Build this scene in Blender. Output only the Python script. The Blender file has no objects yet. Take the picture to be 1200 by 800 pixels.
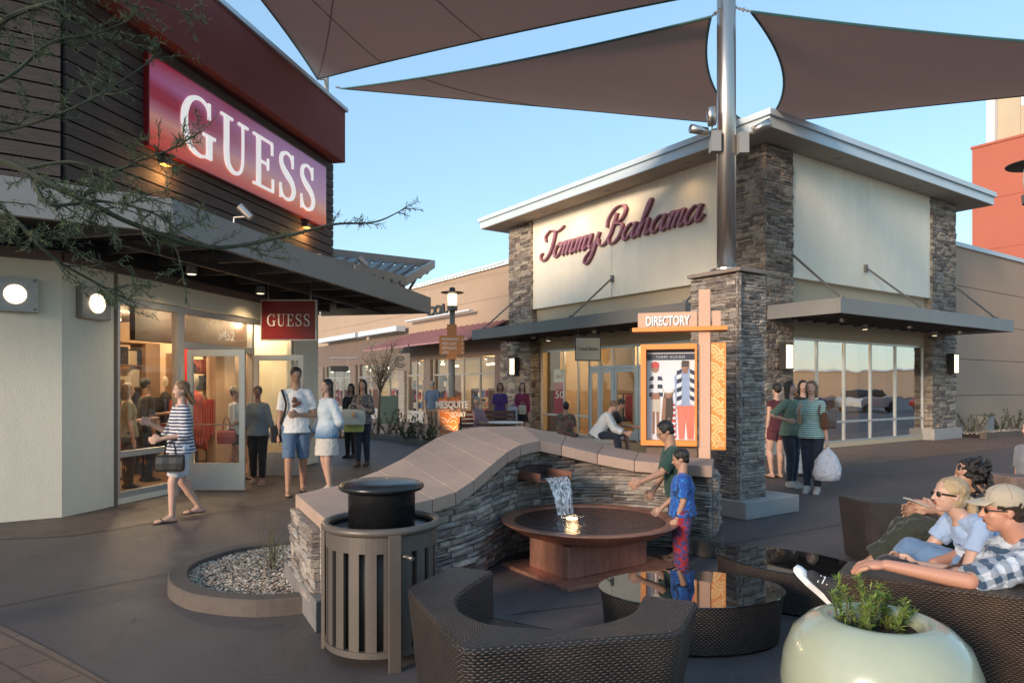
import bpy, math, random
from mathutils import Vector as V, Matrix as MX, noise as NZ
R=math.radians
random.seed(7)
sc=bpy.context.scene
COL=sc.collection
# ---------------------------------------------------------------- camera, sky, sun, exposure
CH=1.55; F=810.0; HY=454.0
cd=bpy.data.cameras.new('camera'); cam=bpy.data.objects.new('camera',cd); COL.objects.link(cam)
cam.location=(0,0,CH); cam.rotation_euler=(R(90),0,0)
cd.sensor_width=36; cd.lens=36*F/1200; cd.shift_y=(HY-400)/1200; cd.clip_end=2000; cd.clip_start=.05
sc.camera=cam
w=bpy.data.worlds.new('World'); sc.world=w; w.use_nodes=True
nt=w.node_tree; bg=nt.nodes['Background']
sky=nt.nodes.new('ShaderNodeTexSky'); sky.sky_type='NISHITA'; sky.sun_disc=False
SUN_EL=14; SUN_AZ=222     # compass angle of the sun (0 = +Y, clockwise)
sky.sun_elevation=R(SUN_EL); sky.sun_rotation=R(SUN_AZ); sky.air_density=1.15; sky.dust_density=.2; sky.ozone_density=2.2
mixs=nt.nodes.new('ShaderNodeMix'); mixs.data_type='RGBA'; mixs.inputs[0].default_value=.55; mixs.inputs[7].default_value=(1.22,2.08,2.95,1)
nt.links.new(sky.outputs[0],mixs.inputs[6]); nt.links.new(mixs.outputs[2],bg.inputs[0]); bg.inputs[1].default_value=.15
sl=bpy.data.lights.new('sun','SUN'); so=bpy.data.objects.new('sun',sl); COL.objects.link(so)
sl.energy=1.9; sl.angle=R(14); sl.color=(1,.80,.62)
az=R(SUN_AZ); el=R(SUN_EL)
sd=V((math.sin(az)*math.cos(el),math.cos(az)*math.cos(el),math.sin(el)))
so.rotation_euler=(-sd).to_track_quat('-Z','Y').to_euler(); so.location=(-10,-10,20)
vs=sc.view_settings; vs.view_transform='Standard'; vs.look='None'; vs.exposure=1.12; vs.gamma=1; vs.use_curve_mapping=False
sc.cycles.max_bounces=6; sc.cycles.transparent_max_bounces=16
# ---------------------------------------------------------------- helpers
BASE={}
def tag(o,label=None,cat=None,group=None,kind=None):
    if label: o['label']=label
    if cat: o['category']=cat
    if group: o['group']=group
    if kind: o['kind']=kind
    return o
def thing(name,loc,label=None,cat=None,group=None,rz=0):
    o=bpy.data.objects.new(name,None); COL.objects.link(o); o.location=loc; o.rotation_euler[2]=rz
    o.empty_display_size=.1; BASE[o]=V(loc); return tag(o,label,cat,group)
def frame(o,x,y,z=(0,0,1)):
    x=V(x);y=V(y);z=V(z)
    m=MX.Identity(4)
    for i in range(3): m[i][0]=x[i];m[i][1]=y[i];m[i][2]=z[i];m[i][3]=V(o)[i]
    return m
ID=MX.Identity(4)
class MB:
    def __init__(s,M=None): s.v=[];s.f=[];s.uv={};s.mi=0;s.m=[];s.sm=[];s.smooth=False;s.M=M or ID
    def add(s,vs,fs,uvs=None):
        n=len(s.v); M=s.M; flip=M.to_3x3().determinant()<0
        s.v+= [M@V(p) for p in vs]
        for k,f in enumerate(fs):
            g=[n+i for i in f]; u=list(uvs[k]) if uvs else None
            if flip:
                g.reverse()
                if u: u.reverse()
            if u: s.uv[len(s.f)]=u
            s.f.append(g); s.m.append(s.mi); s.sm.append(s.smooth)
        return s
    def box(s,x0,x1,y0,y1,z0,z1):
        return s.add([(x0,y0,z0),(x1,y0,z0),(x1,y1,z0),(x0,y1,z0),(x0,y0,z1),(x1,y0,z1),(x1,y1,z1),(x0,y1,z1)],
          [(3,2,1,0),(4,5,6,7),(0,1,5,4),(1,2,6,5),(2,3,7,6),(3,0,4,7)])
    def obox(s,c,sx,sy,sz,rz=0):
        c=V(c);co=math.cos(rz);si=math.sin(rz)
        P=[]
        for z in (-.5,.5):
            for x,y in ((-.5,-.5),(.5,-.5),(.5,.5),(-.5,.5)):
                P.append((c.x+x*sx*co-y*sy*si,c.y+x*sx*si+y*sy*co,c.z+z*sz))
        return s.add(P,[(3,2,1,0),(4,5,6,7),(0,1,5,4),(1,2,6,5),(2,3,7,6),(3,0,4,7)])
    def prism(s,poly,z0,z1,taper=1.0,c=None):
        # poly ccw in xy; z0,z1 numbers
        n=len(poly)
        if c is None: c=(sum(p[0] for p in poly)/n,sum(p[1] for p in poly)/n)
        b=[(c[0]+(p[0]-c[0])*taper,c[1]+(p[1]-c[1])*taper,z0) for p in poly]
        t=[(p[0],p[1],z1) for p in poly]
        return s.add(b+t,[tuple(range(n-1,-1,-1)),tuple(range(n,2*n))]+[(i,(i+1)%n,n+(i+1)%n,n+i) for i in range(n)])
    def xz(s,poly,y0,y1):
        # polygon in xz plane extruded along y
        n=len(poly)
        return s.add([(p[0],y0,p[1]) for p in poly]+[(p[0],y1,p[1]) for p in poly],
          [tuple(range(n)),tuple(range(2*n-1,n-1,-1))]+[((i+1)%n,i,n+i,n+(i+1)%n) for i in range(n)])
    def rings(s,rs,caps=True,closed=False):
        n=len(rs[0]); vs=[p for r in rs for p in r]; fs=[]
        for i in range(len(rs)-1+(1 if closed else 0)):
            a=i*n; b=((i+1)%len(rs))*n
            for k in range(n): fs.append((a+k,a+(k+1)%n,b+(k+1)%n,b+k))
        if caps and not closed: fs+= [tuple(range(n-1,-1,-1)),tuple(range((len(rs)-1)*n,len(rs)*n))]
        return s.add(vs,fs)
    def tube(s,pts,r,n=8,flat=1.0,caps=True):
        pts=[V(p) for p in pts]
        if not hasattr(r,'__len__'): r=[r]*len(pts)
        rs=[]; pr=None
        for i,p in enumerate(pts):
            d=(pts[min(i+1,len(pts)-1)]-pts[max(i-1,0)])
            d=d.normalized() if d.length>1e-9 else V((0,0,1))
            if pr is None:
                pr=d.orthogonal().normalized() if abs(d.z)>.9 else V((0,0,1)).cross(d).normalized()
            a=(pr-d*pr.dot(d)); a=a.normalized() if a.length>1e-6 else d.orthogonal().normalized(); pr=a
            b=d.cross(a)
            rs.append([p+(a*math.cos(t)+b*math.sin(t)*flat)*r[i] for t in [2*math.pi*k/n for k in range(n)]])
        return s.rings(rs,caps)
    def lathe(s,prof,c=(0,0,0),n=32,caps=True,ex=1,ey=1,rz=0):
        c=V(c); rs=[]
        for r,z in prof:
            ring=[]
            for k in range(n):
                t=2*math.pi*k/n; x=r*math.cos(t)*ex;y=r*math.sin(t)*ey
                ring.append(c+V((x*math.cos(rz)-y*math.sin(rz),x*math.sin(rz)+y*math.cos(rz),z)))
            rs.append(ring)
        return s.rings(rs,caps)
    def ell(s,c,rx,ry,rz,A=None,n=12,m=8):
        c=V(c); A=A or (V((1,0,0)),V((0,1,0)),V((0,0,1)))
        rs=[]
        for j in range(1,m):
            ph=math.pi*j/m-math.pi/2; q=math.cos(ph); zz=math.sin(ph)
            rs.append([c+A[0]*(rx*q*math.cos(t))+A[1]*(ry*q*math.sin(t))+A[2]*(rz*zz) for t in [2*math.pi*k/n for k in range(n)]])
        vs=[p for r in rs for p in r]+[c-A[2]*rz,c+A[2]*rz]; fs=[]
        for i in range(len(rs)-1):
            for k in range(n): fs.append((i*n+k,i*n+(k+1)%n,(i+1)*n+(k+1)%n,(i+1)*n+k))
        b=len(rs)*n
        for k in range(n):
            fs.append((b,(k+1)%n,k)); fs.append((b+1,(len(rs)-1)*n+k,(len(rs)-1)*n+(k+1)%n))
        return s.add(vs,fs)
    def grid(s,P,su=1.0,sv=1.0):
        # P[row][col]; uv in metres
        R_=len(P);C_=len(P[0]); vs=[V(p) for r in P for p in r]
        mid=C_//2
        ul=[0]
        for i in range(1,R_): ul.append(ul[-1]+max((V(P[i][0])-V(P[i-1][0])).length,(V(P[i][mid])-V(P[i-1][mid])).length))
        vl=[]
        for i in range(R_):
            a=[0]
            for j in range(1,C_): a.append(a[-1]+(V(P[i][j])-V(P[i][j-1])).length)
            vl.append(a)
        fs=[];uv=[]
        for i in range(R_-1):
            for j in range(C_-1):
                fs.append((i*C_+j,(i+1)*C_+j,(i+1)*C_+j+1,i*C_+j+1))
                uv.append([(ul[i]*su,vl[i][j]*sv),(ul[i+1]*su,vl[i+1][j]*sv),(ul[i+1]*su,vl[i+1][j+1]*sv),(ul[i]*su,vl[i][j+1]*sv)])
        return s.add(vs,fs,uv)
    def build(s,name,mat=None,parent=None,kind=None,label=None,cat=None,group=None,bevel=0,loc=None,mod=None):
        me=bpy.data.meshes.new(name)
        base=BASE.get(parent,V((0,0,0))) if parent is not None else (V(loc) if loc is not None else V((0,0,0)))
        me.from_pydata([p-base for p in s.v],[],s.f)
        if mat is not None:
            for m in (mat if isinstance(mat,(list,tuple)) else [mat]): me.materials.append(m)
        if isinstance(mat,(list,tuple)): me.polygons.foreach_set('material_index',s.m)
        if any(s.sm): me.polygons.foreach_set('use_smooth',s.sm)
        if s.uv:
            ul=me.uv_layers.new(name='UVMap')
            for p in me.polygons:
                u=s.uv.get(p.index)
                if u:
                    for k,li in enumerate(p.loop_indices): ul.data[li].uv=u[k]
        o=bpy.data.objects.new(name,me); COL.objects.link(o)
        if parent is not None: o.parent=parent
        elif loc is not None: o.location=loc
        BASE[o]=base
        if bevel:
            b=o.modifiers.new('bevel','BEVEL'); b.width=bevel; b.segments=2; b.limit_method='ANGLE'
        return tag(o,label,cat,group,kind)
def copy_tree(o,parent=None):
    c=o.copy(); COL.objects.link(c)
    if parent: c.parent=parent
    for ch in o.children: copy_tree(ch,c)
    return c
def px(x,y,Y):   # point of the place at distance Y that the photograph shows at (x,y)
    return V(((x-600)/F*Y,Y,CH-(y-HY)/F*Y))
def gp(x,y):     # same for a point on the ground
    Y=F*CH/(y-HY); return V(((x-600)/F*Y,Y,0))
def spl(P,n=6,closed=False):
    P=[V(p) for p in P]; out=[]; N=len(P)
    rng=N if closed else N-1
    for i in range(rng):
        if closed: a,b,c,d=P[(i-1)%N],P[i],P[(i+1)%N],P[(i+2)%N]
        else: a,b,c,d=P[max(i-1,0)],P[i],P[i+1],P[min(i+2,N-1)]
        for k in range(n):
            t=k/n
            out.append(.5*((2*b)+(c-a)*t+(2*a-5*b+4*c-d)*t*t+(-a+3*b-3*c+d)*t**3))
    if not closed: out.append(P[-1])
    return out
# ---------------------------------------------------------------- materials
def nmat(name):
    m=bpy.data.materials.new(name); m.use_nodes=True; return m,m.node_tree,m.node_tree.nodes['Principled BSDF']
def N(t,k,**kw):
    n=t.nodes.new(k)
    for a,b in kw.items(): setattr(n,a,b)
    return n
def mth(t,op,a,b=None,c=None):
    n=N(t,'ShaderNodeMath',operation=op)
    for i,x in enumerate((a,b,c)):
        if x is None: continue
        if hasattr(x,'links'): t.links.new(x,n.inputs[i])
        else: n.inputs[i].default_value=x
    return n.outputs[0]
def mixc(t,f,a,b):
    n=N(t,'ShaderNodeMix',data_type='RGBA')
    for k,x in ((0,f),(6,a),(7,b)):
        if hasattr(x,'links'): t.links.new(x,n.inputs[k])
        else: n.inputs[k].default_value=(*x,1) if k else x
    return n.outputs[2]
def coord(t,kind='Object'):
    return N(t,'ShaderNodeTexCoord').outputs[kind]
def nz(t,co,scale,detail=4,rough=.6):
    n=N(t,'ShaderNodeTexNoise'); t.links.new(co,n.inputs['Vector']); n.inputs['Scale'].default_value=scale
    n.inputs['Detail'].default_value=detail; n.inputs['Roughness'].default_value=rough; return n.outputs['Fac']
def bump(t,p,h,strength=.3,dist=.01):
    b=N(t,'ShaderNodeBump'); t.links.new(h,b.inputs['Height']); b.inputs['Strength'].default_value=strength; b.inputs['Distance'].default_value=dist
    t.links.new(b.outputs[0],p.inputs['Normal']); return b
MC={}
def pm(name,col,rough=.6,metal=0,var=.15,ns=4,bs=60,bu=.15,bd=.005,coat=0,stretch=None,spec=None):
    if name in MC: return MC[name]
    m,t,p=nmat(name); co=coord(t)
    if stretch:
        mp=N(t,'ShaderNodeMapping'); t.links.new(co,mp.inputs[0]); mp.inputs['Scale'].default_value=stretch; co2=mp.outputs[0]
    else: co2=co
    f=nz(t,co2,ns); f2=nz(t,co2,ns*9,3)
    ff=mth(t,'ADD',mth(t,'MULTIPLY',f,.65),mth(t,'MULTIPLY',f2,.35))
    rr=N(t,'ShaderNodeMapRange'); t.links.new(ff,rr.inputs[0]); rr.inputs[1].default_value=.32; rr.inputs[2].default_value=.68
    a=tuple(max(0,c*(1-var)) for c in col); b=tuple(min(1,c*(1+var)) for c in col)
    t.links.new(mixc(t,rr.outputs[0],a,b),p.inputs['Base Color'])
    p.inputs['Roughness'].default_value=rough; p.inputs['Metallic'].default_value=metal
    if spec is not None: p.inputs['Specular IOR Level'].default_value=spec
    if coat: p.inputs['Coat Weight'].default_value=coat
    if rough<.9:
        q=N(t,'ShaderNodeMapRange'); t.links.new(f2,q.inputs[0]); q.inputs[3].default_value=max(0.02,rough*.85); q.inputs[4].default_value=min(1,rough*1.2); t.links.new(q.outputs[0],p.inputs['Roughness'])
    if bu: bump(t,p,nz(t,co2,bs,5),bu,bd)
    MC[name]=m; return m
def em(name,col,st,base=None):
    if name in MC: return MC[name]
    m,t,p=nmat(name); p.inputs['Base Color'].default_value=(*(base or col),1); p.inputs['Emission Color'].default_value=(*col,1); p.inputs['Emission Strength'].default_value=st
    MC[name]=m; return m
def glass(name,refl=.12,tint=(.85,.88,.88),rough=.0):
    if name in MC: return MC[name]
    m=bpy.data.materials.new(name); m.use_nodes=True; t=m.node_tree; t.nodes.clear()
    o=N(t,'ShaderNodeOutputMaterial'); tr=N(t,'ShaderNodeBsdfTransparent'); gl=N(t,'ShaderNodeBsdfGlossy'); mx=N(t,'ShaderNodeMixShader')
    tr.inputs[0].default_value=(*tint,1); gl.inputs['Roughness'].default_value=rough; gl.inputs[0].default_value=(.95,.97,1,1)
    lw=N(t,'ShaderNodeLayerWeight'); lw.inputs[0].default_value=.35
    lw.inputs[0].default_value=.5; f=mth(t,'ADD',mth(t,'MULTIPLY',mth(t,'POWER',lw.outputs['Facing'],3),.55),refl); f.node.use_clamp=True
    t.links.new(f,mx.inputs[0]); t.links.new(tr.outputs[0],mx.inputs[1]); t.links.new(gl.outputs[0],mx.inputs[2])
    bp=N(t,'ShaderNodeBump'); t.links.new(nz(t,coord(t),1.3,1),bp.inputs['Height']); bp.inputs['Strength'].default_value=.06; bp.inputs['Distance'].default_value=.05
    t.links.new(bp.outputs[0],gl.inputs['Normal']); t.links.new(mx.outputs[0],o.inputs[0]); MC[name]=m; return m
def stonemat(name,cols,rough=.85):
    m,t,p=nmat(name)
    oi=N(t,'ShaderNodeObjectInfo'); ge=N(t,'ShaderNodeNewGeometry')
    r=mth(t,'FRACT',mth(t,'ADD',mth(t,'MULTIPLY',oi.outputs['Random'],7.31),mth(t,'MULTIPLY',ge.outputs['Random Per Island'],3.77)))
    cr=N(t,'ShaderNodeValToRGB'); cr.color_ramp.interpolation='CONSTANT'
    e=cr.color_ramp.elements
    while len(e)<len(cols): e.new(.5)
    for i,c in enumerate(cols): e[i].position=i/len(cols); e[i].color=(*c,1)
    t.links.new(r,cr.inputs[0]); co=N(t,'ShaderNodeNewGeometry').outputs['Position']
    f=nz(t,co,9,6,.7); f2=nz(t,co,45,4,.7)
    rr=N(t,'ShaderNodeMapRange'); t.links.new(f,rr.inputs[0]); rr.inputs[1].default_value=.3; rr.inputs[2].default_value=.7; rr.inputs[3].default_value=.6; rr.inputs[4].default_value=1.35
    mu=N(t,'ShaderNodeVectorMath',operation='SCALE'); t.links.new(cr.outputs[0],mu.inputs[0]); t.links.new(rr.outputs[0],mu.inputs['Scale'])
    t.links.new(mu.outputs[0],p.inputs['Base Color']); p.inputs['Roughness'].default_value=rough
    bump(t,p,mth(t,'ADD',f,mth(t,'MULTIPLY',f2,.5)),.8,.02)
    return m
def wicker(name,c1,c2,S=75):
    m,t,p=nmat(name); uv=coord(t,'UV')
    sp=N(t,'ShaderNodeSeparateXYZ'); t.links.new(uv,sp.inputs[0])
    wob=mth(t,'MULTIPLY',mth(t,'SUBTRACT',nz(t,uv,5,3),.5),.03); u=mth(t,'MULTIPLY',mth(t,'ADD',sp.outputs[0],wob),S); v=mth(t,'MULTIPLY',mth(t,'ADD',sp.outputs[1],mth(t,'MULTIPLY',wob,.6)),S*1.25)
    # strands run along u; each passes over and under the uprights
    row=mth(t,'FLOOR',v); ph=mth(t,'MULTIPLY',row,.5)
    hu=mth(t,'SINE',mth(t,'MULTIPLY',mth(t,'ADD',mth(t,'MULTIPLY',u,.5),ph),2*math.pi))
    hv=mth(t,'ABSOLUTE',mth(t,'SINE',mth(t,'MULTIPLY',v,math.pi)))
    h=mth(t,'MULTIPLY',mth(t,'ADD',mth(t,'MULTIPLY',hu,.5),.62),mth(t,'POWER',hv,.7))
    vr=nz(t,uv,6,3); hh=mth(t,'ADD',mth(t,'MULTIPLY',h,.8),mth(t,'MULTIPLY',mth(t,'SUBTRACT',vr,.35),.9))
    t.links.new(mixc(t,hh,c1,c2),p.inputs['Base Color']); p.inputs['Roughness'].default_value=.38
    bump(t,p,h,1.0,.006); return m
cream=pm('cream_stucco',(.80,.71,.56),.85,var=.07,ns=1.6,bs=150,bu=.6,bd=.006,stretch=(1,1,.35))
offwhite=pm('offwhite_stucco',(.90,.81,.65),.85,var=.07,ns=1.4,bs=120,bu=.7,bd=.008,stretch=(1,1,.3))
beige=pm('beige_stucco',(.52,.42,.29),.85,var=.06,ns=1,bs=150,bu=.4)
tanwall=pm('tan_stucco',(.42,.30,.21),.88,var=.06,ns=.6,bs=120,bu=.4)
taupewall=pm('taupe_stucco',(.48,.32,.22),.88,var=.06,ns=.6,bs=120,bu=.4)
brownwall=pm('brown_stucco',(.17,.12,.095),.88,var=.06,ns=.6,bs=120,bu=.4)
redpaint=pm('dark_red_stucco',(.25,.06,.052),.8,var=.10,ns=1.1,bs=140,bu=.5)
redorange=pm('red_orange_stucco',(.46,.13,.08),.85,var=.06,ns=.5,bs=90,bu=.4)
siding=pm('dark_brown_siding',(.075,.055,.048),.7,var=.35,ns=3,bs=30,bu=.5,stretch=(1,1,14))
greymetal=pm('grey_painted_metal',(.26,.25,.235),.5,var=.06,ns=1.5,bs=200,bu=.05)
greymetal2=pm('warm_grey_metal',(.15,.145,.135),.5,var=.06,ns=1.5,bs=200,bu=.05)
darkmetal=pm('dark_metal',(.035,.033,.032),.5,var=.2,ns=3,bu=.05)
deck=pm('corrugated_deck_metal',(.10,.095,.09),.5,metal=.3,var=.15,ns=3,bu=.05)
whitemetal=pm('pale_metal_trim',(.60,.67,.70),.4,var=.05,ns=2,bu=.03)
alum=pm('aluminium_frame',(.50,.50,.49),.35,metal=.6,var=.08,ns=3,bu=.04)
steel=pm('brushed_steel',(.55,.50,.46),.30,metal=.95,var=.12,ns=2,bs=60,bu=.05,stretch=(1,1,.1))
copper=pm('patinated_copper',(.56,.28,.20),.42,metal=.6,var=.35,ns=3,bs=20,bu=.2,stretch=(3,3,.5))
copperdark=pm('dark_copper',(.38,.18,.125),.38,metal=.6,var=.35,ns=4,bs=20,bu=.2)
concrete=pm('pale_concrete',(.34,.32,.30),.9,var=.15,ns=3,bs=50,bu=.4)
kerbc=pm('brown_kerb_concrete',(.11,.085,.07),.88,var=.2,ns=4,bs=60,bu=.5)
capst=pm('mauve_cast_stone',(.38,.265,.205),.8,var=.14,ns=2.5,bs=60,bu=.35)
orange=pm('orange_painted_metal',(.72,.25,.04),.45,var=.08,ns=3,bu=.05)
peach=pm('peach_painted_post',(.60,.36,.25),.6,var=.06,ns=3,bs=80,bu=.2)
white=pm('white_paint',(.8,.8,.78),.5,var=.03,ns=3,bu=.03)
liner=pm('bin_liner_brown',(.045,.036,.03),.6)
black=pm('black_plastic',(.012,.012,.013),.28,var=.2,ns=5,bu=.05)
taupe=pm('taupe_powder_coat',(.115,.095,.08),.42,var=.08,ns=4,bs=150,bu=.06,metal=.2)
rubber=pm('dark_soil',(.03,.022,.017),.95,var=.4,ns=20,bs=60,bu=1,bd=.03)
signred=pm('deep_red_enamel',(.22,.012,.015),.3,var=.08,ns=3,bu=.02)
burg=pm('burgundy_letters',(.40,.19,.25),.4,var=.06,ns=3,bu=.02)
burgd=pm('dark_burgundy_edge',(.17,.05,.08),.5,var=.06,ns=3,bu=.02)
wick=wicker('dark_wicker',(.006,.0045,.004),(.062,.046,.038))
wick2=wicker('brown_wicker',(.010,.006,.004),(.11,.066,.04))
gls=glass('shop_glass',.03,(.93,.95,.94)); glsr=glass('reflective_shop_glass',.36,(.6,.63,.63)); tglass=glass('smoked_table_glass',.35,(.35,.33,.3))
ledge=stonemat('grey_ledge_stone',[(.33,.285,.25),(.25,.21,.185),(.39,.34,.295),(.28,.225,.185),(.19,.16,.145),(.36,.30,.245),(.30,.265,.24)])
ashlar=stonemat('brown_ashlar_stone',[(.29,.23,.175),(.20,.155,.125),(.35,.285,.22),(.15,.12,.10),(.26,.205,.165),(.38,.32,.25),(.24,.21,.185)])
mortar=pm('dark_mortar',(.09,.075,.065),.95,var=.3,ns=8,bs=60,bu=.5)
lamp_w=em('warm_lamp',(1,.78,.5),1.3); lamp_b=em('bright_warm_lamp',(1,.80,.52),3.0); lamp_o=em('amber_lamp',(1,.42,.10),1.2)
# ---------------------------------------------------------------- frames of the two street axes
dR=V((.823,.568,0)).normalized(); dL=V((-dR.y,dR.x,0))
P0=V((5.83,15.9,0))
FR=frame(P0,dR,dL)              # right facade: x along, +y inward
FL=frame(P0,dL,dR)              # left facade: x along (away), +y inward
C0=V((-5.38,8.26,0)); tB=V((.2169,.9762,0)).normalized(); nB=V((tB.y,-tB.x,0))
FG=frame(C0,tB,-nB)             # left shop front: x along (away), +y inward
tA=V((.826,.563,0)).normalized(); nA=V((tA.y,-tA.x,0))
FA=frame(C0,tA,-nA)             # its near facet: x<0 towards the camera side
def inv(M,p): return M.inverted()@V(p)
def Lx(M,off,x):                # distance along a facade (plane y=off) that shows at image column x
    u=(x-600)/F; o=M@V((0,off,0)); d=M.to_3x3()@V((1,0,0)); return (u*o.y-o.x)/(d.x-u*d.y)
# ---------------------------------------------------------------- ground
def ground_mat():
    m,t,p=nmat('plaza_concrete'); co=N(t,'ShaderNodeNewGeometry').outputs['Position']
    f=nz(t,co,.55,6,.62); f2=nz(t,co,7,5,.7); f3=nz(t,co,55,3)
    s=mth(t,'ADD',mth(t,'MULTIPLY',f,.47),mth(t,'ADD',mth(t,'MULTIPLY',f2,.25),mth(t,'MULTIPLY',f3,.28)))
    r=N(t,'ShaderNodeMapRange'); t.links.new(s,r.inputs[0]); r.inputs[1].default_value=.34; r.inputs[2].default_value=.66
    base=mixc(t,r.outputs[0],(.058,.046,.044),(.128,.104,.098))
    vo=N(t,'ShaderNodeTexVoronoi'); t.links.new(co,vo.inputs['Vector']); vo.inputs['Scale'].default_value=2.3
    spot=mth(t,'LESS_THAN',vo.outputs['Distance'],mth(t,'MULTIPLY',nz(t,co,3,1),.085)); base=mixc(t,mth(t,'MULTIPLY',spot,.45),base,(.035,.03,.028))
    wv=N(t,'ShaderNodeVectorMath',operation='ADD'); ns3=N(t,'ShaderNodeTexNoise'); t.links.new(co,ns3.inputs['Vector']); ns3.inputs['Scale'].default_value=2; t.links.new(co,wv.inputs[0]); t.links.new(ns3.outputs['Color'],wv.inputs[1])
    v2=N(t,'ShaderNodeTexVoronoi',feature='DISTANCE_TO_EDGE'); t.links.new(wv.outputs[0],v2.inputs['Vector']); v2.inputs['Scale'].default_value=.33
    crk=mth(t,'MULTIPLY',mth(t,'LESS_THAN',v2.outputs['Distance'],.0014),.4); base=mixc(t,crk,base,(.03,.025,.022))
    st2=N(t,'ShaderNodeMapRange'); t.links.new(nz(t,co,1.1,5,.7),st2.inputs[0]); st2.inputs[1].default_value=.56; st2.inputs[2].default_value=.72; st2.inputs[4].default_value=.4; base=mixc(t,st2.outputs[0],base,(.05,.041,.038))
    t.links.new(base,p.inputs['Base Color'])
    p.inputs['Roughness'].default_value=.62
    q=N(t,'ShaderNodeMapRange'); t.links.new(f2,q.inputs[0]); q.inputs[3].default_value=.48; q.inputs[4].default_value=.85; t.links.new(q.outputs[0],p.inputs['Roughness'])
    bump(t,p,mth(t,'ADD',mth(t,'MULTIPLY',f2,.6),mth(t,'MULTIPLY',f3,.4)),.35,.008); return m
def brick_mat(name,c1,c2,mc,sc_,rz=0):
    m,t,p=nmat(name); co=N(t,'ShaderNodeNewGeometry').outputs['Position']
    mp=N(t,'ShaderNodeMapping'); t.links.new(co,mp.inputs[0]); mp.inputs['Rotation'].default_value[2]=rz
    b=N(t,'ShaderNodeTexBrick'); t.links.new(mp.outputs[0],b.inputs['Vector']); b.inputs['Scale'].default_value=sc_
    b.inputs['Color1'].default_value=(*c1,1); b.inputs['Color2'].default_value=(*c2,1); b.inputs['Mortar'].default_value=(*mc,1); b.inputs['Mortar Size'].default_value=.012; b.inputs['Bias'].default_value=0
    f=nz(t,co,1.2,5,.65); f2=nz(t,co,30,4,.7)
    rr=N(t,'ShaderNodeMapRange'); t.links.new(mth(t,'ADD',mth(t,'MULTIPLY',f,.6),mth(t,'MULTIPLY',f2,.4)),rr.inputs[0]); rr.inputs[1].default_value=.3; rr.inputs[2].default_value=.7; rr.inputs[3].default_value=.65; rr.inputs[4].default_value=1.3
    mu=N(t,'ShaderNodeVectorMath',operation='SCALE'); t.links.new(b.outputs[0],mu.inputs[0]); t.links.new(rr.outputs[0],mu.inputs['Scale']); t.links.new(mu.outputs[0],p.inputs['Base Color'])
    p.inputs['Roughness'].default_value=.6
    bump(t,p,mth(t,'SUBTRACT',mth(t,'MULTIPLY',f2,.4),b.outputs['Fac']),.35,.006); return m
gm=ground_mat()
m=MB(); m.add([(-300,-300,0),(300,-300,0),(300,300,0),(-300,300,0)],[(0,1,2,3)]); m.build('ground',gm,kind='structure')
tanband=brick_mat('stamped_tan_band',(.15,.095,.07),(.18,.115,.085),(.09,.06,.046),1.3,R(35))
stamp=brick_mat('stamped_brick_paving',(.075,.056,.05),(.105,.078,.068),(.038,.03,.028),2.2,R(12.5))
def sheet(name,poly,z,mat,kind='structure'):
    m=MB(); m.add([(p[0],p[1],z) for p in poly],[tuple(range(len(poly)))]); return m.build(name,mat,kind=kind)
# stamped strip along the left shop front, tan bands near the camera and across the square
sheet('stamped_paving',[(-9,6.1),(-4.6,7.2),(-3.2,9.2),(-1.9,14.5),(-.6,20),(-3.2,20),(-5.1,10),(-5.3,8.3),(-9,5.8)],.004,stamp)
sheet('paving_band',[gp(-140,655),gp(0,732),gp(60,762),gp(135,805),gp(200,900),gp(-300,900),gp(-600,720)],.004,tanband)
sheet('paving_band',[(1.2,19.5),(3.9,14.4),(6.2,16.2),(8.9,18.1),(14,21.6),(24,28),(24.5,26),(15,19.2),(9.5,15.6),(6,13.2),(3.4,12.6),(-.6,18.2)],.004,tanband)
groove=pm('dark_joint_filler',(.045,.038,.038),.9)
def joint(a,b,wd=.011):
    a=V(a);b=V(b);n=(b-a).cross(V((0,0,1))).normalized()*wd/2
    return [(a-n),(b-n),(b+n),(a+n)]
m=MB()
for a,b in ((gp(-60,722),gp(200,672)),(gp(840,640),gp(1300,560)),(gp(900,560),gp(1300,548)),(gp(600,720),gp(760,700)),(gp(600,580),gp(420,560)),((2.2,4.2,0),(5.5,6.6,0)),((5,3,0),(2.9,6.1,0)),((-3,2,0),(-1.2,3.5,0)),((7.5,8,0),(5.4,11.5,0)),((-2.6,8.5,0),(-4.9,9.6,0)),((-2.1,12,0),(-4.2,13,0))):
    q=joint(a,b); m.add([(p.x,p.y,.007) for p in q],[(0,1,2,3)])
m.build('paving_joint',groove,kind='structure')
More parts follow.
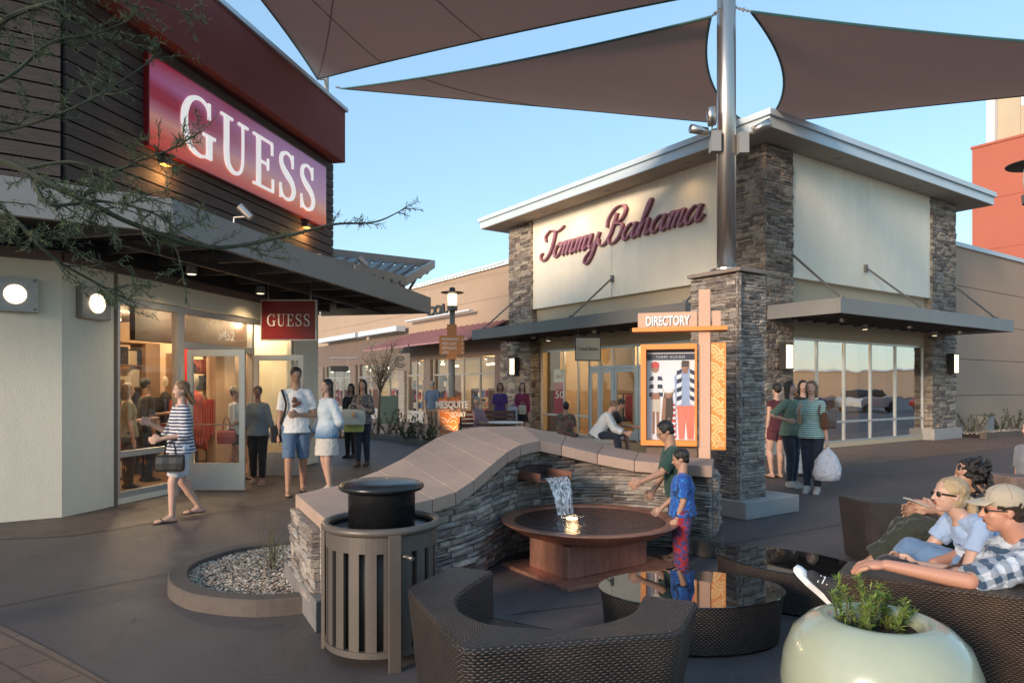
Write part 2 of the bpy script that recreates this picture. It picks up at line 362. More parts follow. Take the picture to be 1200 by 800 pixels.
# ---------------------------------------------------------------- stone veneer
def stone_variants(n=10,seed=3):
    rnd=random.Random(seed); out=[]
    for k in range(n):
        # unit stone: x 0..1, y (depth) 0 back .. -1 face, z 0..1 ; face is a 3x2 grid with broken relief
        vs=[];fs=[]
        j=lambda a: rnd.uniform(-a,a)
        nx=4
        for iz in (0,1,2):
            for ix in range(nx):
                x=ix/(nx-1); z=iz/2
                edge=(ix in(0,nx-1)) or iz in (0,2)
                vs.append((x+(j(.015) if edge else j(.06)),-1+(rnd.uniform(.05,.3) if edge else -rnd.uniform(0,.25)),z+(j(.05) if edge else j(.12))))
        for c in ((0,0,0),(1,0,0),(1,0,1),(0,0,1)): vs.append(c)
        for iz in range(2):
            for ix in range(nx-1):
                a=iz*nx+ix; fs.append((a,a+1,a+nx+1,a+nx))
        b=3*nx
        fs.append((b,b+1)+tuple(range(nx-1,-1,-1)))
        fs.append((b+2,b+3)+tuple(range(2*nx,3*nx)))
        fs.append((b+3,b,0,nx,2*nx)); fs.append((b+1,b+2,3*nx-1,2*nx-1,nx-1))
        out.append((vs,fs))
    return out
SV=stone_variants()
SM={}
def stone_mesh(k,mat):
    key=(k,mat.name)
    if key not in SM:
        me=bpy.data.meshes.new('stone'); me.from_pydata(SV[k][0],[],SV[k][1]); me.materials.append(mat); SM[key]=me
    return SM[key]
def lay(faces,parent,mat,limit=300,seed=1,core=None,maxlen=None):
    """faces: list of (path(u)->(point,inward normal), length, z0, z1(u)), courses, lengths, depth) ; largest stones become parts"""
    rnd=random.Random(seed); S=[]
    for path,Ln,z0,z1,(c0,c1),(l0,l1),(d0,d1) in faces:
        z=z0
        zmax=max(z1(Ln*i/20) for i in range(21))
        while z<zmax-.004:
            h=rnd.uniform(c0,c1); u=-rnd.uniform(0,l0)*.0
            first=True
            while u<Ln-.003:
                l=rnd.uniform(l0,l1)*(rnd.uniform(.4,1) if first else 1); first=False
                if u+l>Ln-.05*l1: l=Ln-u
                top=min(z1(min(Ln,u)),z1(min(Ln,u+l)))
                hh=min(h,top-z)
                if hh>.012:
                    p,nn=path(u); q,_=path(min(Ln,u+l)); d=rnd.uniform(d0,d1)
                    # occasionally split a stone into two thin ones
                    parts=[(z,hh)]
                    if hh>c0*1.1 and rnd.random()<.28: a=hh*rnd.uniform(.38,.6); parts=[(z,a),(z+a,hh-a)]
                    for (zz,h2) in parts: S.append((p,q,nn,zz,h2,d*rnd.uniform(.85,1.1),rnd.randrange(len(SV))))
                u+=l
            z+=h
    def size(s):
        c=(s[0]+s[1])/2; D=max(.5,(c-V((0,0,CH))).length); return (s[1]-s[0]).length/D*(.3+s[4]/D*10)
    S.sort(key=size,reverse=True)
    base=BASE[parent]; g=.0025
    rest=MB()
    for i,(p,q,nn,z,h,d,k) in enumerate(S):
        x=(q-p); n=V(nn)
        M=frame(p+x.normalized()*g+V((0,0,z+g)),x*(1-2*g/max(x.length,.01)),-n*(-1)*d,(0,0,h-2*g))
        # y axis: 0 = core plane, -1 -> outwards
        if i<limit:
            o=bpy.data.objects.new('stone',stone_mesh(k,mat)); COL.objects.link(o); o.parent=parent
            M2=MX.Translation(-base)@M; o.matrix_local=M2
        else:
            rest.M=M; rest.add(SV[k][0],SV[k][1])
    if len(S)>limit: rest.build('stonework',mat,parent,kind='stuff')
def straight(M,x0,x1,off):      # face seen from outside, running x0->x1 in plane y=off of frame M
    a=M@V((x0,off,0)); b=M@V((x1,off,0)); n=(M.to_3x3()@V((0,1,0)))
    d=(b-a).normalized(); Ln=(b-a).length
    return (lambda u:(a+d*u,n)),Ln
# ---------------------------------------------------------------- the corner store (Tommy Bahama)
tb=thing('corner_store',P0,'cream two-facade clothing store with stone piers, wide eaves and purple script name','store')
m=MB(FR)
# body walls
W=MB(FR)
H7=7.2
W.box(1.1,8.06,.22,.40,2.78,H7)            # right facade above glass
W.box(9.6,9.75,.2,10.5,0,H7)
W.box(.3,9.75,10.35,10.5,0,H7)
W.box(1.0,8.06,.22,.34,0,.12)
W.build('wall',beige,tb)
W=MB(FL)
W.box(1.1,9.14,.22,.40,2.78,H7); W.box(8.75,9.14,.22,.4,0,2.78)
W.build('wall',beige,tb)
W=MB(FR)
for a,b in ((1.102,4.55),(4.565,8.058)): W.box(a,b,.06,.218,4.2,H7-.004)
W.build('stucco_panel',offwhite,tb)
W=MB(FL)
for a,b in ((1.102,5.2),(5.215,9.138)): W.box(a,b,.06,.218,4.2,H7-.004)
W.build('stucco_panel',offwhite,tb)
W=MB(FR)
W.box(-.02,8.0,.0,.25,4.13,4.196); 
m=MB(FR); m.box(-.74,10.63,-.63,11.2,7.205,7.44); m.build('roof',whitemetal,tb)
m=MB(FR); m.box(-.80,10.69,-.69,11.26,7.445,7.58); m.build('roof_edge',whitemetal,tb)
m=MB(FR); m.box(-.72,10.6,-.61,11.15,7.19,7.204); m.build('soffit',pm('tan_soffit',(.36,.31,.25),.8,var=.05),tb)
for M_,xs in ((FR,(2.5,6.5)),(FL,(2,5,8))):
    for x in xs: sf=MB(M_).lathe([(0,7.188),(.09,7.188),(.09,7.17),(.07,7.165),(0,7.165)],(x,-.3,0),12); sf.build('soffit_light',greymetal,tb)
for M_,a,b in ((FR,.06,8.9),(FL,.62,9.69)):
    out=-1.77 if M_ is FR else -2.0
    cn=MB(M_)
    cn.box(a,b,out,out+.07,3.12,3.44); cn.box(a,a+.07,out+.072,0 if M_ is FR else .2,3.12,3.44); cn.box(b-.07,b,out+.072,.2,3.12,3.44)
    cn.box(a+.072,b-.072,out+.072,.2,3.40,3.43)
    co_=cn.build('canopy',greymetal if M_ is FR else greymetal2,tb)
    cb=MB(M_)
    x=a+.3
    while x<b-.2:
        cb.box(x,x+.05,out+.075,.2,3.17,3.398); x+=.62
    cb.build('canopy_beam',deck,co_)
    for x in ((1.8,5.0,7.9)): MB(M_).lathe([(0,3.165),(.08,3.165),(.08,3.10),(0,3.09)],(x,-.8,0),10).build('downlight',steel,co_)
def strut(M_,wl,wz,cl,out,parent):
    s=MB(M_); a=V((wl,.0,wz)); b=V((cl,out,3.46)); s.tube([a,b],.028,8); s.box(wl-.05,wl+.05,.0,.055,wz-.1,wz+.1); s.tube([b-V((0,0,.05)),b+V((0,0,.06))],.05,8); s.box(cl-.06,cl+.06,out-.06,out+.06,3.442,3.455); s.build('strut',greymetal2,parent)
for wl,cl in ((1.05,.4),(4.4,4.0),(9.3,8.2)): strut(FR,wl,4.72,cl,-1.6,tb)
for wl,cl in ((1.05,.8),(5.16,4.85),(9.8,9.3)): strut(FL,wl,4.72,cl,-1.8,tb)
# storefront glazing
def store(M_,xs,off,z0,zm,z1,parent,gmat,fw=.055):
    for i,x in enumerate(xs):
        f=MB(M_); f.box(x-fw/2,x+fw/2,off-.03,off+.05,z0,z1); f.build('mullion',alum,parent)
    for i in range(len(xs)-1):
        a=xs[i]+fw/2+.001; b=xs[i+1]-fw/2-.001
        for za,zb in ((z0,z0+fw),(zm-fw/2,zm+fw/2),(z1-fw,z1)):
            f=MB(M_); f.box(a,b,off-.026,off+.046,za,zb); f.build('rail',alum,parent)
        for za,zb in ((z0+fw,zm-fw/2),(zm+fw/2,z1-fw)):
            f=MB(M_); f.box(a-.004,b+.004,off+.005,off+.013,za+.001,zb-.001); f.build('pane',gmat,parent)
xr=[1.13]+[Lx(FR,.25,x) for x in (957,989,1020,1049)]+[8.0]
store(FR,xr,.25,.12,.66,2.78,tb,glsr)
xl=[Lx(FL,.25,x) for x in (634,661.5,678,691)]
xl=sorted(xl); store(FL,xl,.25,.05,.66,2.78,tb,gls)
# entrance of left facade: doors and fixed lights
xd=sorted([Lx(FL,.25,x) for x in (704,720,748,776)]+[1.15]); 
for i,x in enumerate(xd+[xl[0]-.001]):
    f=MB(FL); f.box(x-.03,x+.03,.22,.30,.0,2.78); f.build('mullion',alum,tb)
xd=xd+[xl[0]]
for i in range(len(xd)-1):
    a=xd[i]+.031; b=xd[i+1]-.031
    MB(FL).box(a,b,.222,.296,2.12,2.2).build('rail',alum,tb); MB(FL).box(a,b,.222,.296,2.72,2.78).build('rail',alum,tb)
    f=MB(FL); f.box(a,b,.255,.263,2.2,2.72); f.build('pane',gls,tb)
    d=MB(FL)
    for q in ((a+.01,a+.09,.05,2.11),(b-.09,b-.01,.05,2.11),(a+.092,b-.092,.05,.3),(a+.092,b-.092,2.0,2.11)): d.box(q[0],q[1],.225,.27,q[2],q[3])
    dd=d.build('door',alum,tb)
    f=MB(FL); f.box(a+.09,b-.09,.243,.251,.3,2.0); f.build('door_pane',gls,dd)
    f=MB(FL); f.tube([(b-.14,.16,.9),(b-.14,.16,1.25)],.014,6); f.build('handle',steel,dd)
# stone piers: solid cores + laid stones
def core(M_,x0,x1,y0,y1,z0,z1,parent,mat=mortar,name='pier_core'):
    c=MB(M_); c.box(x0,x1,y0,y1,z0,z1); return c.build(name,mat,parent)
core(FR,.05,1.08,.05,1.08,0,7.18,tb); core(FR,8.1,9.58,.05,1.4,.0,7.18,tb); core(FL,9.18,10.44,.05,1.3,0,7.18,tb); core(FL,9.0,10.7,-.12,1.0,0,3.1,tb)
z7=lambda u:7.18
ar=((.06,.13),(.18,.5),(.035,.07))
fs=[]
for M_,a,b in ((FR,.0,1.1),(FR,8.06,9.6),(FL,0,1.1),(FL,9.14,10.48)):
    pth,Ln=straight(M_,a,b,.05); fs.append((pth,Ln,0.02,z7)+ar)
MS=frame(P0+dR*8.1,dL,dR)       # side faces
pth,Ln=straight(frame(P0+dR*8.06,dL,dR),0,1.0,.02); fs.append((pth,.3,.3,z7)+ar)
pth,Ln=straight(frame(P0+dL*9.14,dR,dL),0,.3,.0); fs.append((pth,.25,3.4,z7)+ar)
pth,Ln=straight(frame(P0+dL*8.96,dR,dL),-.15,.3,.0); fs.append((pth,.4,.1,lambda u:3.1)+ar)
pth,Ln=straight(FL,8.96,10.75,-.13); fs.append((pth,Ln,.02,lambda u:3.1)+ar)
lay(fs,tb,ashlar,300,11)
c=MB(FR); c.box(7.95,9.75,-.1,1.5,0,.33); c.build('pier_base',concrete,tb)
c=MB(FR); c.box(-.1,1.2,-.1,1.2,0,.3); c.build('pier_base',concrete,tb)
# interior
woodfl=pm('warm_wood_floor',(.30,.17,.09),.35,var=.2,ns=2,stretch=(1,12,1))
warmwall=pm('warm_interior_wall',(.50,.37,.22),.8,var=.08,ns=1)
darkceil=pm('dark_ceiling',(.05,.035,.03),.8)
i_=MB(FR); i_.box(.35,9.55,.35,10.3,.01,.03); i_.build('floor',woodfl,tb)
i_=MB(FR); i_.box(.36,9.54,.41,10.29,3.3,3.35); i_.build('ceiling',warmwall,tb)
i_=MB(FR); i_.box(.4,9.5,4.6,4.7,.03,3.29); i_.box(5.2,5.3,.7,4.59,.03,3.29); i_.build('partition',warmwall,tb)
# wall lanterns of the store
def sconce(M_,x,y,z,parent=None,ht=.62,wd=.32,lab=''):
    o=M_@V((x,y,z)); t=thing('wall_lantern',o,lab,'wall lamp','square lanterns on the stone piers')
    a=MB(M_); 
    for q in ((x-wd/2,x-wd/2+.03),(x+wd/2-.03,x+wd/2)): a.box(q[0],q[1],y-.12,y-.01,z-ht/2,z+ht/2)
    a.box(x-wd/2+.031,x+wd/2-.031,y-.12,y-.01,z+ht/2-.03,z+ht/2); a.box(x-wd/2+.031,x+wd/2-.031,y-.12,y-.01,z-ht/2,z-ht/2+.03)
    a.box(x-wd/2-.0,x+wd/2,y-.009,y+.05,z-ht/2,z+ht/2); a.build('lantern_frame',darkmetal,t)
    b=MB(M_); 
    for k in range(4):
        h=(ht-.075)/4; b.box(x-wd/2+.032,x+wd/2-.032,y-.125,y-.02,z-ht/2+.033+k*h,z-ht/2+.033+(k+1)*h-.008)
    b.build('lamp_shade',lamp_w,t); return t
sconce(FR,.62,-.09,2.28,lab='glowing square lantern on the middle stone pier beside the directory column')
sconce(FR,9.1,-.09,2.28,lab='glowing square lantern on the far right stone pier')
sconce(FL,9.7,-.27,2.28,lab='glowing square lantern on the leftmost stone pier of the corner store')
# ---------------------------------------------------------------- tan wall to the right of it
tw=thing('tan_wall',FR@V((9.9,1,0)),'long taupe stucco wall with horizontal grooves beyond the corner store','wall')
zs=[0,1.27,2.52,3.77,5.02,6.35]
for a,b in zip(zs,zs[1:]):
    c=MB(FR); c.box(9.76,34,1.0,1.5,a+(.02 if a else 0),b); c.build('wall_panel',taupewall,tw)
c=MB(FR); c.box(9.76,34,1.03,1.5,0,6.35); c.build('wall_core',brownwall,tw)
c=MB(FR); c.box(9.7,34,.93,1.6,6.352,6.5); c.build('coping',whitemetal,tw)
# ---------------------------------------------------------------- red building far right
rb=thing('red_building',(23.3,35,0),'tall red-orange building with white framed glass top behind the taupe wall','building')
FB=frame((23.3,35,0),-dL,dR)
c=MB(FB); c.box(0,7,0,9,0,8.4); c.box(0,7,0.0,9,8.43,10.9); c.box(0,7,0,9,10.93,13.6); c.box(0.02,6.9,.03,9,0,13.59); c.build('wall',redorange,rb)
c=MB(FB); c.box(-.06,7.1,-.06,9.1,13.604,13.72); c.build('coping',redorange,rb)
c=MB(FB); c.box(.6,.95,.1,.9,13.73,17.8); c.build('white_frame',white,rb)
c=MB(FB); c.box(.96,1.9,.5,.9,13.73,17.8); c.box(1.901,7,.55,.9,13.73,15.3); c.box(1.901,7,.55,.9,17.3,17.8); c.build('upper_wall',beige,rb)
c=MB(FB); c.box(1.9,7,.75,.78,15.3,17.3); c.build('upper_window',glsr,rb)
c=MB(FB)
for k in range(2): c.box(1.9+k*2.6,2.0+k*2.6,.6,.72,15.42,17.3)
c.box(1.9,7,.6,.72,15.3,15.419); c.build('window_frame',white,rb)
# ---------------------------------------------------------------- far shops on the left of the corner store
sh=thing('shop_row',FL@V((20,0,0)),'long row of tan shops with brown base and glowing shop windows in the background','shops')
c=MB(FL); c.box(10.76,40,.3,.6,3.5,6.0); c.box(10.76,40,.28,.3,4.9,4.92); c.build('upper_wall',tanwall,sh)
c=MB(FL); c.box(10.76,40,.12,.29,2.75,3.98); c.build('lower_wall',brownwall,sh)
c=MB(FL); c.box(10.76,40,.2,.7,6.003,6.18); c.build('coping',whitemetal,sh)
c=MB(FL); c.box(10.76,40,4,4.2,0,6); c.build('back_wall',warmwall,sh)
c=MB(FL); c.box(10.76,40,.62,4,2.9,2.95); c.build('ceiling',warmwall,sh)
c=MB(FL); c.box(19,23.5,-.35,.1,4.12,4.36); c.box(23.9,29.5,-.35,.1,4.12,4.36);c.box(13,18.6,-.12,.1,4.5,4.56); c.build('sign_shelf',whitemetal,sh)
piers=[(10.77,11.3),(16.3,16.9),(18.8,19.4),(24.6,25.3),(29.6,30.5),(35,36)]
for k,(a,b) in enumerate(piers):
    c=MB(FL); c.box(a,b,-.05,.4,0,2.75); c.build('pier',(ashlar if k in (1,2,4) else brownwall),sh)
xs=[11.33]
for k in range(len(piers)-1):
    a=piers[k][1]; b=piers[k+1][0]; n=max(2,round((b-a)/1.25))
    for j in range(n+1):
        x=a+.03+(b-a-.06)*j/n
        c=MB(FL); c.box(x-.03,x+.03,.1,.18,0,2.75); c.build('mullion',greymetal,sh)
        if j<n:
            x2=a+.03+(b-a-.06)*(j+1)/n
            c=MB(FL); c.box(x+.036,x2-.036,.135,.143,.05,2.7); c.build('pane',gls,sh)
            MB(FL).box(x+.036,x2-.036,.105,.175,2.05,2.12).build('rail',greymetal,sh); MB(FL).box(x+.036,x2-.036,.105,.175,0,.12+(.4 if (j+k)%3 else 0)).build('rail',greymetal,sh)
aw=MB(FL)
E=[(10.77,-1.5,3.25),(20,-1.5,3.25),(18,.1,3.98),(10.77,.1,3.98)]
aw.add([(x,y,z) for x,y,z in E]+[(x,y,z-.05) for x,y,z in E],[(0,1,2,3),(7,6,5,4),(0,4,5,1),(1,5,6,2),(2,6,7,3),(3,7,4,0)])
awm=pm('red_metal_roofing',(.42,.20,.19),.45,metal=.2,var=.08,ns=2); awo=aw.build('awning',awm,sh)
for k in range(22):
    x=10.9+k*.42
    t1=min(1,max(.02,(20-x)/2.0)) if x>18 else 1
    s_=MB(FL); s_.tube([(x,-1.49,3.275),(x,-1.49+1.58*t1,3.275+.72*t1)],.022,4); s_.build('seam',awm,awo)
# wall lamps inside the shops so their windows glow
glow=MB(FL)
rr=random.Random(5)
for k in range(26):
    x=11.5+k*.95; glow.lathe([(0,2.62),(.09,2.62),(.09,2.55),(0,2.54)],(x,rr.uniform(1,3),0),8)
glow.build('ceiling_lamp',lamp_b,sh)
ware=MB(FL)
wm=[pm('ware_red',(.4,.06,.05)),pm('ware_dark',(.03,.03,.035)),pm('ware_cream',(.6,.5,.36)),pm('ware_blue',(.08,.12,.22)),pm('ware_wood',(.22,.11,.05))]
def shelving(M_,x0,x1,y0,y1,z0,zt,rows,parent_label,rnd,grp='display shelves in the shops',kinds=(0,1,2,3),name='display_shelf'):
    o=M_@V(((x0+x1)/2,(y0+y1)/2,z0)); t=thing(name,o,parent_label,'shelf',grp)
    s=MB(M_)
    for k in range(rows+1):
        z=z0+(zt-z0)*k/rows; s.box(x0+.031,x1-.031,y0,y1,z,z+.025)
    s.box(x0,x0+.03,y0,y1,z0,zt+.03); s.box(x1-.03,x1,y0,y1,z0,zt+.03); s.build('shelf_frame',wm[4],t)
    g=MB(M_)
    for k in range(rows):
        z=z0+(zt-z0)*k/rows+.026; hgt=(zt-z0)/rows-.03; x=x0+.06
        while x<x1-.14:
            ww=rnd.uniform(.08,.26); g.mi=rnd.choice(kinds)
            if rnd.random()<.85: g.box(x,min(x+ww,x1-.04),y0+.03,y1-.03,z,z+hgt*rnd.uniform(.35,.9))
            x+=ww+rnd.uniform(.01,.05)
    g.build('merchandise',wm,t); return t
for k,x in enumerate((12.2,14.3,17.2,20.2,22.6,26.2,31)):
    shelving(FL,x,x+1.4,1.6,2.0,.05,[1.9,1.5,2.1][k%3],4,['first','second','third','fourth','fifth','sixth','seventh'][k]+' lit shelf of goods behind the far shop windows, counted from the corner store',rr,'shelves behind the far shop windows')
# ---------------------------------------------------------------- left store (dark siding, red fascia)
gs=thing('fashion_store',C0,'fashion store with dark brown siding, red fascia and lit cream storefront on the left','store')
SE=6.81
c=MB(FA); c.box(-6,-.0,0,.25,.0,3.18); c.build('lower_wall',cream,gs)
c=MB(FG); c.box(.0,.86,0.001,.25,0,3.18); c.box(.862,5.30,.0,.25,2.76,3.18); c.box(5.3,6.21,-.02,.9,0,3.18); c.box(.862,2.05,.02,.2,0,.08); c.build('lower_wall',cream,gs)
c=MB(FG); c.box(.8,.86,-.004,.001,0,3.18); c.build('wall_joint',brownwall,gs)
c=MB(FG); c.box(.02,SE-.02,.02,.4,3.18,6.36); c.build('upper_wall',darkmetal,gs)
c=MB(FA); c.box(-6,-.02,.02,.4,3.18,6.36); c.build('upper_wall',darkmetal,gs)
nb=16; pitch=.178
for k in range(nb):
    z=3.52+k*pitch
    c=MB(FG); c.box(.015,SE,-.055,.0,z,z+pitch-.022); c.build('siding_board',siding,gs)
    c=MB(FA); c.box(-6,-.015,-.055,.0,z,z+pitch-.022); c.build('siding_board',siding,gs)
def miter(d): return -d*math.tan(R(21.65))
q=[C0+tB*miter(.33)+nB*.33, C0+tB*(SE)+nB*.33, C0+tB*SE-nB*6, C0-tA*6-nB*6,C0-tA*6+nA*.33]
c=MB(); c.prism([(p.x,p.y) for p in q],6.37,7.46); c.build('fascia',redpaint,gs)
q2=[C0+tB*miter(.38)+nB*.38, C0+tB*(SE+.05)+nB*.38, C0+tB*(SE+.05)-nB*6, C0-tA*6-nB*6,C0-tA*6+nA*.38]
c=MB(); c.prism([(p.x,p.y) for p in q2],7.463,7.54); c.build('roof_edge',whitemetal,gs)
# canopy
K=C0-tB*.51+nB*1.94; Kb=C0+tB*7.74+nB*1.94
def bar(m_,a,b,wd,z0,z1,side=1):
    a=V(a);b=V(b);d=(b-a).normalized(); n=V((-d.y,d.x,0))*wd*side
    P=[a,b,b+n,a+n]
    if side<0: P=P[::-1]
    m_.prism([(p.x,p.y) for p in P],z0,z1)
c=MB(); bar(c,K,Kb,.07,3.19,3.55); bar(c,K-tA*6,K-tA*.002,.07,3.19,3.55); bar(c,Kb-nB*.002-tB*.07,Kb-nB*2.6-tB*.07,.07,3.19,3.55,1)
cano=c.build('canopy',greymetal,gs)
c=MB(); P=[K-tA*6-nA*.07,K-nB*.09-tA*.0,Kb-nB*.08-tB*.09,Kb-nB*3.4-tB*.09,C0+tB*6.25-nB*1.5,C0+tB*6.25-nB*.3,C0-nB*.3,C0-tA*6-nA*.3]
c.prism([(p.x,p.y) for p in P],3.44,3.47); c.build('canopy_deck',deck,cano)
c=MB()
s_=-.2
while s_<7.6:
    bar(c,C0+tB*s_+nB*(1.84),C0+tB*s_+nB*.06,.07,3.27,3.438); s_+=.9
s_=.5
while s_<6:
    a=C0-tA*s_; bar(c,a+nA*1.6,a+nA*.06,.07,3.27,3.438); s_+=.95
bar(c,C0+nB*.9-tB*.1,C0+nB*.9+tB*7.6,.06,3.2,3.268)
c.build('canopy_beam',deck,cano)
c=MB()
s_=0
while s_<1.74:
    bar(c,C0+nB*(s_+.08)-tB*.15,C0+nB*(s_+.08)+tB*7.6,.03,3.405,3.439); s_+=.12
c.build('deck_rib',deck,cano)
c=MB(FG); c.box(-.0,6.2,-.05,-.003,3.05,3.17); c.build('brown_trim',brownwall,gs)
c=MB(FA); c.box(-6,-.0,-.05,-.003,3.05,3.17); c.build('brown_trim',brownwall,gs)
# storefront
f=MB(FG); f.box(.862,.93,.02,.12,.08,2.75); f.build('mullion',alum,gs)
for x0,x1 in ((2.03,2.19),(3.93,4.0),(5.22,5.298)):
    f=MB(FG); f.box(x0,x1,.02,.12,.0,2.75); f.build('mullion',alum,gs)
for a,b,za,zb in ((.931,2.029,2.66,2.75),(.931,2.029,.62,.70),(.931,2.029,.08,.16),(2.191,3.929,2.66,2.75),(2.191,3.929,2.14,2.24),(4.001,5.219,2.66,2.75),(4.001,5.219,.62,.7),(4.001,5.219,.02,.16)):
    f=MB(FG); f.box(a,b,.022,.118,za,zb); f.build('rail',alum,gs)
for a,b,za,zb in ((.931,2.029,.7,2.66),(.931,2.029,.16,.62),(2.191,3.929,2.24,2.66),(4.001,5.219,.7,2.66),(4.001,5.219,.16,.62)):
    f=MB(FG); f.box(a,b,.06,.068,za,zb); f.build('pane',gls,gs)
def leaf(hinge,ang,wd,mat_=alum):
    M_=frame(C0+tB*hinge-nB*.05,(math.cos(ang),math.sin(ang),0),(-math.sin(ang),math.cos(ang),0))
    M_.translation=C0+tB*hinge+nB*.02
    d=MB(M_); fr=.085
    d.box(0,fr,-.022,.022,.02,2.12); d.box(wd-fr,wd,-.022,.022,.02,2.12); d.box(fr+.001,wd-fr-.001,-.022,.022,.02,.42); d.box(fr+.001,wd-fr-.001,-.022,.022,2.02,2.12)
    dd=d.build('door',mat_,gs)
    g=MB(M_); g.box(fr,wd-fr,-.004,.004,.42,2.02); g.build('door_pane',gls,dd)
    h=MB(M_)
    for sgn in (-1,1): h.tube([(wd-.13,.03*sgn,1.05),(wd-.13,.09*sgn,1.05),(wd-.13,.09*sgn,1.3),(wd-.13,.03*sgn,1.3)],.012,6)
    h.tube([(fr,-.035,1.0),(wd-fr,-.035,1.0)],.012,6)
    h.build('handle',steel,dd)
leaf(2.2,R(-2),.88); leaf(3.92,R(1),.86)
# interior of the left store
i_=MB(FG); i_.box(.3,6.2,.26,6,.005,.02); i_.build('floor',woodfl,gs)
i_=MB(FG); i_.box(.3,6.2,.26,6,3.0,3.05); i_.build('ceiling',darkceil,gs)
i_=MB(FG); i_.box(2.2,5.9,.9,1.0,2.28,2.99); i_.box(.9,2.2,1.8,1.9,2.35,2.99); i_.build('dark_blocking_panel',pm('dark_brown_blocking_panel',(.035,.018,.016),.6),gs)  # dark panels added to block the view of the bright upper wall behind
i_=MB(FG); i_.box(.3,6.2,5.9,6.0,.02,3.0); i_.box(.26,.3,.26,6,.02,3.0); i_.box(6.2,6.25,.9,6,.02,3); i_.box(4.3,4.8,2.6,2.9,.02,2.4);i_.box(4.7,5.3,1.3,1.5,.02,2.9); i_.build('interior_wall',pm('peach_interior',(.48,.33,.22),.8,var=.05),gs)
i_=MB(FG); i_.box(4.2,4.34,1.5,1.6,.02,2.99); i_.box(2.0,3.6,3.45,3.6,2.6,2.99); i_.build('red_panel',pm('glossy_red_panel',(.5,.02,.02),.3,var=.05),gs)
# ---------------------------------------------------------------- lettering
def textmesh(s,bold=0.0,depth=.02,res=3,space=1.0):
    cu=bpy.data.curves.new('t','FONT'); cu.body=s; cu.size=1; cu.extrude=depth/2; cu.offset=bold; cu.resolution_u=res; cu.space_character=space
    o=bpy.data.objects.new('t',cu); COL.objects.link(o); me=bpy.data.meshes.new_from_object(o.evaluated_get(bpy.context.evaluated_depsgraph_get())); bpy.data.objects.remove(o); 
    return me
def text(s,o,xd,w,h,mat,parent,name='lettering',bold=0.0,depth=.02,up=(0,0,1),space=1.0):
    """s written from point o (bottom left) along xd, fitted to width w and height h, facing xd x up"""
    me=textmesh(s,bold,.1,3,space); xs=[v.co.x for v in me.vertices]; ys=[v.co.y for v in me.vertices]
    x0,x1,y0,y1=min(xs),max(xs),min(ys),max(ys); sx=w/(x1-x0); sy=h/(y1-y0)
    xd=V(xd).normalized(); up=V(up); n=xd.cross(up); o=V(o); b=BASE.get(parent,V((0,0,0)))
    for v in me.vertices:
        v.co=o+xd*((v.co.x-x0)*sx)+up*((v.co.y-y0)*sy)+n*((v.co.z+.05)*10*depth)-b
    me.name=name; me.materials.clear(); me.materials.append(mat)
    ob=bpy.data.objects.new(name,me); COL.objects.link(ob); ob.parent=parent; BASE[ob]=b; return ob
# serif capitals for the fashion store sign: strokes as filled pieces in a unit box (0..1 high)
def ribbon(P,W,n=8):
    P=spl([(p[0],p[1],0) for p in P],n); k=len(P)
    wv=[]
    for i in range(k):
        t=i/(k-1)*(len(W)-1); a=int(min(t,len(W)-2)); f_=t-a; wv.append(W[a]*(1-f_)+W[a+1]*f_)
    L=[];Rr=[]
    for i,p in enumerate(P):
        d=(P[min(i+1,k-1)]-P[max(i-1,0)]).normalized(); nn=V((-d.y,d.x,0))*wv[i]/2
        L.append(p+nn); Rr.append(p-nn)
    return L,Rr
def letter_pieces(ch):
    st=.15; th=.05; B=[]; Q=[]
    def rc(x0,x1,y0,y1): B.append((x0,x1,y0,y1))
    if ch=='G':
        Q.append(ribbon([(.78,.78),(.70,.93),(.50,.985),(.27,.90),(.13,.70),(.10,.50),(.14,.28),(.28,.09),(.50,.02),(.68,.06),(.80,.16)],[.04,.045,.055,.09,.135,.15,.135,.09,.055,.045,.05]))
        rc(.74,.80,.72,1.0); rc(.70,.84,.03,.42); rc(.60,.94,.40,.45)
        Wd=.95
    elif ch=='U':
        Q.append(ribbon([(.19,.97),(.19,.60),(.19,.32),(.24,.12),(.42,.02),(.60,.07),(.69,.22),(.71,.5),(.71,.97)],[.13,.13,.13,.12,.07,.055,.045,.045,.045]))
        rc(.02,.38,.95,1.0); rc(.56,.88,.95,1.0); Wd=.9
    elif ch=='E':
        rc(.145,.275,.02,.98); rc(.02,.72,.95,1.0); rc(.02,.76,0,.05); rc(.28,.56,.49,.54); rc(.68,.73,.74,.96); rc(.71,.76,.04,.27); rc(.53,.57,.40,.63); Wd=.8
    elif ch=='S':
        Q.append(ribbon([(.60,.76),(.52,.93),(.34,.98),(.16,.90),(.12,.76),(.20,.63),(.38,.52),(.56,.41),(.64,.25),(.56,.09),(.36,.02),(.18,.07),(.09,.24)],[.04,.045,.055,.09,.115,.13,.15,.13,.115,.09,.055,.045,.04]))
        rc(.57,.62,.72,1.0); rc(.07,.12,0,.30); Wd=.74
    return B,Q,Wd
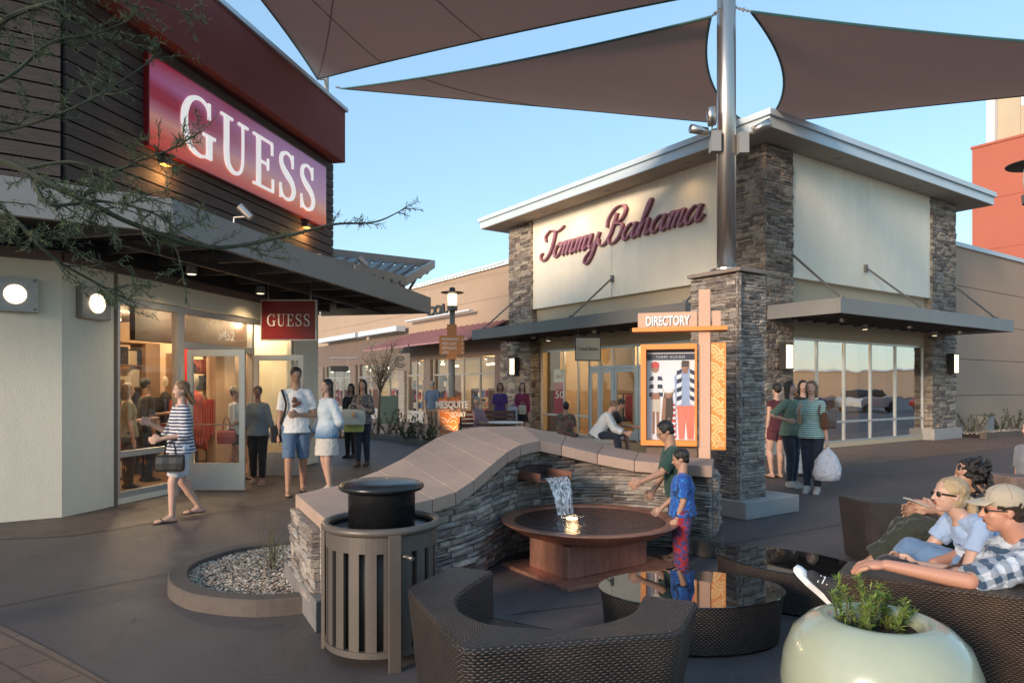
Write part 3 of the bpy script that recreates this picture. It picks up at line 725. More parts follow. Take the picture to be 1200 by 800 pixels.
def serif(s,o,xd,w,h,depth,mat,parent,gap=.14,first=1.0):
    xd=V(xd).normalized(); n=xd.cross(V((0,0,1))); o=V(o)
    adv=[letter_pieces(c)[2] for c in s]; tot=sum(adv)+gap*(len(s)-1); x=0; k=w/tot
    for idx,c in enumerate(s):
        B,Q,Wd=letter_pieces(c); m=MB(frame(o+xd*x*k,xd*k,-n,(0,0,h))); e=0
        for (x0,x1,y0,y1) in B:
            m.box(x0,x1,-depth-e,0,y0,y1); e+=.0006
        for L,Rr in Q:
            kx=len(L); pts=[]
            for y in (-depth-e,0): pts+=[(p.x,y,p.y) for p in L]+[(p.x,y,p.y) for p in Rr]
            f=[]
            for i in range(kx-1):
                f.append((i,i+1,kx+i+1,kx+i)); f.append((i,2*kx+i,2*kx+i+1,i+1)); f.append((kx+i,kx+i+1,3*kx+i+1,3*kx+i))
            f.append((0,kx,3*kx,2*kx)); f.append((kx-1,3*kx-1,4*kx-1,2*kx-1)); m.add(pts,f); e+=.0006
        m.build('letter',mat,parent); x+=Wd+gap
litwhite=em('backlit_white_letters',(1,.97,.95),.26,(.78,.78,.78))
# big sign panel: printed sunset gradient (red / pink / orange bands)
def gradpanel():
    m,t,p=nmat('gradient_sign_print'); co=coord(t); sp=N(t,'ShaderNodeSeparateXYZ'); t.links.new(co,sp.inputs[0])
    z=mth(t,'DIVIDE',sp.outputs[2],1.24)
    xx=mth(t,'MULTIPLY',sp.outputs[1],.10)
    z2=mth(t,'SUBTRACT',z,mth(t,'MULTIPLY',xx,.12))
    cr=N(t,'ShaderNodeValToRGB'); e=cr.color_ramp.elements
    st=[(0,(.62,.07,.05)),(.16,(.75,.13,.09)),(.34,(.80,.36,.30)),(.44,(.55,.18,.25)),(.55,(.42,.01,.03)),(.66,(.40,.01,.04)),(.78,(.50,.13,.30)),(.9,(.48,.10,.20)),(1,(.45,.02,.05))]
    st2=[(0,(.66,.08,.05)),(.12,(.78,.17,.09)),(.28,(.80,.36,.27)),(.45,(.62,.30,.42)),(.7,(.50,.22,.40)),(1,(.42,.14,.32))]
    def ramp(S):
        c=N(t,'ShaderNodeValToRGB'); E=c.color_ramp.elements
        while len(E)<len(S): E.new(.5)
        for i,(a,b) in enumerate(S): E[i].position=a; E[i].color=(*b,1)
        t.links.new(z,c.inputs[0]); return c.outputs[0]
    a=ramp(st); b=ramp(st2); f=N(t,'ShaderNodeMapRange'); t.links.new(sp.outputs[1],f.inputs[0]); f.inputs[1].default_value=.3; f.inputs[2].default_value=3.4
    c=mixc(t,f.outputs[0],a,b); t.links.new(c,p.inputs['Base Color']); p.inputs['Roughness'].default_value=.25
    t.links.new(c,p.inputs['Emission Color']); p.inputs['Emission Strength'].default_value=.12; return m
s0=(9.50-8.26)/.9762; s1=(14.43-8.26)/.9762
so_=FG@V((s0,0,4.88))
sg=thing('store_sign',so_,'large backlit GUESS panel fading from red and pink to orange on the dark siding','sign')
m=MB(FG); m.box(s0,s1,-.14,-.06,4.88,6.12); m.build('sign_panel',gradpanel(),sg)
m=MB(FG); m.box(s0-.001,s1+.012,-.145,-.06,4.86,4.878); m.box(s0-.001,s1+.012,-.145,-.06,6.122,6.14); m.box(s0-.02,s0-.002,-.145,-.06,4.86,6.14); m.build('sign_edge',signred,sg)
serif('GUESS',FG@V((s0+.60,-.14,5.04)),tB,s1-s0-1.08,.89,.03,litwhite,sg)
# blade sign
bs=thing('hanging_sign',(-3.95,12.2,2.4),'small dark red GUESS sign hanging under the grey canopy','sign')
m=MB(); m.box(-4.40,-3.46,12.16,12.22,2.40,3.07); m.build('sign_panel',signred,bs)
m=MB()
for q in ((-4.425,-3.435,2.375,2.398),(-4.425,-3.435,3.072,3.095)): m.box(q[0],q[1],12.15,12.23,q[2],q[3])
m.box(-4.425,-4.402,12.15,12.23,2.399,3.071); m.box(-3.458,-3.435,12.15,12.23,2.399,3.071); m.build('sign_frame',alum,bs)
m=MB()
for x in (-4.3,-3.55): m.tube([(x,12.19,3.095),(x,12.19,3.44)],.014,6)
m.build('hanger',steel,bs)
serif('GUESS',V((-4.31,12.158,2.63)),(1,0,0),.76,.21,.008,white,bs)
text('3452',FG@V((3.05,.055,2.33)),tB,.42,.16,white,gs,'house_number',depth=.004)
# square porthole lamps on the near facet
def portlamp(p,xd,n_,lab,r=.16):
    p=V(p); t=thing('wall_light',p,lab,'wall lamp','square wall lights with round glowing lens')
    M_=frame(p,xd,-V(n_)); m=MB(M_); m.box(-.22,.22,-.10,0,-.195,.195); m.build('lamp_housing',pm('bronze_lamp_box',(.30,.27,.24),.35,metal=.7,var=.2),t)
    k=MB(M_)
    for a in (-.185,.185):
        for b in (-.165,.165): k.ell((a,-.105,b),.015,.012,.015,n=6,m=4)
    k.build('rivet',steel,t)
    m=MB(frame(p,xd,(0,0,1),V(n_))); m.lathe([(r+.02,.10),(r+.02,.115),(r,.118),(r*.8,.145),(r*.4,.16),(0,.165)],(0,0,0),24); m.build('lens',lamp_w,t)
portlamp(C0-tA*.45+V((0,0,2.62))+nA*.0,tA,nA,'square wall light with glowing round lens at the left edge of the photo',.09)
portlamp(FG@V((.42,0,2.60)),tB,nB,'square wall light with glowing round lens beside the shop window',.10)
# small spotlights on the canopy edge
def spot(p,lab,aim):
    p=V(p); t=thing('spotlight',p,lab,'spotlight','small spotlights above the left canopy'); aim=V(aim).normalized()
    m=MB(); m.tube([p,p+V((0,0,.10)),p+V((0,0,.10))-nB*.28*0+nB*.18],.012,6); m.build('arm',steel,t)
    h=p+V((0,0,.12))+nB*.2; m=MB(); m.tube([h-aim*.05,h+aim*.14],[.05,.06],10); m.build('lamp_head',steel,t)
spot(K+tB*1.2+V((0,0,3.55))-nB*.1,'small silver spotlight on the near corner of the grey canopy',(-.6,-.1,.6))
spot(K+tB*4.6+V((0,0,3.55))-nB*.1,'small silver spotlight on the canopy edge below the end of the big sign',(-.6,-.1,.6))
for s_ in (s0+.35,s1-.75):
    t=thing('sign_light',FG@V((s_,-.1,4.70)),'small amber lamp glowing on the siding under the '+('left' if s_<3 else 'right')+' end of the big sign','lamp','amber lamps under the big sign')
    m=MB(FG); m.box(s_-.07,s_+.07,-.17,-.06,4.72,4.80); m.build('lamp_housing',darkmetal,t)
    m=MB(FG); m.box(s_-.06,s_+.06,-.16,-.07,4.70,4.718); m.build('lens',lamp_o,t)
    l=bpy.data.lights.new('amber_lamp','POINT'); l.energy=5; l.color=(1,.5,.15); l.shadow_soft_size=.04; lo=bpy.data.objects.new('amber_lamp',l); COL.objects.link(lo); lo.parent=t; lo.location=(FG@V((s_,-.2,4.55)))-BASE[t]
# ---------------------------------------------------------------- script name on the corner store
SCR={
'T':([[(-.25,1.35),(-.42,1.75),(-.1,2.1),(.3,2.02),(.75,1.9),(1.15,2.05),(1.25,2.2)],[(.52,1.95),(.55,1.3),(.5,.5),(.2,0),(-.2,-.02),(-.42,.3),(-.3,.55)]],.88),
'o':([[(.5,1.0),(.2,.8),(.08,.4),(.25,.02),(.55,.08),(.72,.5),(.6,.9),(.42,1.0),(.45,.8),(.8,.72),(1.0,.85)]],.82),
'm':([[(-.02,.75),(.14,1.0),(.22,.85),(.16,0)],[(.17,.35),(.4,.92),(.54,.95),(.56,.7),(.5,0)],[(.51,.35),(.75,.92),(.9,.95),(.92,.6),(.88,.12),(1.0,.0),(1.2,.25)]],1.16),
'y':([[(-.02,.75),(.14,1.0),(.22,.8),(.2,.25),(.38,.02),(.6,.2),(.78,.6)],[(.84,1.0),(.80,.4),(.72,-.5),(.5,-1.0),(.2,-.95),(.2,-.55),(.6,-.1),(1.05,.35)]],.98),
'B':([[(.42,1.95),(.40,1.1),(.3,.4),(-.02,0),(-.42,.12),(-.55,.5)],[(-.12,1.15),(-.18,1.75),(.2,2.3),(.75,2.35),(1.08,2.0),(.95,1.45),(.5,1.22)],[(.5,1.22),(1.1,1.1),(1.22,.55),(.95,.05),(.5,-.02),(.35,.3)]],1.42),
'a':([[(.78,.8),(.5,1.0),(.2,.75),(.08,.35),(.25,.0),(.5,.12),(.78,.6)],[(.84,1.0),(.78,.4),(.84,.06),(1.0,.02),(1.2,.35)]],1.12),
'h':([[(-.05,.3),(.25,1.1),(.42,1.9),(.36,2.2),(.22,1.7),(.14,0)],[(.16,.35),(.45,.92),(.62,.92),(.64,.5),(.66,.08),(.8,.02),(1.0,.3)]],.98)}
def script(s,o,xd,scale,parent,w=.12,depth=.10,gapx=.25,wscale=1.0):
    xd=V(xd).normalized(); n=xd.cross(V((0,0,1))); x=0
    for c in s:
        if c==' ': x+=gapx; continue
        st,adv=SCR[c]
        for layer,(mat_,grow,d0,dep) in enumerate(((burgd,.022,.02,.05),(burg,0,.075,.045))):
            m=MB(frame(V(o)+n*d0,xd*scale*wscale,(0,0,scale),n*scale)); m.smooth=True
            for P in st:
                pts=spl([(x+a+b*.36,b,0) for a,b in P],7); k=len(pts); rad=[]
                for i,p in enumerate(pts):
                    d=(pts[min(i+1,k-1)]-pts[max(i-1,0)]).normalized()
                    rad.append((.042+.062*max(0,-d.y if d.y<0 else d.y*.35))+grow)
                rs=[]
                for i,p in enumerate(pts):
                    d=(pts[min(i+1,k-1)]-pts[max(i-1,0)]).normalized(); nn=V((-d.y,d.x,0))
                    rs.append([p+nn*rad[i]*math.cos(t_)+V((0,0,1))*(dep/scale)*math.sin(t_) for t_ in [math.pi*2*j/8 for j in range(8)]])
                m.rings(rs)
            m.build('letter' if layer else 'letter_edge',mat_,parent)
        x+=adv
    return x
Ls0=Lx(FL,.06,637); Ls1=Lx(FL,.06,833)
tot=sum(SCR[c][1] for c in 'TommyBahama')+.55+.7
nm=thing('script_sign',FL@V((Ls0,.05,5.75)),'purple script name Tommy Bahama raised on the cream left facade of the corner store','sign')
script('Tommy Bahama',FL@V((Ls0-.1,.05,5.76)),-dL,.425,nm,gapx=.55,wscale=(Ls0-Ls1)/tot/.425)
# hanging square sign by the entrance
hx=V((px(689,410,18.3).x,18.3,0))
t=thing('hanging_shop_sign',(hx.x,18.3,2.4),'small cream square sign with script name hanging by the corner store entrance','sign')
m=MB(); m.box(hx.x-.32,hx.x+.32,18.28,18.33,2.28,2.86); m.build('sign_panel',pm('cream_sign',(.55,.48,.36),.6,var=.04),t)
m=MB()
for q in ((-.34,.34,2.255,2.278),(-.34,.34,2.862,2.885)): m.box(hx.x+q[0],hx.x+q[1],18.27,18.34,q[2],q[3])
m.box(hx.x-.34,hx.x-.321,18.27,18.34,2.279,2.861); m.box(hx.x+.321,hx.x+.34,18.27,18.34,2.279,2.861)
for x in (-.25,.25): m.tube([(hx.x+x,18.3,2.885),(hx.x+x,18.3,3.2)],.012,5)
m.build('sign_frame',darkmetal,t)
text('Tommy Bahama',(hx.x-.27,18.275,2.50),(1,0,0),.54,.13,darkmetal,t,depth=.006)
# ---------------------------------------------------------------- freestanding stone column with steel mast
pc=V((2.73,8.06,0)); FP=frame(pc,dR,dL)
sp_=thing('stone_column',FP@V((.5,.5,0)),'tall grey ledge-stone column on a concrete block carrying the steel mast','column')
# footprint: front-left face along dL, front-right face along dR
m=MB(FP); m.box(0,1.06,0,.98,0,.21); m.build('plinth',concrete,sp_,bevel=.012)
PA=FP@V((.08,.16,0)); wR=.50; wL=.74
FPc=frame(PA,dR,dL)
m=MB(FPc); m.box(.03,wR-.01,.03,wL-.01,.2,2.93); m.build('column_core',mortar,sp_)
led=((.028,.055),(.09,.30),(.022,.045))
pa,La=straight(FPc,-.02,wR+.02,.03); pb,Lb=straight(frame(PA,dL,dR),-.02,wL,.03)
lay([(pa,La,.212,lambda u:2.93)+led,(pb,Lb,.212,lambda u:2.93)+led],sp_,ledge,300,21)
m=MB(FPc); m.box(-.045,wR+.02,-.045,wL+.02,2.935,2.985); m.build('column_cap',pm('taupe_cap_stone',(.25,.2,.17),.85,var=.25,ns=6,bs=30,bu=.8,bd=.02),sp_,bevel=.01)
mc=FPc@V((.2,.34,0))
ms=thing('steel_mast',(mc.x,mc.y,3.0),'tall brushed steel mast standing on the stone column and holding the shade sails','mast')
m=MB(); m.smooth=True; m.lathe([(.115,3.0),(.115,7.6)],mc,28); m.build('mast_tube',steel,ms)
m=MB(); m.lathe([(.2,3.0),(.2,3.02),(.13,3.03)],mc,20); m.build('base_flange',steel,ms)
def cam_light(dx,z,ang,lab):
    t=thing('mast_floodlight',(mc.x+dx,mc.y-.1,z),lab,'floodlight','floodlights clamped to the steel mast')
    m=MB(); m.box(mc.x+dx*.9-.06,mc.x+dx*.9+.06,mc.y-.16,mc.y-.04,z-.17,z+.08); m.build('junction_box',greymetal,t)
    for a in ang:
        d=V((math.cos(a),-.25,math.sin(a))).normalized(); p=V((mc.x+dx*1.1,mc.y-.13,z+.06)); m=MB(); m.smooth=True
        m.tube([p,p+d*.10],.012,6); m.tube([p+d*.08,p+d*.30],[.05,.055],12); m.build('lamp_head',steel,t)
cam_light(-.19,4.62,(R(175),R(100)),'pair of cylindrical floodlights on the left of the mast')
cam_light(.19,4.60,(R(25),),'single cylindrical floodlight on the right of the mast')
# ---------------------------------------------------------------- wave wall behind the fountain
fr_=[(-1.22,4.45,.63),(-.86,4.82,.635),(-.575,5.17,.66),(-.405,5.36,.70),(-.25,5.68,.79),(-.09,6.15,.885),(.06,6.42,.945),(.26,6.64,.965),(.49,6.79,.905),(.85,6.86,.815),(1.2,6.77,.755),(1.5,6.61,.745),(1.84,6.35,.75)]
bk_=[(-1.68,5.37,.63),(-1.36,5.55,.68),(-1.06,5.8,.78),(-.9,6.15,.86),(-.78,6.7,.94),(-.62,7.15,1.0),(-.36,7.5,1.035),(.12,7.66,1.035),(.6,7.66,.93),(1.0,7.6,.83),(1.36,7.42,.77),(1.68,7.2,.745),(2.02,6.92,.75)]
NF=6
fs_=spl([V(p) for p in fr_],NF); bs_=spl([V(p) for p in bk_],NF)
ww=thing('fountain_wall',(0.3,6.8,0),'low wave-shaped ledge-stone wall with mauve stone cap curving behind the copper fountain','wall')
def at_(P,i,dz=0,off=0):
    a=P[min(i,len(P)-1)]; return V((a.x,a.y,a.z+dz))
# core
co=MB(); rs=[]
for i in range(len(fs_)):
    f0=fs_[i]; b0=bs_[i]; d=(b0-f0); d.z=0; d.normalize()
    f1=f0+d*.10; b1=b0-d*.08
    rs.append([V((f1.x,f1.y,0)),V((f1.x,f1.y,f0.z-.002)),V((b1.x,b1.y,b0.z-.002)),V((b1.x,b1.y,0))])
# opening for the spout is cut as a recess box in front of the core
co.rings(rs); co.build('wall_core',mortar,ww)
# cap stones, one per joint
cuts=[0,6,11,16,21,26,31,36,42,48,54,60,66,72]
for a,b in zip(cuts,cuts[1:]):
    rs=[]
    K_=list(range(a,b+1))
    for j in K_:
        f0=fs_[min(j,len(fs_)-1)]; b0=bs_[min(j,len(bs_)-1)]; d=(b0-f0).normalized(); f1=f0-d*.05; b1=b0+d*.04
        if j==a: sh_=(fs_[min(j+1,len(fs_)-1)]-f0).normalized()*.004; sb_=(bs_[min(j+1,len(bs_)-1)]-b0).normalized()*.004; f1=f1+sh_; b1=b1+sb_
        if j in (a,b): rs.append([f1-V((0,0,.02)),f1+V((0,0,.085)),b1+V((0,0,.085)),b1-V((0,0,.02))])
    fa,ta,tb_,ba=rs[0]; f2_,t2,u2,b2=rs[-1]; RR=[]
    for q in range(6):
        s=q/5; L_=[fa.lerp(f2_,s),ta.lerp(t2,s)]
        A_=ta.lerp(t2,s); B_=tb_.lerp(u2,s); L_+=[A_.lerp(B_,w_/5) for w_ in range(1,6)]+[ba.lerp(b2,s)]; RR.append(L_)
    m=MB(); m.rings(RR); m.build('cap_stone',capst,ww,bevel=.006)
# stones on the front face, the near end and the far end
cum=[0]
fc=[]
for i in range(len(fs_)):
    f0=fs_[i]; d=(bs_[i]-f0); d.z=0; d.normalize(); fc.append((f0+d*.10,d))
for i in range(1,len(fc)): cum.append(cum[-1]+((fc[i][0]-fc[i-1][0]).xy).length)
def fpath(u):
    u=max(0,min(u,cum[-1]-1e-6)); i=0
    while i<len(cum)-2 and cum[i+1]<u: i+=1
    t=(u-cum[i])/(cum[i+1]-cum[i]); p=fc[i][0].lerp(fc[i+1][0],t); d=(fc[i+1][0]-fc[i][0]); d.z=0; d.normalize()
    return V((p.x,p.y,0)),V((-d.y,d.x,0))
def fz(u):
    u=max(0,min(u,cum[-1]-1e-6)); i=0
    while i<len(cum)-2 and cum[i+1]<u: i+=1
    t=(u-cum[i])/(cum[i+1]-cum[i]); z=fs_[i].z*(1-t)+fs_[i+1].z*t
    return z-.016
# leave the spout niche free: split face in three
uS=min(range(len(fc)),key=lambda i:abs(fc[i][0].x-.13)); us=cum[uS]; nw=.16
def sub(u0): return lambda u:(fpath(u0+u))
ld=((.028,.06),(.10,.36),(.035,.07))
rowsF=[(sub(0),us-nw,.0,lambda u:fz(u))+ld,(sub(us-nw),2*nw,.0,lambda u:.66)+ld,(sub(us+nw),cum[-1]-us-nw,.0,lambda u:fz(us+nw+u))+ld,(sub(us-nw),2*nw,.80,lambda u:fz(us-nw+u))+ld]
e0=fc[0][0]; e1=V((bs_[0].x,bs_[0].y,0)); dd=(e1-e0); dd.z=0; Le=dd.length; dd.normalize(); ne=V((dd.y,-dd.x,0))*-1
ne=V((dd.y,-dd.x,0))
if ne.dot(fs_[3]-fs_[0])<0: ne=-ne
rowsF.append(((lambda u:(V((e0.x,e0.y,0))+dd*u,ne)),Le,.1,lambda u:.62)+ld)
g0=fc[-1][0]; g1=V((bs_[-1].x,bs_[-1].y,0)); d2=(g1-g0); d2.z=0; Lg=d2.length; d2.normalize(); n2=V((-d2.y,d2.x,0))
if n2.dot(fs_[-4]-fs_[-1])<0: n2=-n2
rowsF.append(((lambda u:(V((g0.x,g0.y,0))+d2*u,n2)),Lg,.16,lambda u:.745)+ld)
lay(rowsF,ww,ledge,300,33)
m=MB(); pa_=[fs_[-1]+V((.10,.02,0)),fs_[-1]+V((-.35,.24,0)),bs_[-1]+V((-.2,.1,0)),bs_[-1]+V((.1,-.02,0))]
m.prism([(p.x,p.y) for p in (fs_[-1]+V((.07,-.09,0)),bs_[-1]+V((.1,.0,0)),bs_[-1]+V((-.3,.2,0)),fs_[-1]+V((-.35,.10,0)))],0,.155); m.build('end_plinth',kerbc,ww,bevel=.01)
q_=[V(( -1.24,4.36,0)),V((-1.12,4.52,0)),V((-1.6,5.45,0)),V((-1.78,5.4,0))]
m=MB(); m.prism([(p.x,p.y) for p in q_],0,.2); m.build('end_plinth',pm('grey_kerb_concrete',(.17,.16,.15),.9,var=.2,ns=4,bs=60,bu=.5),ww,bevel=.01)
# spout
spc,spn=fpath(us); out=-spn; sx=V((-spn.y,spn.x,0))*-1
st_=thing('water_spout',spc+V((0,0,.7)),'rectangular copper trough spout pouring water from the stone wall','spout')
tip=V((.40,6.30,.70)); org=V((.17,6.66,.70)); ax=(tip-org).normalized(); MS_=frame(org,ax,V((-ax.y,ax.x,0)))
Ln_=(tip-org).length
m=MB(MS_); m.box(-.15,Ln_,-.17,.17,0,.012); m.box(-.15,Ln_,-.182,-.1705,-.0,.075); m.box(-.15,Ln_,.1705,.182,0,.075); m.build('trough',copperdark,st_)
m=MB(MS_); m.box(-.14,Ln_-.01,-.169,.169,.013,.035); wat=glass('fountain_water',.2,(.80,.88,.92)); m.build('water',wat,st_)
m=MB(MS_); m.box(-.2,.05,-.22,.22,.0,.11); m.box(-.2,.02,-.2,.2,-.02,-.001); m.build('niche',black,st_)
# ---------------------------------------------------------------- fountain
bc=V((.66,5.91,0)); 
ft=thing('copper_fountain',bc,'round shallow copper bowl full of dark water on a square copper box pedestal','fountain')
FF=frame(V((.445,5.46,0)),dR,dL)
m=MB(frame(V((.44,5.23,0)),dR,dL)); m.box(0,1.24,0,.95,0,.03); m.build('base_plate',copper,ft,bevel=.004)
m=MB(FF); m.box(0,.87,0,.52,.031,.29); m.build('pedestal',copper,ft,bevel=.006)
m=MB(); m.smooth=True
m.lathe([(0,.255),(.30,.262),(.45,.29),(.62,.345),(.735,.412),(.755,.424),(.757,.434),(.742,.437),(.66,.432),(.65,.42),(.60,.395),(.3,.33),(0,.32)],bc,72); m.build('bowl',copperdark,ft)
def watermat():
    m,t,p=nmat('dark_water'); p.inputs['Base Color'].default_value=(.010,.012,.014,1); p.inputs['Roughness'].default_value=.06; p.inputs['Specular IOR Level'].default_value=.6
    co=coord(t); n1=nz(t,co,15,3,.6); bump(t,p,n1,.9,.05); return m
m=MB(); m.lathe([(0,.416),(.648,.416)],bc,48,caps=False); m.build('water_surface',watermat(),ft)
def fallmat():
    m=bpy.data.materials.new('falling_water'); m.use_nodes=True; t=m.node_tree; t.nodes.clear(); o=N(t,'ShaderNodeOutputMaterial')
    tr=N(t,'ShaderNodeBsdfTransparent'); gl=N(t,'ShaderNodeBsdfGlossy'); df=N(t,'ShaderNodeBsdfTranslucent'); d2=N(t,'ShaderNodeBsdfDiffuse')
    gl.inputs['Roughness'].default_value=.12; df.inputs[0].default_value=(.8,.88,.95,1); d2.inputs[0].default_value=(.8,.85,.9,1)
    mp=N(t,'ShaderNodeMapping'); t.links.new(coord(t),mp.inputs[0]); mp.inputs['Scale'].default_value=(60,60,3)
    n1=nz(t,mp.outputs[0],1,3,.6); r=N(t,'ShaderNodeMapRange'); t.links.new(n1,r.inputs[0]); r.inputs[1].default_value=.40; r.inputs[2].default_value=.60
    a=N(t,'ShaderNodeMixShader'); a.inputs[0].default_value=.6; t.links.new(d2.outputs[0],a.inputs[1]); t.links.new(gl.outputs[0],a.inputs[2])
    b=N(t,'ShaderNodeMixShader'); t.links.new(mth(t,'ADD',mth(t,'MULTIPLY',r.outputs[0],.75),.12),b.inputs[0]); t.links.new(tr.outputs[0],b.inputs[1]); t.links.new(a.outputs[0],b.inputs[2])
    bp=N(t,'ShaderNodeBump'); t.links.new(n1,bp.inputs['Height']); bp.inputs['Distance'].default_value=.01; t.links.new(bp.outputs[0],gl.inputs['Normal']); t.links.new(b.outputs[0],o.inputs[0]); return m
m=MB(); m.smooth=True; side=V((-ax.y,ax.x,0)); P=[]
for j in range(13):
    t_=j/12; c=tip+V((0,0,.035))+ax*(.15*math.sqrt(t_))-V((0,0,.315*t_)); w_=.125-.035*t_
    P.append([c+side*(w_*(k/10*2-1))+ax*(.006*math.sin(k*2.1+j*.3)) for k in range(11)])
m.grid(P); ob=m.build('falling_water',fallmat(),kind='structure')
t=thing('fountain_lamp',(.52,5.98,.42),'small glowing underwater lamp lighting the splash in the copper bowl','lamp')
m=MB(); m.lathe([(0,.419),(.05,.419),(.045,.424),(0,.426)],(.52,5.98,0),10); m.build('lens',em('underwater_lamp',(1,.6,.3),6),t)
spl_=MB(); rnd=random.Random(4)
for k in range(60):
    a=rnd.uniform(0,6.28); r_=rnd.uniform(0,.10); spl_.ell((.50+r_*math.cos(a)*1.4,6.03+r_*math.sin(a),.42+rnd.uniform(0,.03)*(1-r_*6)),.008,.008,.005,n=5,m=3)
spl_.build('water_splash',wat,kind='stuff',label='white splash where the falling water hits the bowl')
# ---------------------------------------------------------------- directory sign
dc=V((1.93,7.12,0))
dx=-dL; dy=dR       # board runs like the corner store left facade; right = -dL ; faces the camera-left
dxn=V((.955,-.297,0)).normalized()
FD=frame(px(826,527,7.35)*1.0,dxn,V((-dxn.y,dxn.x,0))); FD.translation=V((2.05,7.35,0))
zt=lambda y:CH-(y-HY)/F*7.35
dg=thing('directory_sign',(2.05,7.35,0),'peach directory sign post with orange framed fashion poster and swirl panel beside the stone column','sign')
m=MB(FD); m.box(-.06,.06,-.075,.075,0,zt(340)); m.build('post',peach,dg,bevel=.005)
m=MB(FD); m.box(-.70,-.0765,-.05,.05,zt(383),zt(365)); m.box(.0765,.165,-.05,.05,zt(383),zt(365)); m.build('header_board',peach,dg,bevel=.004)
m=MB(FD); m.box(-.75,.23,-.14,.14,zt(388),zt(383)-.002); m.build('shelf',orange,dg)
text('DIRECTORY',FD@V((-.61,-.051,zt(381))),dxn,.46,.105,white,dg,depth=.02,bold=.03)
x0,x1=-.66,-.077; z0_,z1_=zt(522),zt(403)
m=MB(FD)
fw=.055
m.box(x0,x0+fw,-.13,.02,z0_,z1_); m.box(x1-.02,x1,-.13,.02,z0_,z1_); m.box(x0+fw+.001,x1-.021,-.13,.02,z1_-fw,z1_); m.box(x0+fw+.001,x1-.021,-.13,.02,z0_,z0_+fw); m.box(x0,x1,.021,.05,z0_,z1_)
m.build('poster_frame',orange,dg)
m=MB(FD); m.box(x0+.05,-.08,-.02,.14,0,z0_-.002); m.build('lower_panel',brownwall,dg)
# poster print
pc_=[pm('print_white',(.62,.64,.68),.3,var=.03,bu=0),pm('print_navy',(.02,.025,.06),.3,bu=0),pm('print_red',(.5,.05,.05),.3,bu=0),pm('print_skin',(.28,.14,.09),.3,bu=0),pm('print_coral',(.62,.17,.12),.3,bu=0),pm('print_blue',(.25,.33,.5),.3,bu=0),pm('print_khaki',(.5,.44,.36),.3,bu=0),pm('print_hair',(.05,.03,.025),.3,bu=0)]
pw=(x1-.02)-(x0+fw); ph=(z1_-z0_-2*fw)
PM=frame(FD@V((x0+fw,.0,z0_+fw)),dxn*pw,V((-dxn.y,dxn.x,0)),(0,0,ph))
m=MB(PM); m.mi=0; m.box(0.001,.999,0,.02,0.001,.999)
lev=[0]
def pp(mi,poly):
    lev[0]+=1; m.mi=mi; m.xz(poly,-.0004*lev[0],.001)
def pe(mi,cx,cz,rx,rz,n=14): pp(mi,[(cx+rx*math.cos(2*math.pi*k/n),cz+rz*math.sin(2*math.pi*k/n)) for k in range(n)])
pp(1,[(.0,.885),(1,.885),(1,.955),(0,.955)]); pp(1,[(0,.97),(1,.97),(1,.999),(0,.999)])
# man left in red hat and striped jacket
pp(6,[(.10,.30),(.28,.30),(.27,.5),(.10,.5)]); pp(3,[(.11,.06),(.16,.06),(.17,.31),(.11,.31)]); pp(3,[(.20,.06),(.25,.06),(.26,.31),(.19,.31)])
for k in range(6): pp(1 if k%2==0 else 0,[(.04,.48+k*.045),(.33,.48+k*.045),(.33-.008*k,.525+k*.045),(.05+.008*k,.525+k*.045)])
pp(0,[(.14,.5),(.22,.5),(.22,.74),(.14,.74)]); pe(3,.17,.79,.075,.045); pp(2,[(.085,.80),(.255,.80),(.245,.855),(.17,.872),(.095,.855)])
pp(3,[(.08,.45),(.27,.45),(.25,.52),(.10,.52)])
# man right with sunglasses, striped vest and coral trousers
pp(4,[(.66,.01),(.77,.01),(.80,.24),(.76,.40),(.62,.40)]); pp(4,[(.84,.01),(.96,.01),(.99,.40),(.77,.40),(.80,.24)])
pp(5,[(.60,.38),(.99,.38),(1.0,.72),(.88,.79),(.70,.79),(.57,.70)])
for k in range(8): pp(1 if k%2 else 0,[(.62,.38+k*.048),(.71,.40+k*.048),(.73,.448+k*.048),(.62,.428+k*.048)]); pp(1 if k%2 else 0,[(.90,.40+k*.048),(.98,.38+k*.048),(.98,.428+k*.048),(.88,.448+k*.048)])
pp(3,[(.74,.74),(.84,.74),(.83,.82),(.75,.82)]); pe(3,.79,.815,.078,.050); pp(7,[(.71,.835),(.87,.835),(.865,.875),(.73,.88)]); pp(1,[(.72,.812),(.86,.812),(.855,.832),(.725,.832)])
# woman in the middle
pe(7,.44,.45,.09,.13); pp(2,[(.32,.02),(.60,.02),(.58,.40),(.34,.40)])
for k in range(6): pp(0,[(.32,.05+k*.06),(.60,.05+k*.06),(.60,.075+k*.06),(.32,.075+k*.06)])
pe(7,.41,.33,.06,.14); pe(7,.50,.33,.05,.14); pe(3,.45,.505,.075,.045); pe(6,.45,.548,.125,.033); pe(0,.45,.556,.10,.03); pp(3,[(.30,.22),(.38,.22),(.40,.46),(.34,.48)])
m.build('poster_print',pc_,dg)
text('TOMMY HILFIGER',FD@V((x0+fw+.19*pw,-.0*0-.0008,z0_+fw+ph*.905)),dxn,pw*.6,ph*.028,pc_[0],dg,depth=.0012,space=1.5)
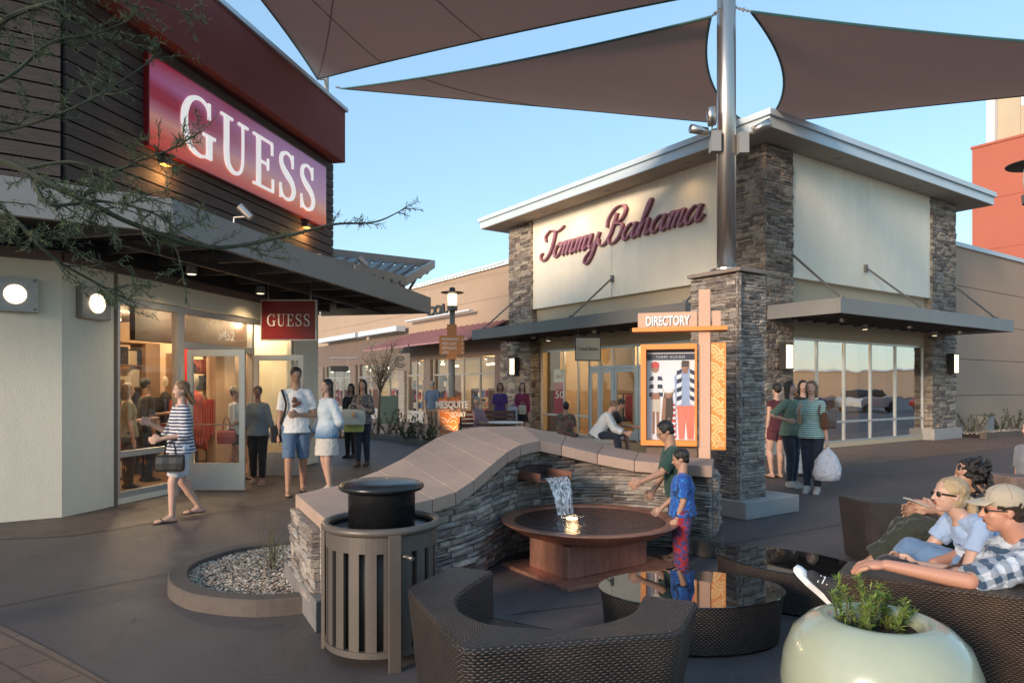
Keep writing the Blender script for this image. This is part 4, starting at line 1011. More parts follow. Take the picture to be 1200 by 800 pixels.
# swirl panels
def arcs(Mf,x0,x1,z0,z1,y,mat_,parent,r=.11,wd=.017,step=.92,ks=(.95,.62,.30),name='swirl_pattern'):
    m=MB(Mf); row=0; z=z0-r*.2
    e=0
    while z<z1+r:
        x=x0-r+(r if row%2 else 0)
        while x<x1+r*1.1:
            for rr_ in [r*q for q in ks]:
                n=14; prev=None
                for k in range(n+1):
                    a=math.pi*(.04+.92*k/n)
                    if row%3==1: a-=.5
                    c_=[(x+(rr_+s)*math.cos(a),z+(rr_+s)*math.sin(a)) for s in (-wd/2,wd/2)]
                    if prev:
                        q=[prev[0],prev[1],c_[1],c_[0]]
                        if all(x0<=p[0]<=x1 and z0<=p[1]<=z1 for p in q):
                            m.add([(p[0],y,p[1]) for p in q],[(0,1,2,3)])
                    prev=c_
            x+=2*r
        z+=r*step; row+=1
    return m.build(name,mat_,parent,kind='stuff')
m=MB(FD); m.box(.062,.215,-.055,.035,zt(526),zt(402)); m.build('swirl_panel',orange,dg)
arcs(FD,.064,.213,zt(525),zt(403),-.0575,pm('pale_orange_print',(.85,.50,.20),.4,bu=0),dg,.10,.022)
# ---------------------------------------------------------------- litter bin
tc=V((-.77,4.09,0))
tr_=thing('litter_bin',tc,'round taupe slatted metal litter bin with glossy black domed lid','litter bin')
m=MB(); m.smooth=True; m.lathe([(.285,.09),(.285,.70),(.27,.70),(.27,.09)],tc,40); m.build('liner',liner,tr_)
ns_=20
for k in range(ns_):
    a=2*math.pi*k/ns_; wdt=.62; h_=MB(); r0,r1=.300,.318; P=[]
    for j in range(4):
        b=a+(j/3-.5)*2*math.pi/ns_*wdt; P.append((math.cos(b),math.sin(b)))
    rs=[[tc+V((c*r0,s*r0,z)) for c,s in P]+[tc+V((c*r1,s*r1,z)) for c,s in reversed(P)] for z in (.10,.64)]
    h_.rings(rs); h_.build('slat',taupe,tr_)
m=MB(); m.smooth=True; m.smooth=False; m.lathe([(.296,.64),(.3215,.64),(.3215,.745),(.296,.745)],tc,64,caps=False); m.build('band',taupe,tr_); m=MB(); m.lathe([(.296,.07),(.328,.07),(.328,.105),(.296,.105),(.296,.07)],tc,64,caps=False); m.build('bottom_ring',taupe,tr_)
m=MB(); m.smooth=True
m.rings([[tc+V((math.cos(a)*(.325+.024*math.cos(b)),math.sin(a)*(.325+.024*math.cos(b)),.755+.024*math.sin(b))) for b in [2*math.pi*q/10 for q in range(10)]] for a in [2*math.pi*k/56 for k in range(56)]],False,True); m.build('rim',taupe,tr_)
m=MB(); m.lathe([(0,.735),(.30,.735)],tc,32,caps=False); m.build('inner_lid',black,tr_)
for a in (R(-68),R(52),R(172)):
    d=V((math.cos(a),math.sin(a),0)); c=tc+d*.352; m=MB(frame(c,V((-d.y,d.x,0)),-d)); m.box(-.034,.034,-.012,.012,0,.745); m.build('leg',taupe,tr_,bevel=.003)
m=MB(); m.tube([tc+V((math.cos(R(-58))*.33,math.sin(R(-58))*.33,.62)),tc+V((math.cos(R(-55))*.40,math.sin(R(-55))*.40,.62))],.012,8); m.build('latch',steel,tr_)
m=MB(); m.smooth=True; m.lathe([(.195,.735),(.195,.935),(.20,.945),(.235,.95),(.248,.962),(.248,.975),(.235,.988),(.19,1.0),(.10,1.008),(0,1.011)],tc,48); m.build('lid',black,tr_)
# ---------------------------------------------------------------- wicker lounge seats
def cseat(name,outer,inner,ht,taper,mat_,seat_h,label,loc,cat='armchair'):
    t=thing(name,loc,label,cat); n=60
    def res(P):
        P=[V((p[0],p[1],0)) for p in P]; L=[0]
        for i in range(1,len(P)): L.append(L[-1]+(P[i]-P[i-1]).length)
        out=[]
        for k in range(n+1):
            u=L[-1]*k/n; i=0
            while i<len(L)-2 and L[i+1]<u: i+=1
            out.append(P[i].lerp(P[i+1],(u-L[i])/(L[i+1]-L[i])))
        return out
    def rnd_poly(P,r=.06):
        P=[V((p[0],p[1],0)) for p in P]; out=[P[0]]
        for i in range(1,len(P)-1):
            a=(P[i-1]-P[i]).normalized();b=(P[i+1]-P[i]).normalized()
            for k in range(5):
                tt=k/4; out.append((P[i]+a*r)*(1-tt)**2+P[i]*2*tt*(1-tt)+(P[i]+b*r)*tt**2)
        return out+[P[-1]]
    O=res(rnd_poly(outer)); I=res(spl([(p[0],p[1],0) for p in inner],6)); c=V((sum(p.x for p in O)/len(O),sum(p.y for p in O)/len(O),0))
    G=[]
    for o_,i_ in zip(O,I):
        ob=c+(o_-c)*taper; row=[]
        for k in range(6): row.append(ob.lerp(o_,k/5)+V((0,0,.02+(ht-.035)*k/5)))
        e=(i_-o_).normalized()
        row.append(o_+e*.012+V((0,0,ht)))
        for k in range(1,6): row.append(o_.lerp(i_,k/6)+V((0,0,ht)))
        row.append(i_-e*.012+V((0,0,ht))); row.append(i_+V((0,0,ht-.015)))
        for k in range(1,6): row.append(i_.lerp(c+(i_-c)*.93,k/5*.5)+V((0,0,(ht-.015)*(1-k/5)+.02)))
        G.append(row)
    m=MB(); m.smooth=False; m.grid(G)
    for row in (G[0],G[-1]):
        # end caps
        b=row[:6]; i2=row[-6:][::-1]
        m.grid([[b[k].lerp(i2[k],j/4) for k in range(6)] for j in range(5)])
    m.build('wicker_shell',mat_,t)
    S=MB(); poly=[(p.x,p.y) for p in I][::3]
    cc=V((sum(p[0] for p in poly)/len(poly),sum(p[1] for p in poly)/len(poly),0))
    # seat surface as fan grid
    S.grid([[V((cc.x+(p[0]-cc.x)*s_*.985,cc.y+(p[1]-cc.y)*s_*.985,seat_h)) for s_ in (0.01,.33,.66,1)] for p in poly+[poly[0]]])
    S.grid([[V((p[0],p[1],.02)),V((p[0],p[1],seat_h))] for p in (poly[-1],poly[0])])
    S.build('seat',mat_,t)
    return t
chair=cseat('wicker_armchair',[(-.317,3.68),(-.507,3.29),(-.186,2.5),(.655,2.686),(.825,3.07)],
 [(-.098,3.58),(-.24,3.2),(-.235,3.0),(-.18,2.88),(-.09,2.79),(.02,2.755),(.168,2.73),(.325,2.775),(.466,2.88),(.54,3.0),(.60,3.17)],.6,.86,wick,.36,'dark wicker tub armchair seen from behind at the front of the square',(.15,3.05,0))
sofa=cseat('wicker_sofa',[(1.66,3.53),(2.30,3.14),(3.5,2.75),(4.2,3.2),(4.5,4.4),(4.1,5.6)],
 [(1.85,3.80),(2.35,3.52),(3.0,3.25),(3.5,3.4),(3.7,3.9),(3.75,4.5),(3.5,5.3)],.6,.9,wick2,.36,'brown wicker sofa at the right edge carrying the three seated people',(3.2,3.9,0),'sofa')
t=cseat('wicker_chair',[(3.0,6.35),(3.07,5.95),(4.3,5.75),(4.9,6.3),(4.7,7.2)],[(3.2,6.35),(3.35,6.22),(4.1,6.05),(4.45,6.4),(4.4,7.1)],.56,.95,wick,.33,'dark wicker chair with square arm behind the seated women',(3.8,6.3,0),'chair')
t=cseat('wicker_bench',[(5.15,7.6),(5.2,7.2),(6.6,7.0),(7.0,7.5),(6.9,8.0)],[(5.35,7.6),(5.45,7.45),(6.3,7.3),(6.6,7.6),(6.6,7.9)],.62,.95,pm('brown_bench_panel',(.16,.11,.09),.6,var=.2,bs=40,bu=.5),.35,'brown bench back at the right edge of the photo behind the wicker chair',(6,7.5,0),'bench')
def ctable(c,ra,rb,rz,ht,label):
    t=thing('coffee_table',c,label,'coffee table','low oval wicker tables with smoked glass tops'); n=72
    def ring(s,z): return [V(c)+V((ra*s*math.cos(a)*math.cos(rz)-rb*s*math.sin(a)*math.sin(rz),ra*s*math.cos(a)*math.sin(rz)+rb*s*math.sin(a)*math.cos(rz),z)) for a in [2*math.pi*k/n for k in range(n+1)]]
    prof=[(.93,.015),(.945,ht*.35),(.96,ht*.7),(.985,ht-.01),(.99,ht),(.95,ht+.001)]
    rg=[ring(s,z) for s,z in prof]; m=MB(); m.grid([[rg[j][k] for j in range(len(prof))] for k in range(n+1)]); m.build('wicker_body',wick,t)
    m=MB(); m.rings([ring(.94,ht-.02)[:-1],ring(.94,ht-.004)[:-1]]); m.build('table_panel',black,t)
    m=MB(); m.rings([ring(1.0,ht+.003)[:-1],ring(1.004,ht+.007)[:-1],ring(1.0,ht+.011)[:-1]]); m.build('glass_top',smoke,t); return t
m,t_,p_=nmat('smoked_glass_top'); p_.inputs['Base Color'].default_value=(.012,.012,.013,1); p_.inputs['Roughness'].default_value=.025; p_.inputs['Specular IOR Level'].default_value=.75; p_.inputs['Coat Weight'].default_value=.6; p_.inputs['Coat Roughness'].default_value=.02; smoke=m
ctable((1.12,4.33,0),.575,.40,0,.29,'oval wicker coffee table with glass top nearest the fountain pedestal')
ctable((1.99,5.02,0),.54,.34,R(-47),.29,'long oval wicker coffee table between the stone column and the sofa')
# ---------------------------------------------------------------- pale green planter bowl
pl_=V((1.51,2.85,0))
t=thing('round_planter',pl_,'large pale green glossy spherical planter with a small leafy plant','planter')
m,t_,p_=nmat('pale_green_glaze'); co_=coord(t_); t_.links.new(mixc(t_,mth(t_,'ADD',mth(t_,'MULTIPLY',nz(t_,co_,3,5,.7),.7),mth(t_,'MULTIPLY',nz(t_,co_,40,4,.8),.3)),(.31,.34,.24),(.44,.46,.34)),p_.inputs['Base Color']); p_.inputs['Roughness'].default_value=.22; p_.inputs['Coat Weight'].default_value=.5; p_.inputs['Coat Roughness'].default_value=.12; bump(t_,p_,nz(t_,co_,22,3),.05,.01)
g=MB(); g.smooth=True; g.lathe([(0,0),(.17,0),(.24,.03),(.325,.12),(.37,.24),(.378,.33),(.365,.43),(.33,.52),(.27,.578),(.222,.60),(.205,.604),(.185,.602),(.165,.585),(.158,.55),(.158,.5)],pl_,72,caps=False); g.build('planter_bowl',m,t)
g=MB(); 
rs=[]
for r_ in (0.0,.06,.12,.165):
    rs.append([pl_+V((r_*math.cos(a),r_*math.sin(a),.545+.012*math.sin(a*3+r_*40))) for a in [2*math.pi*k/24 for k in range(24)]])
g.rings(rs,False); g.build('soil',rubber,t)
leafm,t_,p_=nmat('small_plant_leaf'); ge=N(t_,'ShaderNodeNewGeometry'); t_.links.new(mixc(t_,ge.outputs['Random Per Island'],(.06,.13,.02),(.26,.32,.07)),p_.inputs['Base Color']); p_.inputs['Roughness'].default_value=.5
def leafblade(m,p,d,L,W,up=V((0,0,1))):
    d=d.normalized(); s=d.cross(up); s=s.normalized() if s.length>.01 else V((1,0,0)); n=s.cross(d)
    m.add([p,p+d*L*.45+s*W/2+n*W*.15,p+d*L,p+d*L*.45-s*W/2+n*W*.15,p+d*L*.5-n*W*.1],[(0,1,4),(1,2,4),(2,3,4),(3,0,4)])
def bushlet(base,n_st,h,rnd,name,label,cat,leaf,stemm,L=.03,W=.009,spread=.5,dens=90,group=None,r0=.08):
    t=thing(name,base,label,cat,group); st=MB(); lf=MB()
    for k in range(n_st):
        a=rnd.uniform(0,6.28); b=V(base)+V((math.cos(a),math.sin(a),0))*rnd.uniform(0,r0); hh=h*rnd.uniform(.5,1)
        tip=b+V((math.cos(a)*spread*hh*rnd.uniform(.2,1),math.sin(a)*spread*hh*rnd.uniform(.2,1),hh)); mid=(b+tip)/2+V((rnd.uniform(-.1,.1)*hh,rnd.uniform(-.1,.1)*hh,0))
        P=spl([b,mid,tip],5); st.tube(P,[.004*(h/.3)**.5]*len(P),4)
        for j in range(int(dens*hh/h)):
            q=P[rnd.randrange(1,len(P))]; q=q.lerp(P[min(len(P)-1,P.index(q)+1)],rnd.random())
            d=V((rnd.uniform(-1,1),rnd.uniform(-1,1),rnd.uniform(-.2,1.1))); leafblade(lf,q,d,L*rnd.uniform(.6,1.3),W*rnd.uniform(.7,1.3))
    st.build('stem',stemm,t); lf.build('foliage',leaf,t); return t
stemm=pm('green_stem',(.10,.09,.04),.8)
rnd=random.Random(12)
bushlet(pl_+V((-.06,.0,.54)),14,.21,rnd,'small_plant','taller bright green sprig growing in the left of the round planter','plant',leafm,stemm,.036,.008,.5,80,'plants in the round planter',.07)
bushlet(pl_+V((.07,.02,.54)),12,.14,rnd,'small_plant','shorter yellow-green sprig in the right of the round planter','plant',leafm,stemm,.034,.009,.8,60,'plants in the round planter',.06)
# ---------------------------------------------------------------- gravel bed with kerb
ko=[(-1.33,4.78),(-1.73,4.67),(-2.17,4.78),(-2.45,5.0),(-2.62,5.25),(-2.73,5.55),(-2.72,5.85),(-2.57,6.25),(-2.3,6.52),(-1.9,6.70),(-1.4,6.95),(-.8,7.6),(-.2,8.1)]
kob=[(-.2,7.7),(-.9,6.9),(-1.75,5.45),(-1.5,5.2)]
O=spl([(a,b,0) for a,b in ko],5)
kb=thing('planting_bed',(-2,5.7,0),'rounded brown kerb bed of pale gravel beside the fountain wall','planting bed')
G=[]
for i,p in enumerate(O):
    d=(O[min(i+1,len(O)-1)]-O[max(i-1,0)]).normalized(); n_=V((d.y,-d.x,0)); n_=-n_ if n_.dot(V((-1.75,5.8,0))-p)<0 else n_
    G.append([p+V((0,0,0)),p+V((0,0,.105))+n_*.004,p+n_*.014+V((0,0,.115)),p+n_*.135+V((0,0,.115)),p+n_*.145+V((0,0,.105)),p+n_*.146+V((0,0,.02))])
m=MB(); m.rings(G); m.build('kerb',kerbc,kb)
def inpoly(x,y,P):
    c=False; n=len(P); j=n-1
    for i in range(n):
        if (P[i][1]>y)!=(P[j][1]>y) and x<(P[j][0]-P[i][0])*(y-P[i][1])/(P[j][1]-P[i][1])+P[i][0]: c=not c
        j=i
    return c
inn=[(g_[3].x,g_[3].y) for g_ in G]+[(-.9,7.2),(-1.6,5.6),(-1.62,5.4),(-1.3,4.85)]
m=MB(); m.prism([(-1.4,4.9),(-1.3,5.2),(-1.5,5.5),(-.95,6.4),(-.6,7.3),(-1.5,6.75),(-1.95,6.55),(-2.3,6.4),(-2.5,6.1),(-2.62,5.8),(-2.6,5.5),(-2.5,5.2),(-2.3,5.0),(-2.0,4.85),(-1.7,4.8)],0,.055); m.build('bed_soil',rubber,kb)
pebm=stonemat('pale_gravel',[(.46,.37,.28),(.33,.26,.20),(.58,.49,.39),(.22,.18,.15),(.42,.30,.21),(.50,.44,.36)],.75)
def pebbles(poly,z,n,r0,r1,rnd,name,parent,bb):
    m=MB(); k=0; it=0
    while k<n and it<n*6:
        it+=1; x=rnd.uniform(bb[0],bb[1]); y=rnd.uniform(bb[2],bb[3])
        if not inpoly(x,y,poly): continue
        k+=1; r=rnd.uniform(r0,r1); a=rnd.uniform(0,3.14); tz=rnd.uniform(-.5,.5)
        ax_=(V((math.cos(a),math.sin(a),tz)).normalized(),); A0=ax_[0]; A1=V((-math.sin(a),math.cos(a),rnd.uniform(-.3,.3))).normalized(); A2=A0.cross(A1)
        c=V((x,y,z+rnd.uniform(0,.016)))
        vs=[c+A0*r*s for s in (1,-1)]+[c+A1*r*.75*s for s in (1,-1)]+[c+A2*r*.55*s for s in (1,-1)]
        vs=[v+V((rnd.uniform(-.2,.2)*r,rnd.uniform(-.2,.2)*r,0)) for v in vs]
        vs+=[c+(A0*sx+A1*sy*.75)*r*.78+A2*r*.2 for sx in (1,-1) for sy in (1,-1)]
        m.add(vs,[(4,6,0),(0,6,2),(2,6,8),(4,8,6),(2,8,1),(1,8,4),(4,9,1),(1,9,3),(3,9,7),(4,7,9),(3,7,0),(0,7,4),(5,0,2),(5,2,1),(5,1,3),(5,3,0)])
    return m.build(name,pebm,parent,kind='stuff')
pebbles(inn,.062,7500,.008,.020,random.Random(2),'gravel',kb,(-2.7,-.4,4.7,7.9))
grassm=pm('dry_grass_blade',(.10,.09,.045),.8)
t=thing('grass_tuft',(-1.95,5.62,.07),'sparse dry reed tuft standing in the pale gravel','plant'); m=MB(); rnd=random.Random(9)
for k in range(16):
    a=rnd.uniform(0,6.28); b=V((-1.95,5.62,.06))+V((rnd.uniform(-.03,.03),rnd.uniform(-.03,.03),0)); hh=rnd.uniform(.15,.5); sp2=rnd.uniform(.02,.16)
    m.tube([b,b+V((math.cos(a)*sp2*.4,math.sin(a)*sp2*.4,hh*.6)),b+V((math.cos(a)*sp2,math.sin(a)*sp2,hh))],[.0035,.003,.0015],4)
m.build('blade',grassm,t)
# ---------------------------------------------------------------- beds by the far shops and by the tan wall
def bed(Pk,Pb,name,label,seed,npeb,kh=.16):
    t=thing(name,((Pk[0][0]+Pk[-1][0])/2,(Pk[0][1]+Pk[-1][1])/2,0),label,'planting bed'); O=spl([(a,b,0) for a,b in Pk],4)
    cx=sum(p[0] for p in Pb)/len(Pb); cy=sum(p[1] for p in Pb)/len(Pb); G=[]
    for i,p in enumerate(O):
        d=(O[min(i+1,len(O)-1)]-O[max(i-1,0)]).normalized(); n_=V((d.y,-d.x,0)); n_=-n_ if n_.dot(V((cx,cy,0))-p)<0 else n_
        G.append([p,p+V((0,0,kh-.01)),p+n_*.015+V((0,0,kh)),p+n_*.18+V((0,0,kh)),p+n_*.18])
    m=MB(); m.rings(G); m.build('kerb',kerbc,t)
    poly=[(g_[3].x,g_[3].y) for g_ in G]+list(Pb)
    m=MB(); m.prism(poly if sum((poly[i][0]*poly[(i+1)%len(poly)][1]-poly[(i+1)%len(poly)][0]*poly[i][1]) for i in range(len(poly)))>0 else poly[::-1],0,kh-.05); m.build('bed_soil',rubber,t)
    xs_=[p[0] for p in poly]; ys_=[p[1] for p in poly]
    pebbles(poly,kh-.04,npeb,.02,.05,random.Random(seed),'gravel',t,(min(xs_),max(xs_),min(ys_),max(ys_))); return poly
polyA=bed([(-6.2,21.5),(-4.6,21.1),(-3.2,19.6),(-2.0,17.5),(-1.2,16.0),(-.5,15.2),(.3,15.2)],[(.6,16.4),(-.6,17.8),(-1.4,19.5),(-2.8,22),(-5.0,23.4),(-6.4,22.6)],'planting_bed','kerbed gravel bed with small shrubs in front of the far shops',3,2600)
pR=[FR@V((9.9,-.7,0)),FR@V((14,-.9,0)),FR@V((22,-1.2,0))]
polyB=bed([(p.x,p.y) for p in pR],[tuple((FR@V((22,.9,0))).xy),tuple((FR@V((9.9,.9,0))).xy)],'planting_bed','brown kerb gravel bed along the foot of the taupe wall',4,1500)
shrubm,t_,p_=nmat('dusty_shrub_leaf'); ge=N(t_,'ShaderNodeNewGeometry'); t_.links.new(mixc(t_,ge.outputs['Random Per Island'],(.035,.05,.02),(.13,.14,.06)),p_.inputs['Base Color']); p_.inputs['Roughness'].default_value=.7
rnd=random.Random(31)
lab_=['leftmost low green shrub in the bed by the far shops','low shrub left of the small tree in the far bed','dark green shrub right of the small bare tree','broad low shrub in the middle of the far bed','shrub with reddish stems in the far gravel bed','green shrub near the orange court sign','small dark shrub at the foot of the orange court sign','tiny shrub by the near kerb of the far bed']
for k,(x,y,Y,h) in enumerate(((395,505,21.5,.5),(432,505,21,.5),(455,500,21,.75),(470,500,20,.65),(487,506,18.8,.6),(500,505,18.2,.75),(508,510,17.2,.5),(478,512,19.2,.4))):
    b=V(((x-600)/F*Y,Y,.12)); bushlet(b,12,h,rnd,'shrub',lab_[k],'shrub',shrubm,stemm,.085,.032,.75,34,'low shrubs in the far bed',.15)
for k,(l,h) in enumerate(((11.0,.6),(13.2,.55),(14.3,.7))):
    b=FR@V((l,.1,.12)); bushlet(b,12,h,rnd,'shrub',['grey-green shrub left of the utility box by the taupe wall','low shrub right of the utility box by the taupe wall','bushy shrub at the right edge by the taupe wall'][k],'shrub',shrubm,stemm,.09,.03,.8,34,'shrubs along the taupe wall',.2)
t=thing('utility_box',FR@V((12.1,.2,.1)),'small grey utility box standing in the gravel by the taupe wall','utility box')
m=MB(FR); m.box(11.85,12.35,0,.4,.1,.62); m.build('cabinet',greymetal,t,bevel=.02)
m=MB(FR); m.box(11.82,12.38,-.03,.43,.621,.66); m.build('lid',greymetal2,t)
# small bare tree in the far bed
def smalltree(base,h,name,label,rnd,leaf):
    t=thing(name,base,label,'tree'); tr=MB(); br=MB(); lf=MB(); b=V(base); top=b+V((.08,0,h*.55)); tr.tube(spl([b,b+V((.03,0,h*.3)),top],4),[.05,.045,.045,.04,.04,.04,.036,.034,.03][:9],8)
    for k in range(26):
        a=rnd.uniform(0,6.28); s=b.lerp(top,rnd.uniform(.7,1)); e=s+V((math.cos(a)*rnd.uniform(.2,.8),math.sin(a)*rnd.uniform(.2,.8),rnd.uniform(.3,h*.45))); P=spl([s,(s+e)/2+V((rnd.uniform(-.1,.1),rnd.uniform(-.1,.1),.05)),e],4); br.tube(P,[.014*(1-i/len(P))+.004 for i in range(len(P))],4)
        for j in range(90):
            q=P[rnd.randrange(2,len(P))]+V((rnd.gauss(0,.13),rnd.gauss(0,.13),rnd.gauss(0,.11))); leafblade(lf,q,V((rnd.uniform(-1,1),rnd.uniform(-1,1),rnd.uniform(-1,.5))),.07,.018)
    tr.build('trunk',pm('grey_bark',(.13,.10,.08),.9,bu=.6,bs=25),t); br.build('branch',MC['grey_bark'],t); lf.build('crown',leaf,t)
smalltree(((443-600)/F*21,21,.1),3.2,'small_tree','thin sparse young tree in the bed before the far shops',random.Random(6),pm('grey_green_leaf',(.13,.13,.07),.8,var=.3,ns=6,bu=0))
# ---------------------------------------------------------------- shade sails
def sailmat():
    m,t,p=nmat('taupe_sail_fabric'); co=coord(t); f=nz(t,co,.8,4); t.links.new(mixc(t,f,(.36,.255,.20),(.44,.315,.25)),p.inputs['Base Color']); p.inputs['Roughness'].default_value=.9
    o=t.nodes['Material Output']; tl=N(t,'ShaderNodeBsdfTranslucent'); tl.inputs[0].default_value=(.26,.15,.12,1); mx=N(t,'ShaderNodeMixShader'); mx.inputs[0].default_value=.35
    t.links.new(p.outputs[0],mx.inputs[1]); t.links.new(tl.outputs[0],mx.inputs[2]); t.links.new(mx.outputs[0],o.inputs[0])
    mp=N(t,'ShaderNodeMapping'); t.links.new(co,mp.inputs[0]); mp.inputs['Scale'].default_value=(1.2,5,1.2); bump(t,p,nz(t,mp.outputs[0],2.2,3),.5,.05); return m
sailm=sailmat(); edgem=pm('teal_webbing',(.05,.13,.13),.7); hardw=steel
def sail(label,Vs,bow,sag,seams,turn):
    Vs=[V(v) for v in Vs]; c=(Vs[0]+Vs[1]+Vs[2])/3
    t=thing('shade_sail',Vs[0],label,'shade sail','triangular shade sails over the square')
    def P(l):
        p=Vs[0]*l[0]+Vs[1]*l[1]+Vs[2]*l[2]
        for k in range(3):
            i,j=(k+1)%3,(k+2)%3; mid=(Vs[i]+Vs[j])/2
            p=p+(Vs[k]-mid)*(4*l[i]*l[j]*(1-l[k])**3*bow[k])
        p=p+V((0,0,-sag*27*l[0]*l[1]*l[2])); return p
    n=26; idx={}; vs=[]; fs=[]
    for i in range(n+1):
        for j in range(n+1-i):
            idx[i,j]=len(vs); vs.append(P((1-(i+j)/n,i/n,j/n)))
    for i in range(n):
        for j in range(n-i):
            fs.append((idx[i,j],idx[i+1,j],idx[i,j+1]))
            if i+j<n-1: fs.append((idx[i+1,j],idx[i+1,j+1],idx[i,j+1]))
    m=MB(); m.smooth=True; m.add(vs,fs); m.build('sail_cloth',sailm,t)
    for k in range(3):
        i,j=(k+1)%3,(k+2)%3; E=[]
        for s in range(n+1):
            l=[0,0,0]; l[i]=1-s/n; l[j]=s/n; E.append(P(l))
        m=MB(); m.tube(E,.018,5); m.build('webbing_edge',edgem,t)
    for a,b in seams:
        m=MB(); m.tube([P([a[q]*(1-s/12)+b[q]*s/12 for q in range(3)])-V((0,0,.004)) for s in range(13)],.008,4); m.build('seam',pm('seam_thread',(.17,.12,.10),.9),t)
    for k,(q,anch) in enumerate(turn):
        a=Vs[q]; b=V(anch); m=MB(); d=(b-a)
        m.tube([a,b],.009,5)
        for s in range(5): m.tube([a+d*(.1+.16*s),a+d*(.18+.16*s)],.024 if s%2 else .016,6)
        m.build('turnbuckle',hardw,t)
    return t
A1=px(372,93,14.3); B1=px(840,-10,8.55); C1=V((-4.4,3.4,6.9))
A2=px(401,104,14.7); B2=px(833,20,8.5); C2=px(880,148,17.2)
B3=px(880,14,8.55); C3=px(893,146,17.4); D3=V((10.8,8.6,5.6))
roofA=C0+tB*(SE-.4)+nB*.1+V((0,0,8.0))
mt=lambda z:V((mc.x,mc.y,z))
sail('large near taupe shade sail filling the top left of the photo',(A1,B1,C1),(.06,.045,.012),.15,[((1,0,0),(0,.45,.55)),((.75,.25,0),(.15,.0,.85)),((.45,.55,0),(0,.2,.8))],[(0,roofA)])
sail('middle taupe shade sail stretched from the left roof to the steel mast',(A2,B2,C2),(.05,.01,.035),.12,[((.72,.28,0),(.55,0,.45))],[(0,roofA+V((.1,.3,-.02))),(1,mt(6.32))])
sail('right taupe shade sail stretched from the mast to beyond the right edge',(B3,C3,D3),(.03,.035,.06),.12,[((.45,0,.55),(0,.30,.70))],[(0,mt(6.32))])
t=thing('roof_bracket',roofA,'small metal mast on the left roof corner holding two shade sail tips','bracket')
m=MB(); m.tube([roofA-V((0,0,.5)),roofA+V((0,0,.08))],.05,8); m.build('bracket_post',greymetal,t)
rf=px(884,150,17.5); t=thing('roof_bracket',rf,'short metal bracket on the corner store roof where two sail corners are tied','bracket')
m=MB(); m.tube([V((rf.x,rf.y,7.5)),rf+V((0,0,.05))],.05,8); m.build('bracket_post',greymetal,t)
# ---------------------------------------------------------------- lamp posts
def lamppost(x,y,h,label,lit=True):
    t=thing('street_lamp',(x,y,0),label,'lamp post','lamp posts with disc shades'); c=V((x,y,0))
    m=MB(); m.smooth=True; m.lathe([(.11,0),(.11,.5),(.085,.52),(.085,h-.75)],c,16); m.build('pole',greymetal2,t)
    m=MB(); m.lathe([(.0,h-.75),(.16,h-.75),(.17,h-.62),(.13,h-.6),(.0,h-.6)],c,16); m.build('collar',greymetal2,t)
    m=MB(); m.smooth=True; m.lathe([(0,h-.6),(.13,h-.58),(.15,h-.4),(.14,h-.22),(0,h-.2)],c,16); m.build('lantern_glass',lamp_w if lit else white,t)
    m=MB(); m.smooth=True; m.lathe([(0,h-.17),(.36,h-.19),(.37,h-.175),(.16,h-.15),(.10,h-.13),(.09,h-.03),(0,h)],c,28); m.build('lamp_shade',darkmetal,t); return t
lamppost(-1.9,22,4.75,'grey lamp post with lit lantern and orange direction board before the far shops')
lamppost(7.72,10.2,5.02,'dark disc lamp shade of a lamp post cut by the right edge of the photo',False)
t=thing('direction_board',(-1.9,21.85,2.6),'orange direction board with four lines of white writing on the lamp post','sign')
z2=lambda y:CH-(y-HY)/F*21.8
m=MB(); m.box(px(515,0,21.8).x,px(544,0,21.8).x,21.76,21.84,z2(415.5),z2(393)); m.build('sign_panel',pm('dull_orange_panel',(.48,.19,.06),.5,var=.06),t)
m=MB(); m.box(px(524,0,21.8).x,px(535,0,21.8).x,21.755,21.83,z2(421),z2(415.6)); m.build('lower_tab',MC['dull_orange_panel'],t); m=MB(); m.box(px(524,0,21.8).x,px(535,0,21.8).x,21.755,21.83,z2(392.9),z2(380)); m.build('finial_panel',MC['dull_orange_panel'],t)
for k,s_ in enumerate(('INFORMATION','FOOD COURT','RESTROOMS','ATM')):
    text(s_,(px(518,0,21.75).x,21.758,z2(399.0+k*5.2)),(1,0,0),(.52,.46,.46,.2)[k],.085,white,t,depth=.003)
    text('>' if k%2 else '<',(px(541,0,21.75).x,21.758,z2(399.0+k*5.2)),(1,0,0),.05,.08,white,t,'arrow',depth=.003)
# court sign
t=thing('court_sign',(-1.55,17,0),'orange swirl panel sign with white words MESQUITE COURT in the far bed','sign')
FM=frame((px(527,0,17).x,17,0),(.97,.24,0),(-.24,.97,0)); z3=lambda y:CH-(y-HY)/F*17
m=MB(FM); m.add([(-.22,0,.1),(.22,0,.1),(.27,0,z3(464)),(-.27,0,z3(466)),(-.22,.12,.1),(.22,.12,.1),(.27,.12,z3(464)),(-.27,.12,z3(466))],[(0,1,2,3),(7,6,5,4),(0,4,5,1),(1,5,6,2),(2,6,7,3),(3,7,4,0)]); m.build('swirl_panel',pm('rust_orange_panel',(.62,.20,.05),.5,var=.06),t)
arcs(FM,-.21,.21,.12,z3(466),-.004,pm('pale_sign_print',(.75,.65,.5),.4,bu=0),t,.15,.024,1.3,(.95,.45))
m=MB(FM); m.box(-.55,.40,-.09,.0-.006,z3(481.5),z3(479)); m.build('sign_arm',peach,t)
m=MB(FM); m.box(-.30,-.235,-.02,.10,.1,z3(474)); m.build('side_post',peach,t)
text('MESQUITE',FM@V((-.36,-.10,z3(479.5))),(.97,.24,0),.80,.21,white,t,bold=.03,depth=.04)
text('COURT',FM@V((.0,-.10,z3(488))),(.97,.24,0),.38,.12,white,t,bold=.03,depth=.03)
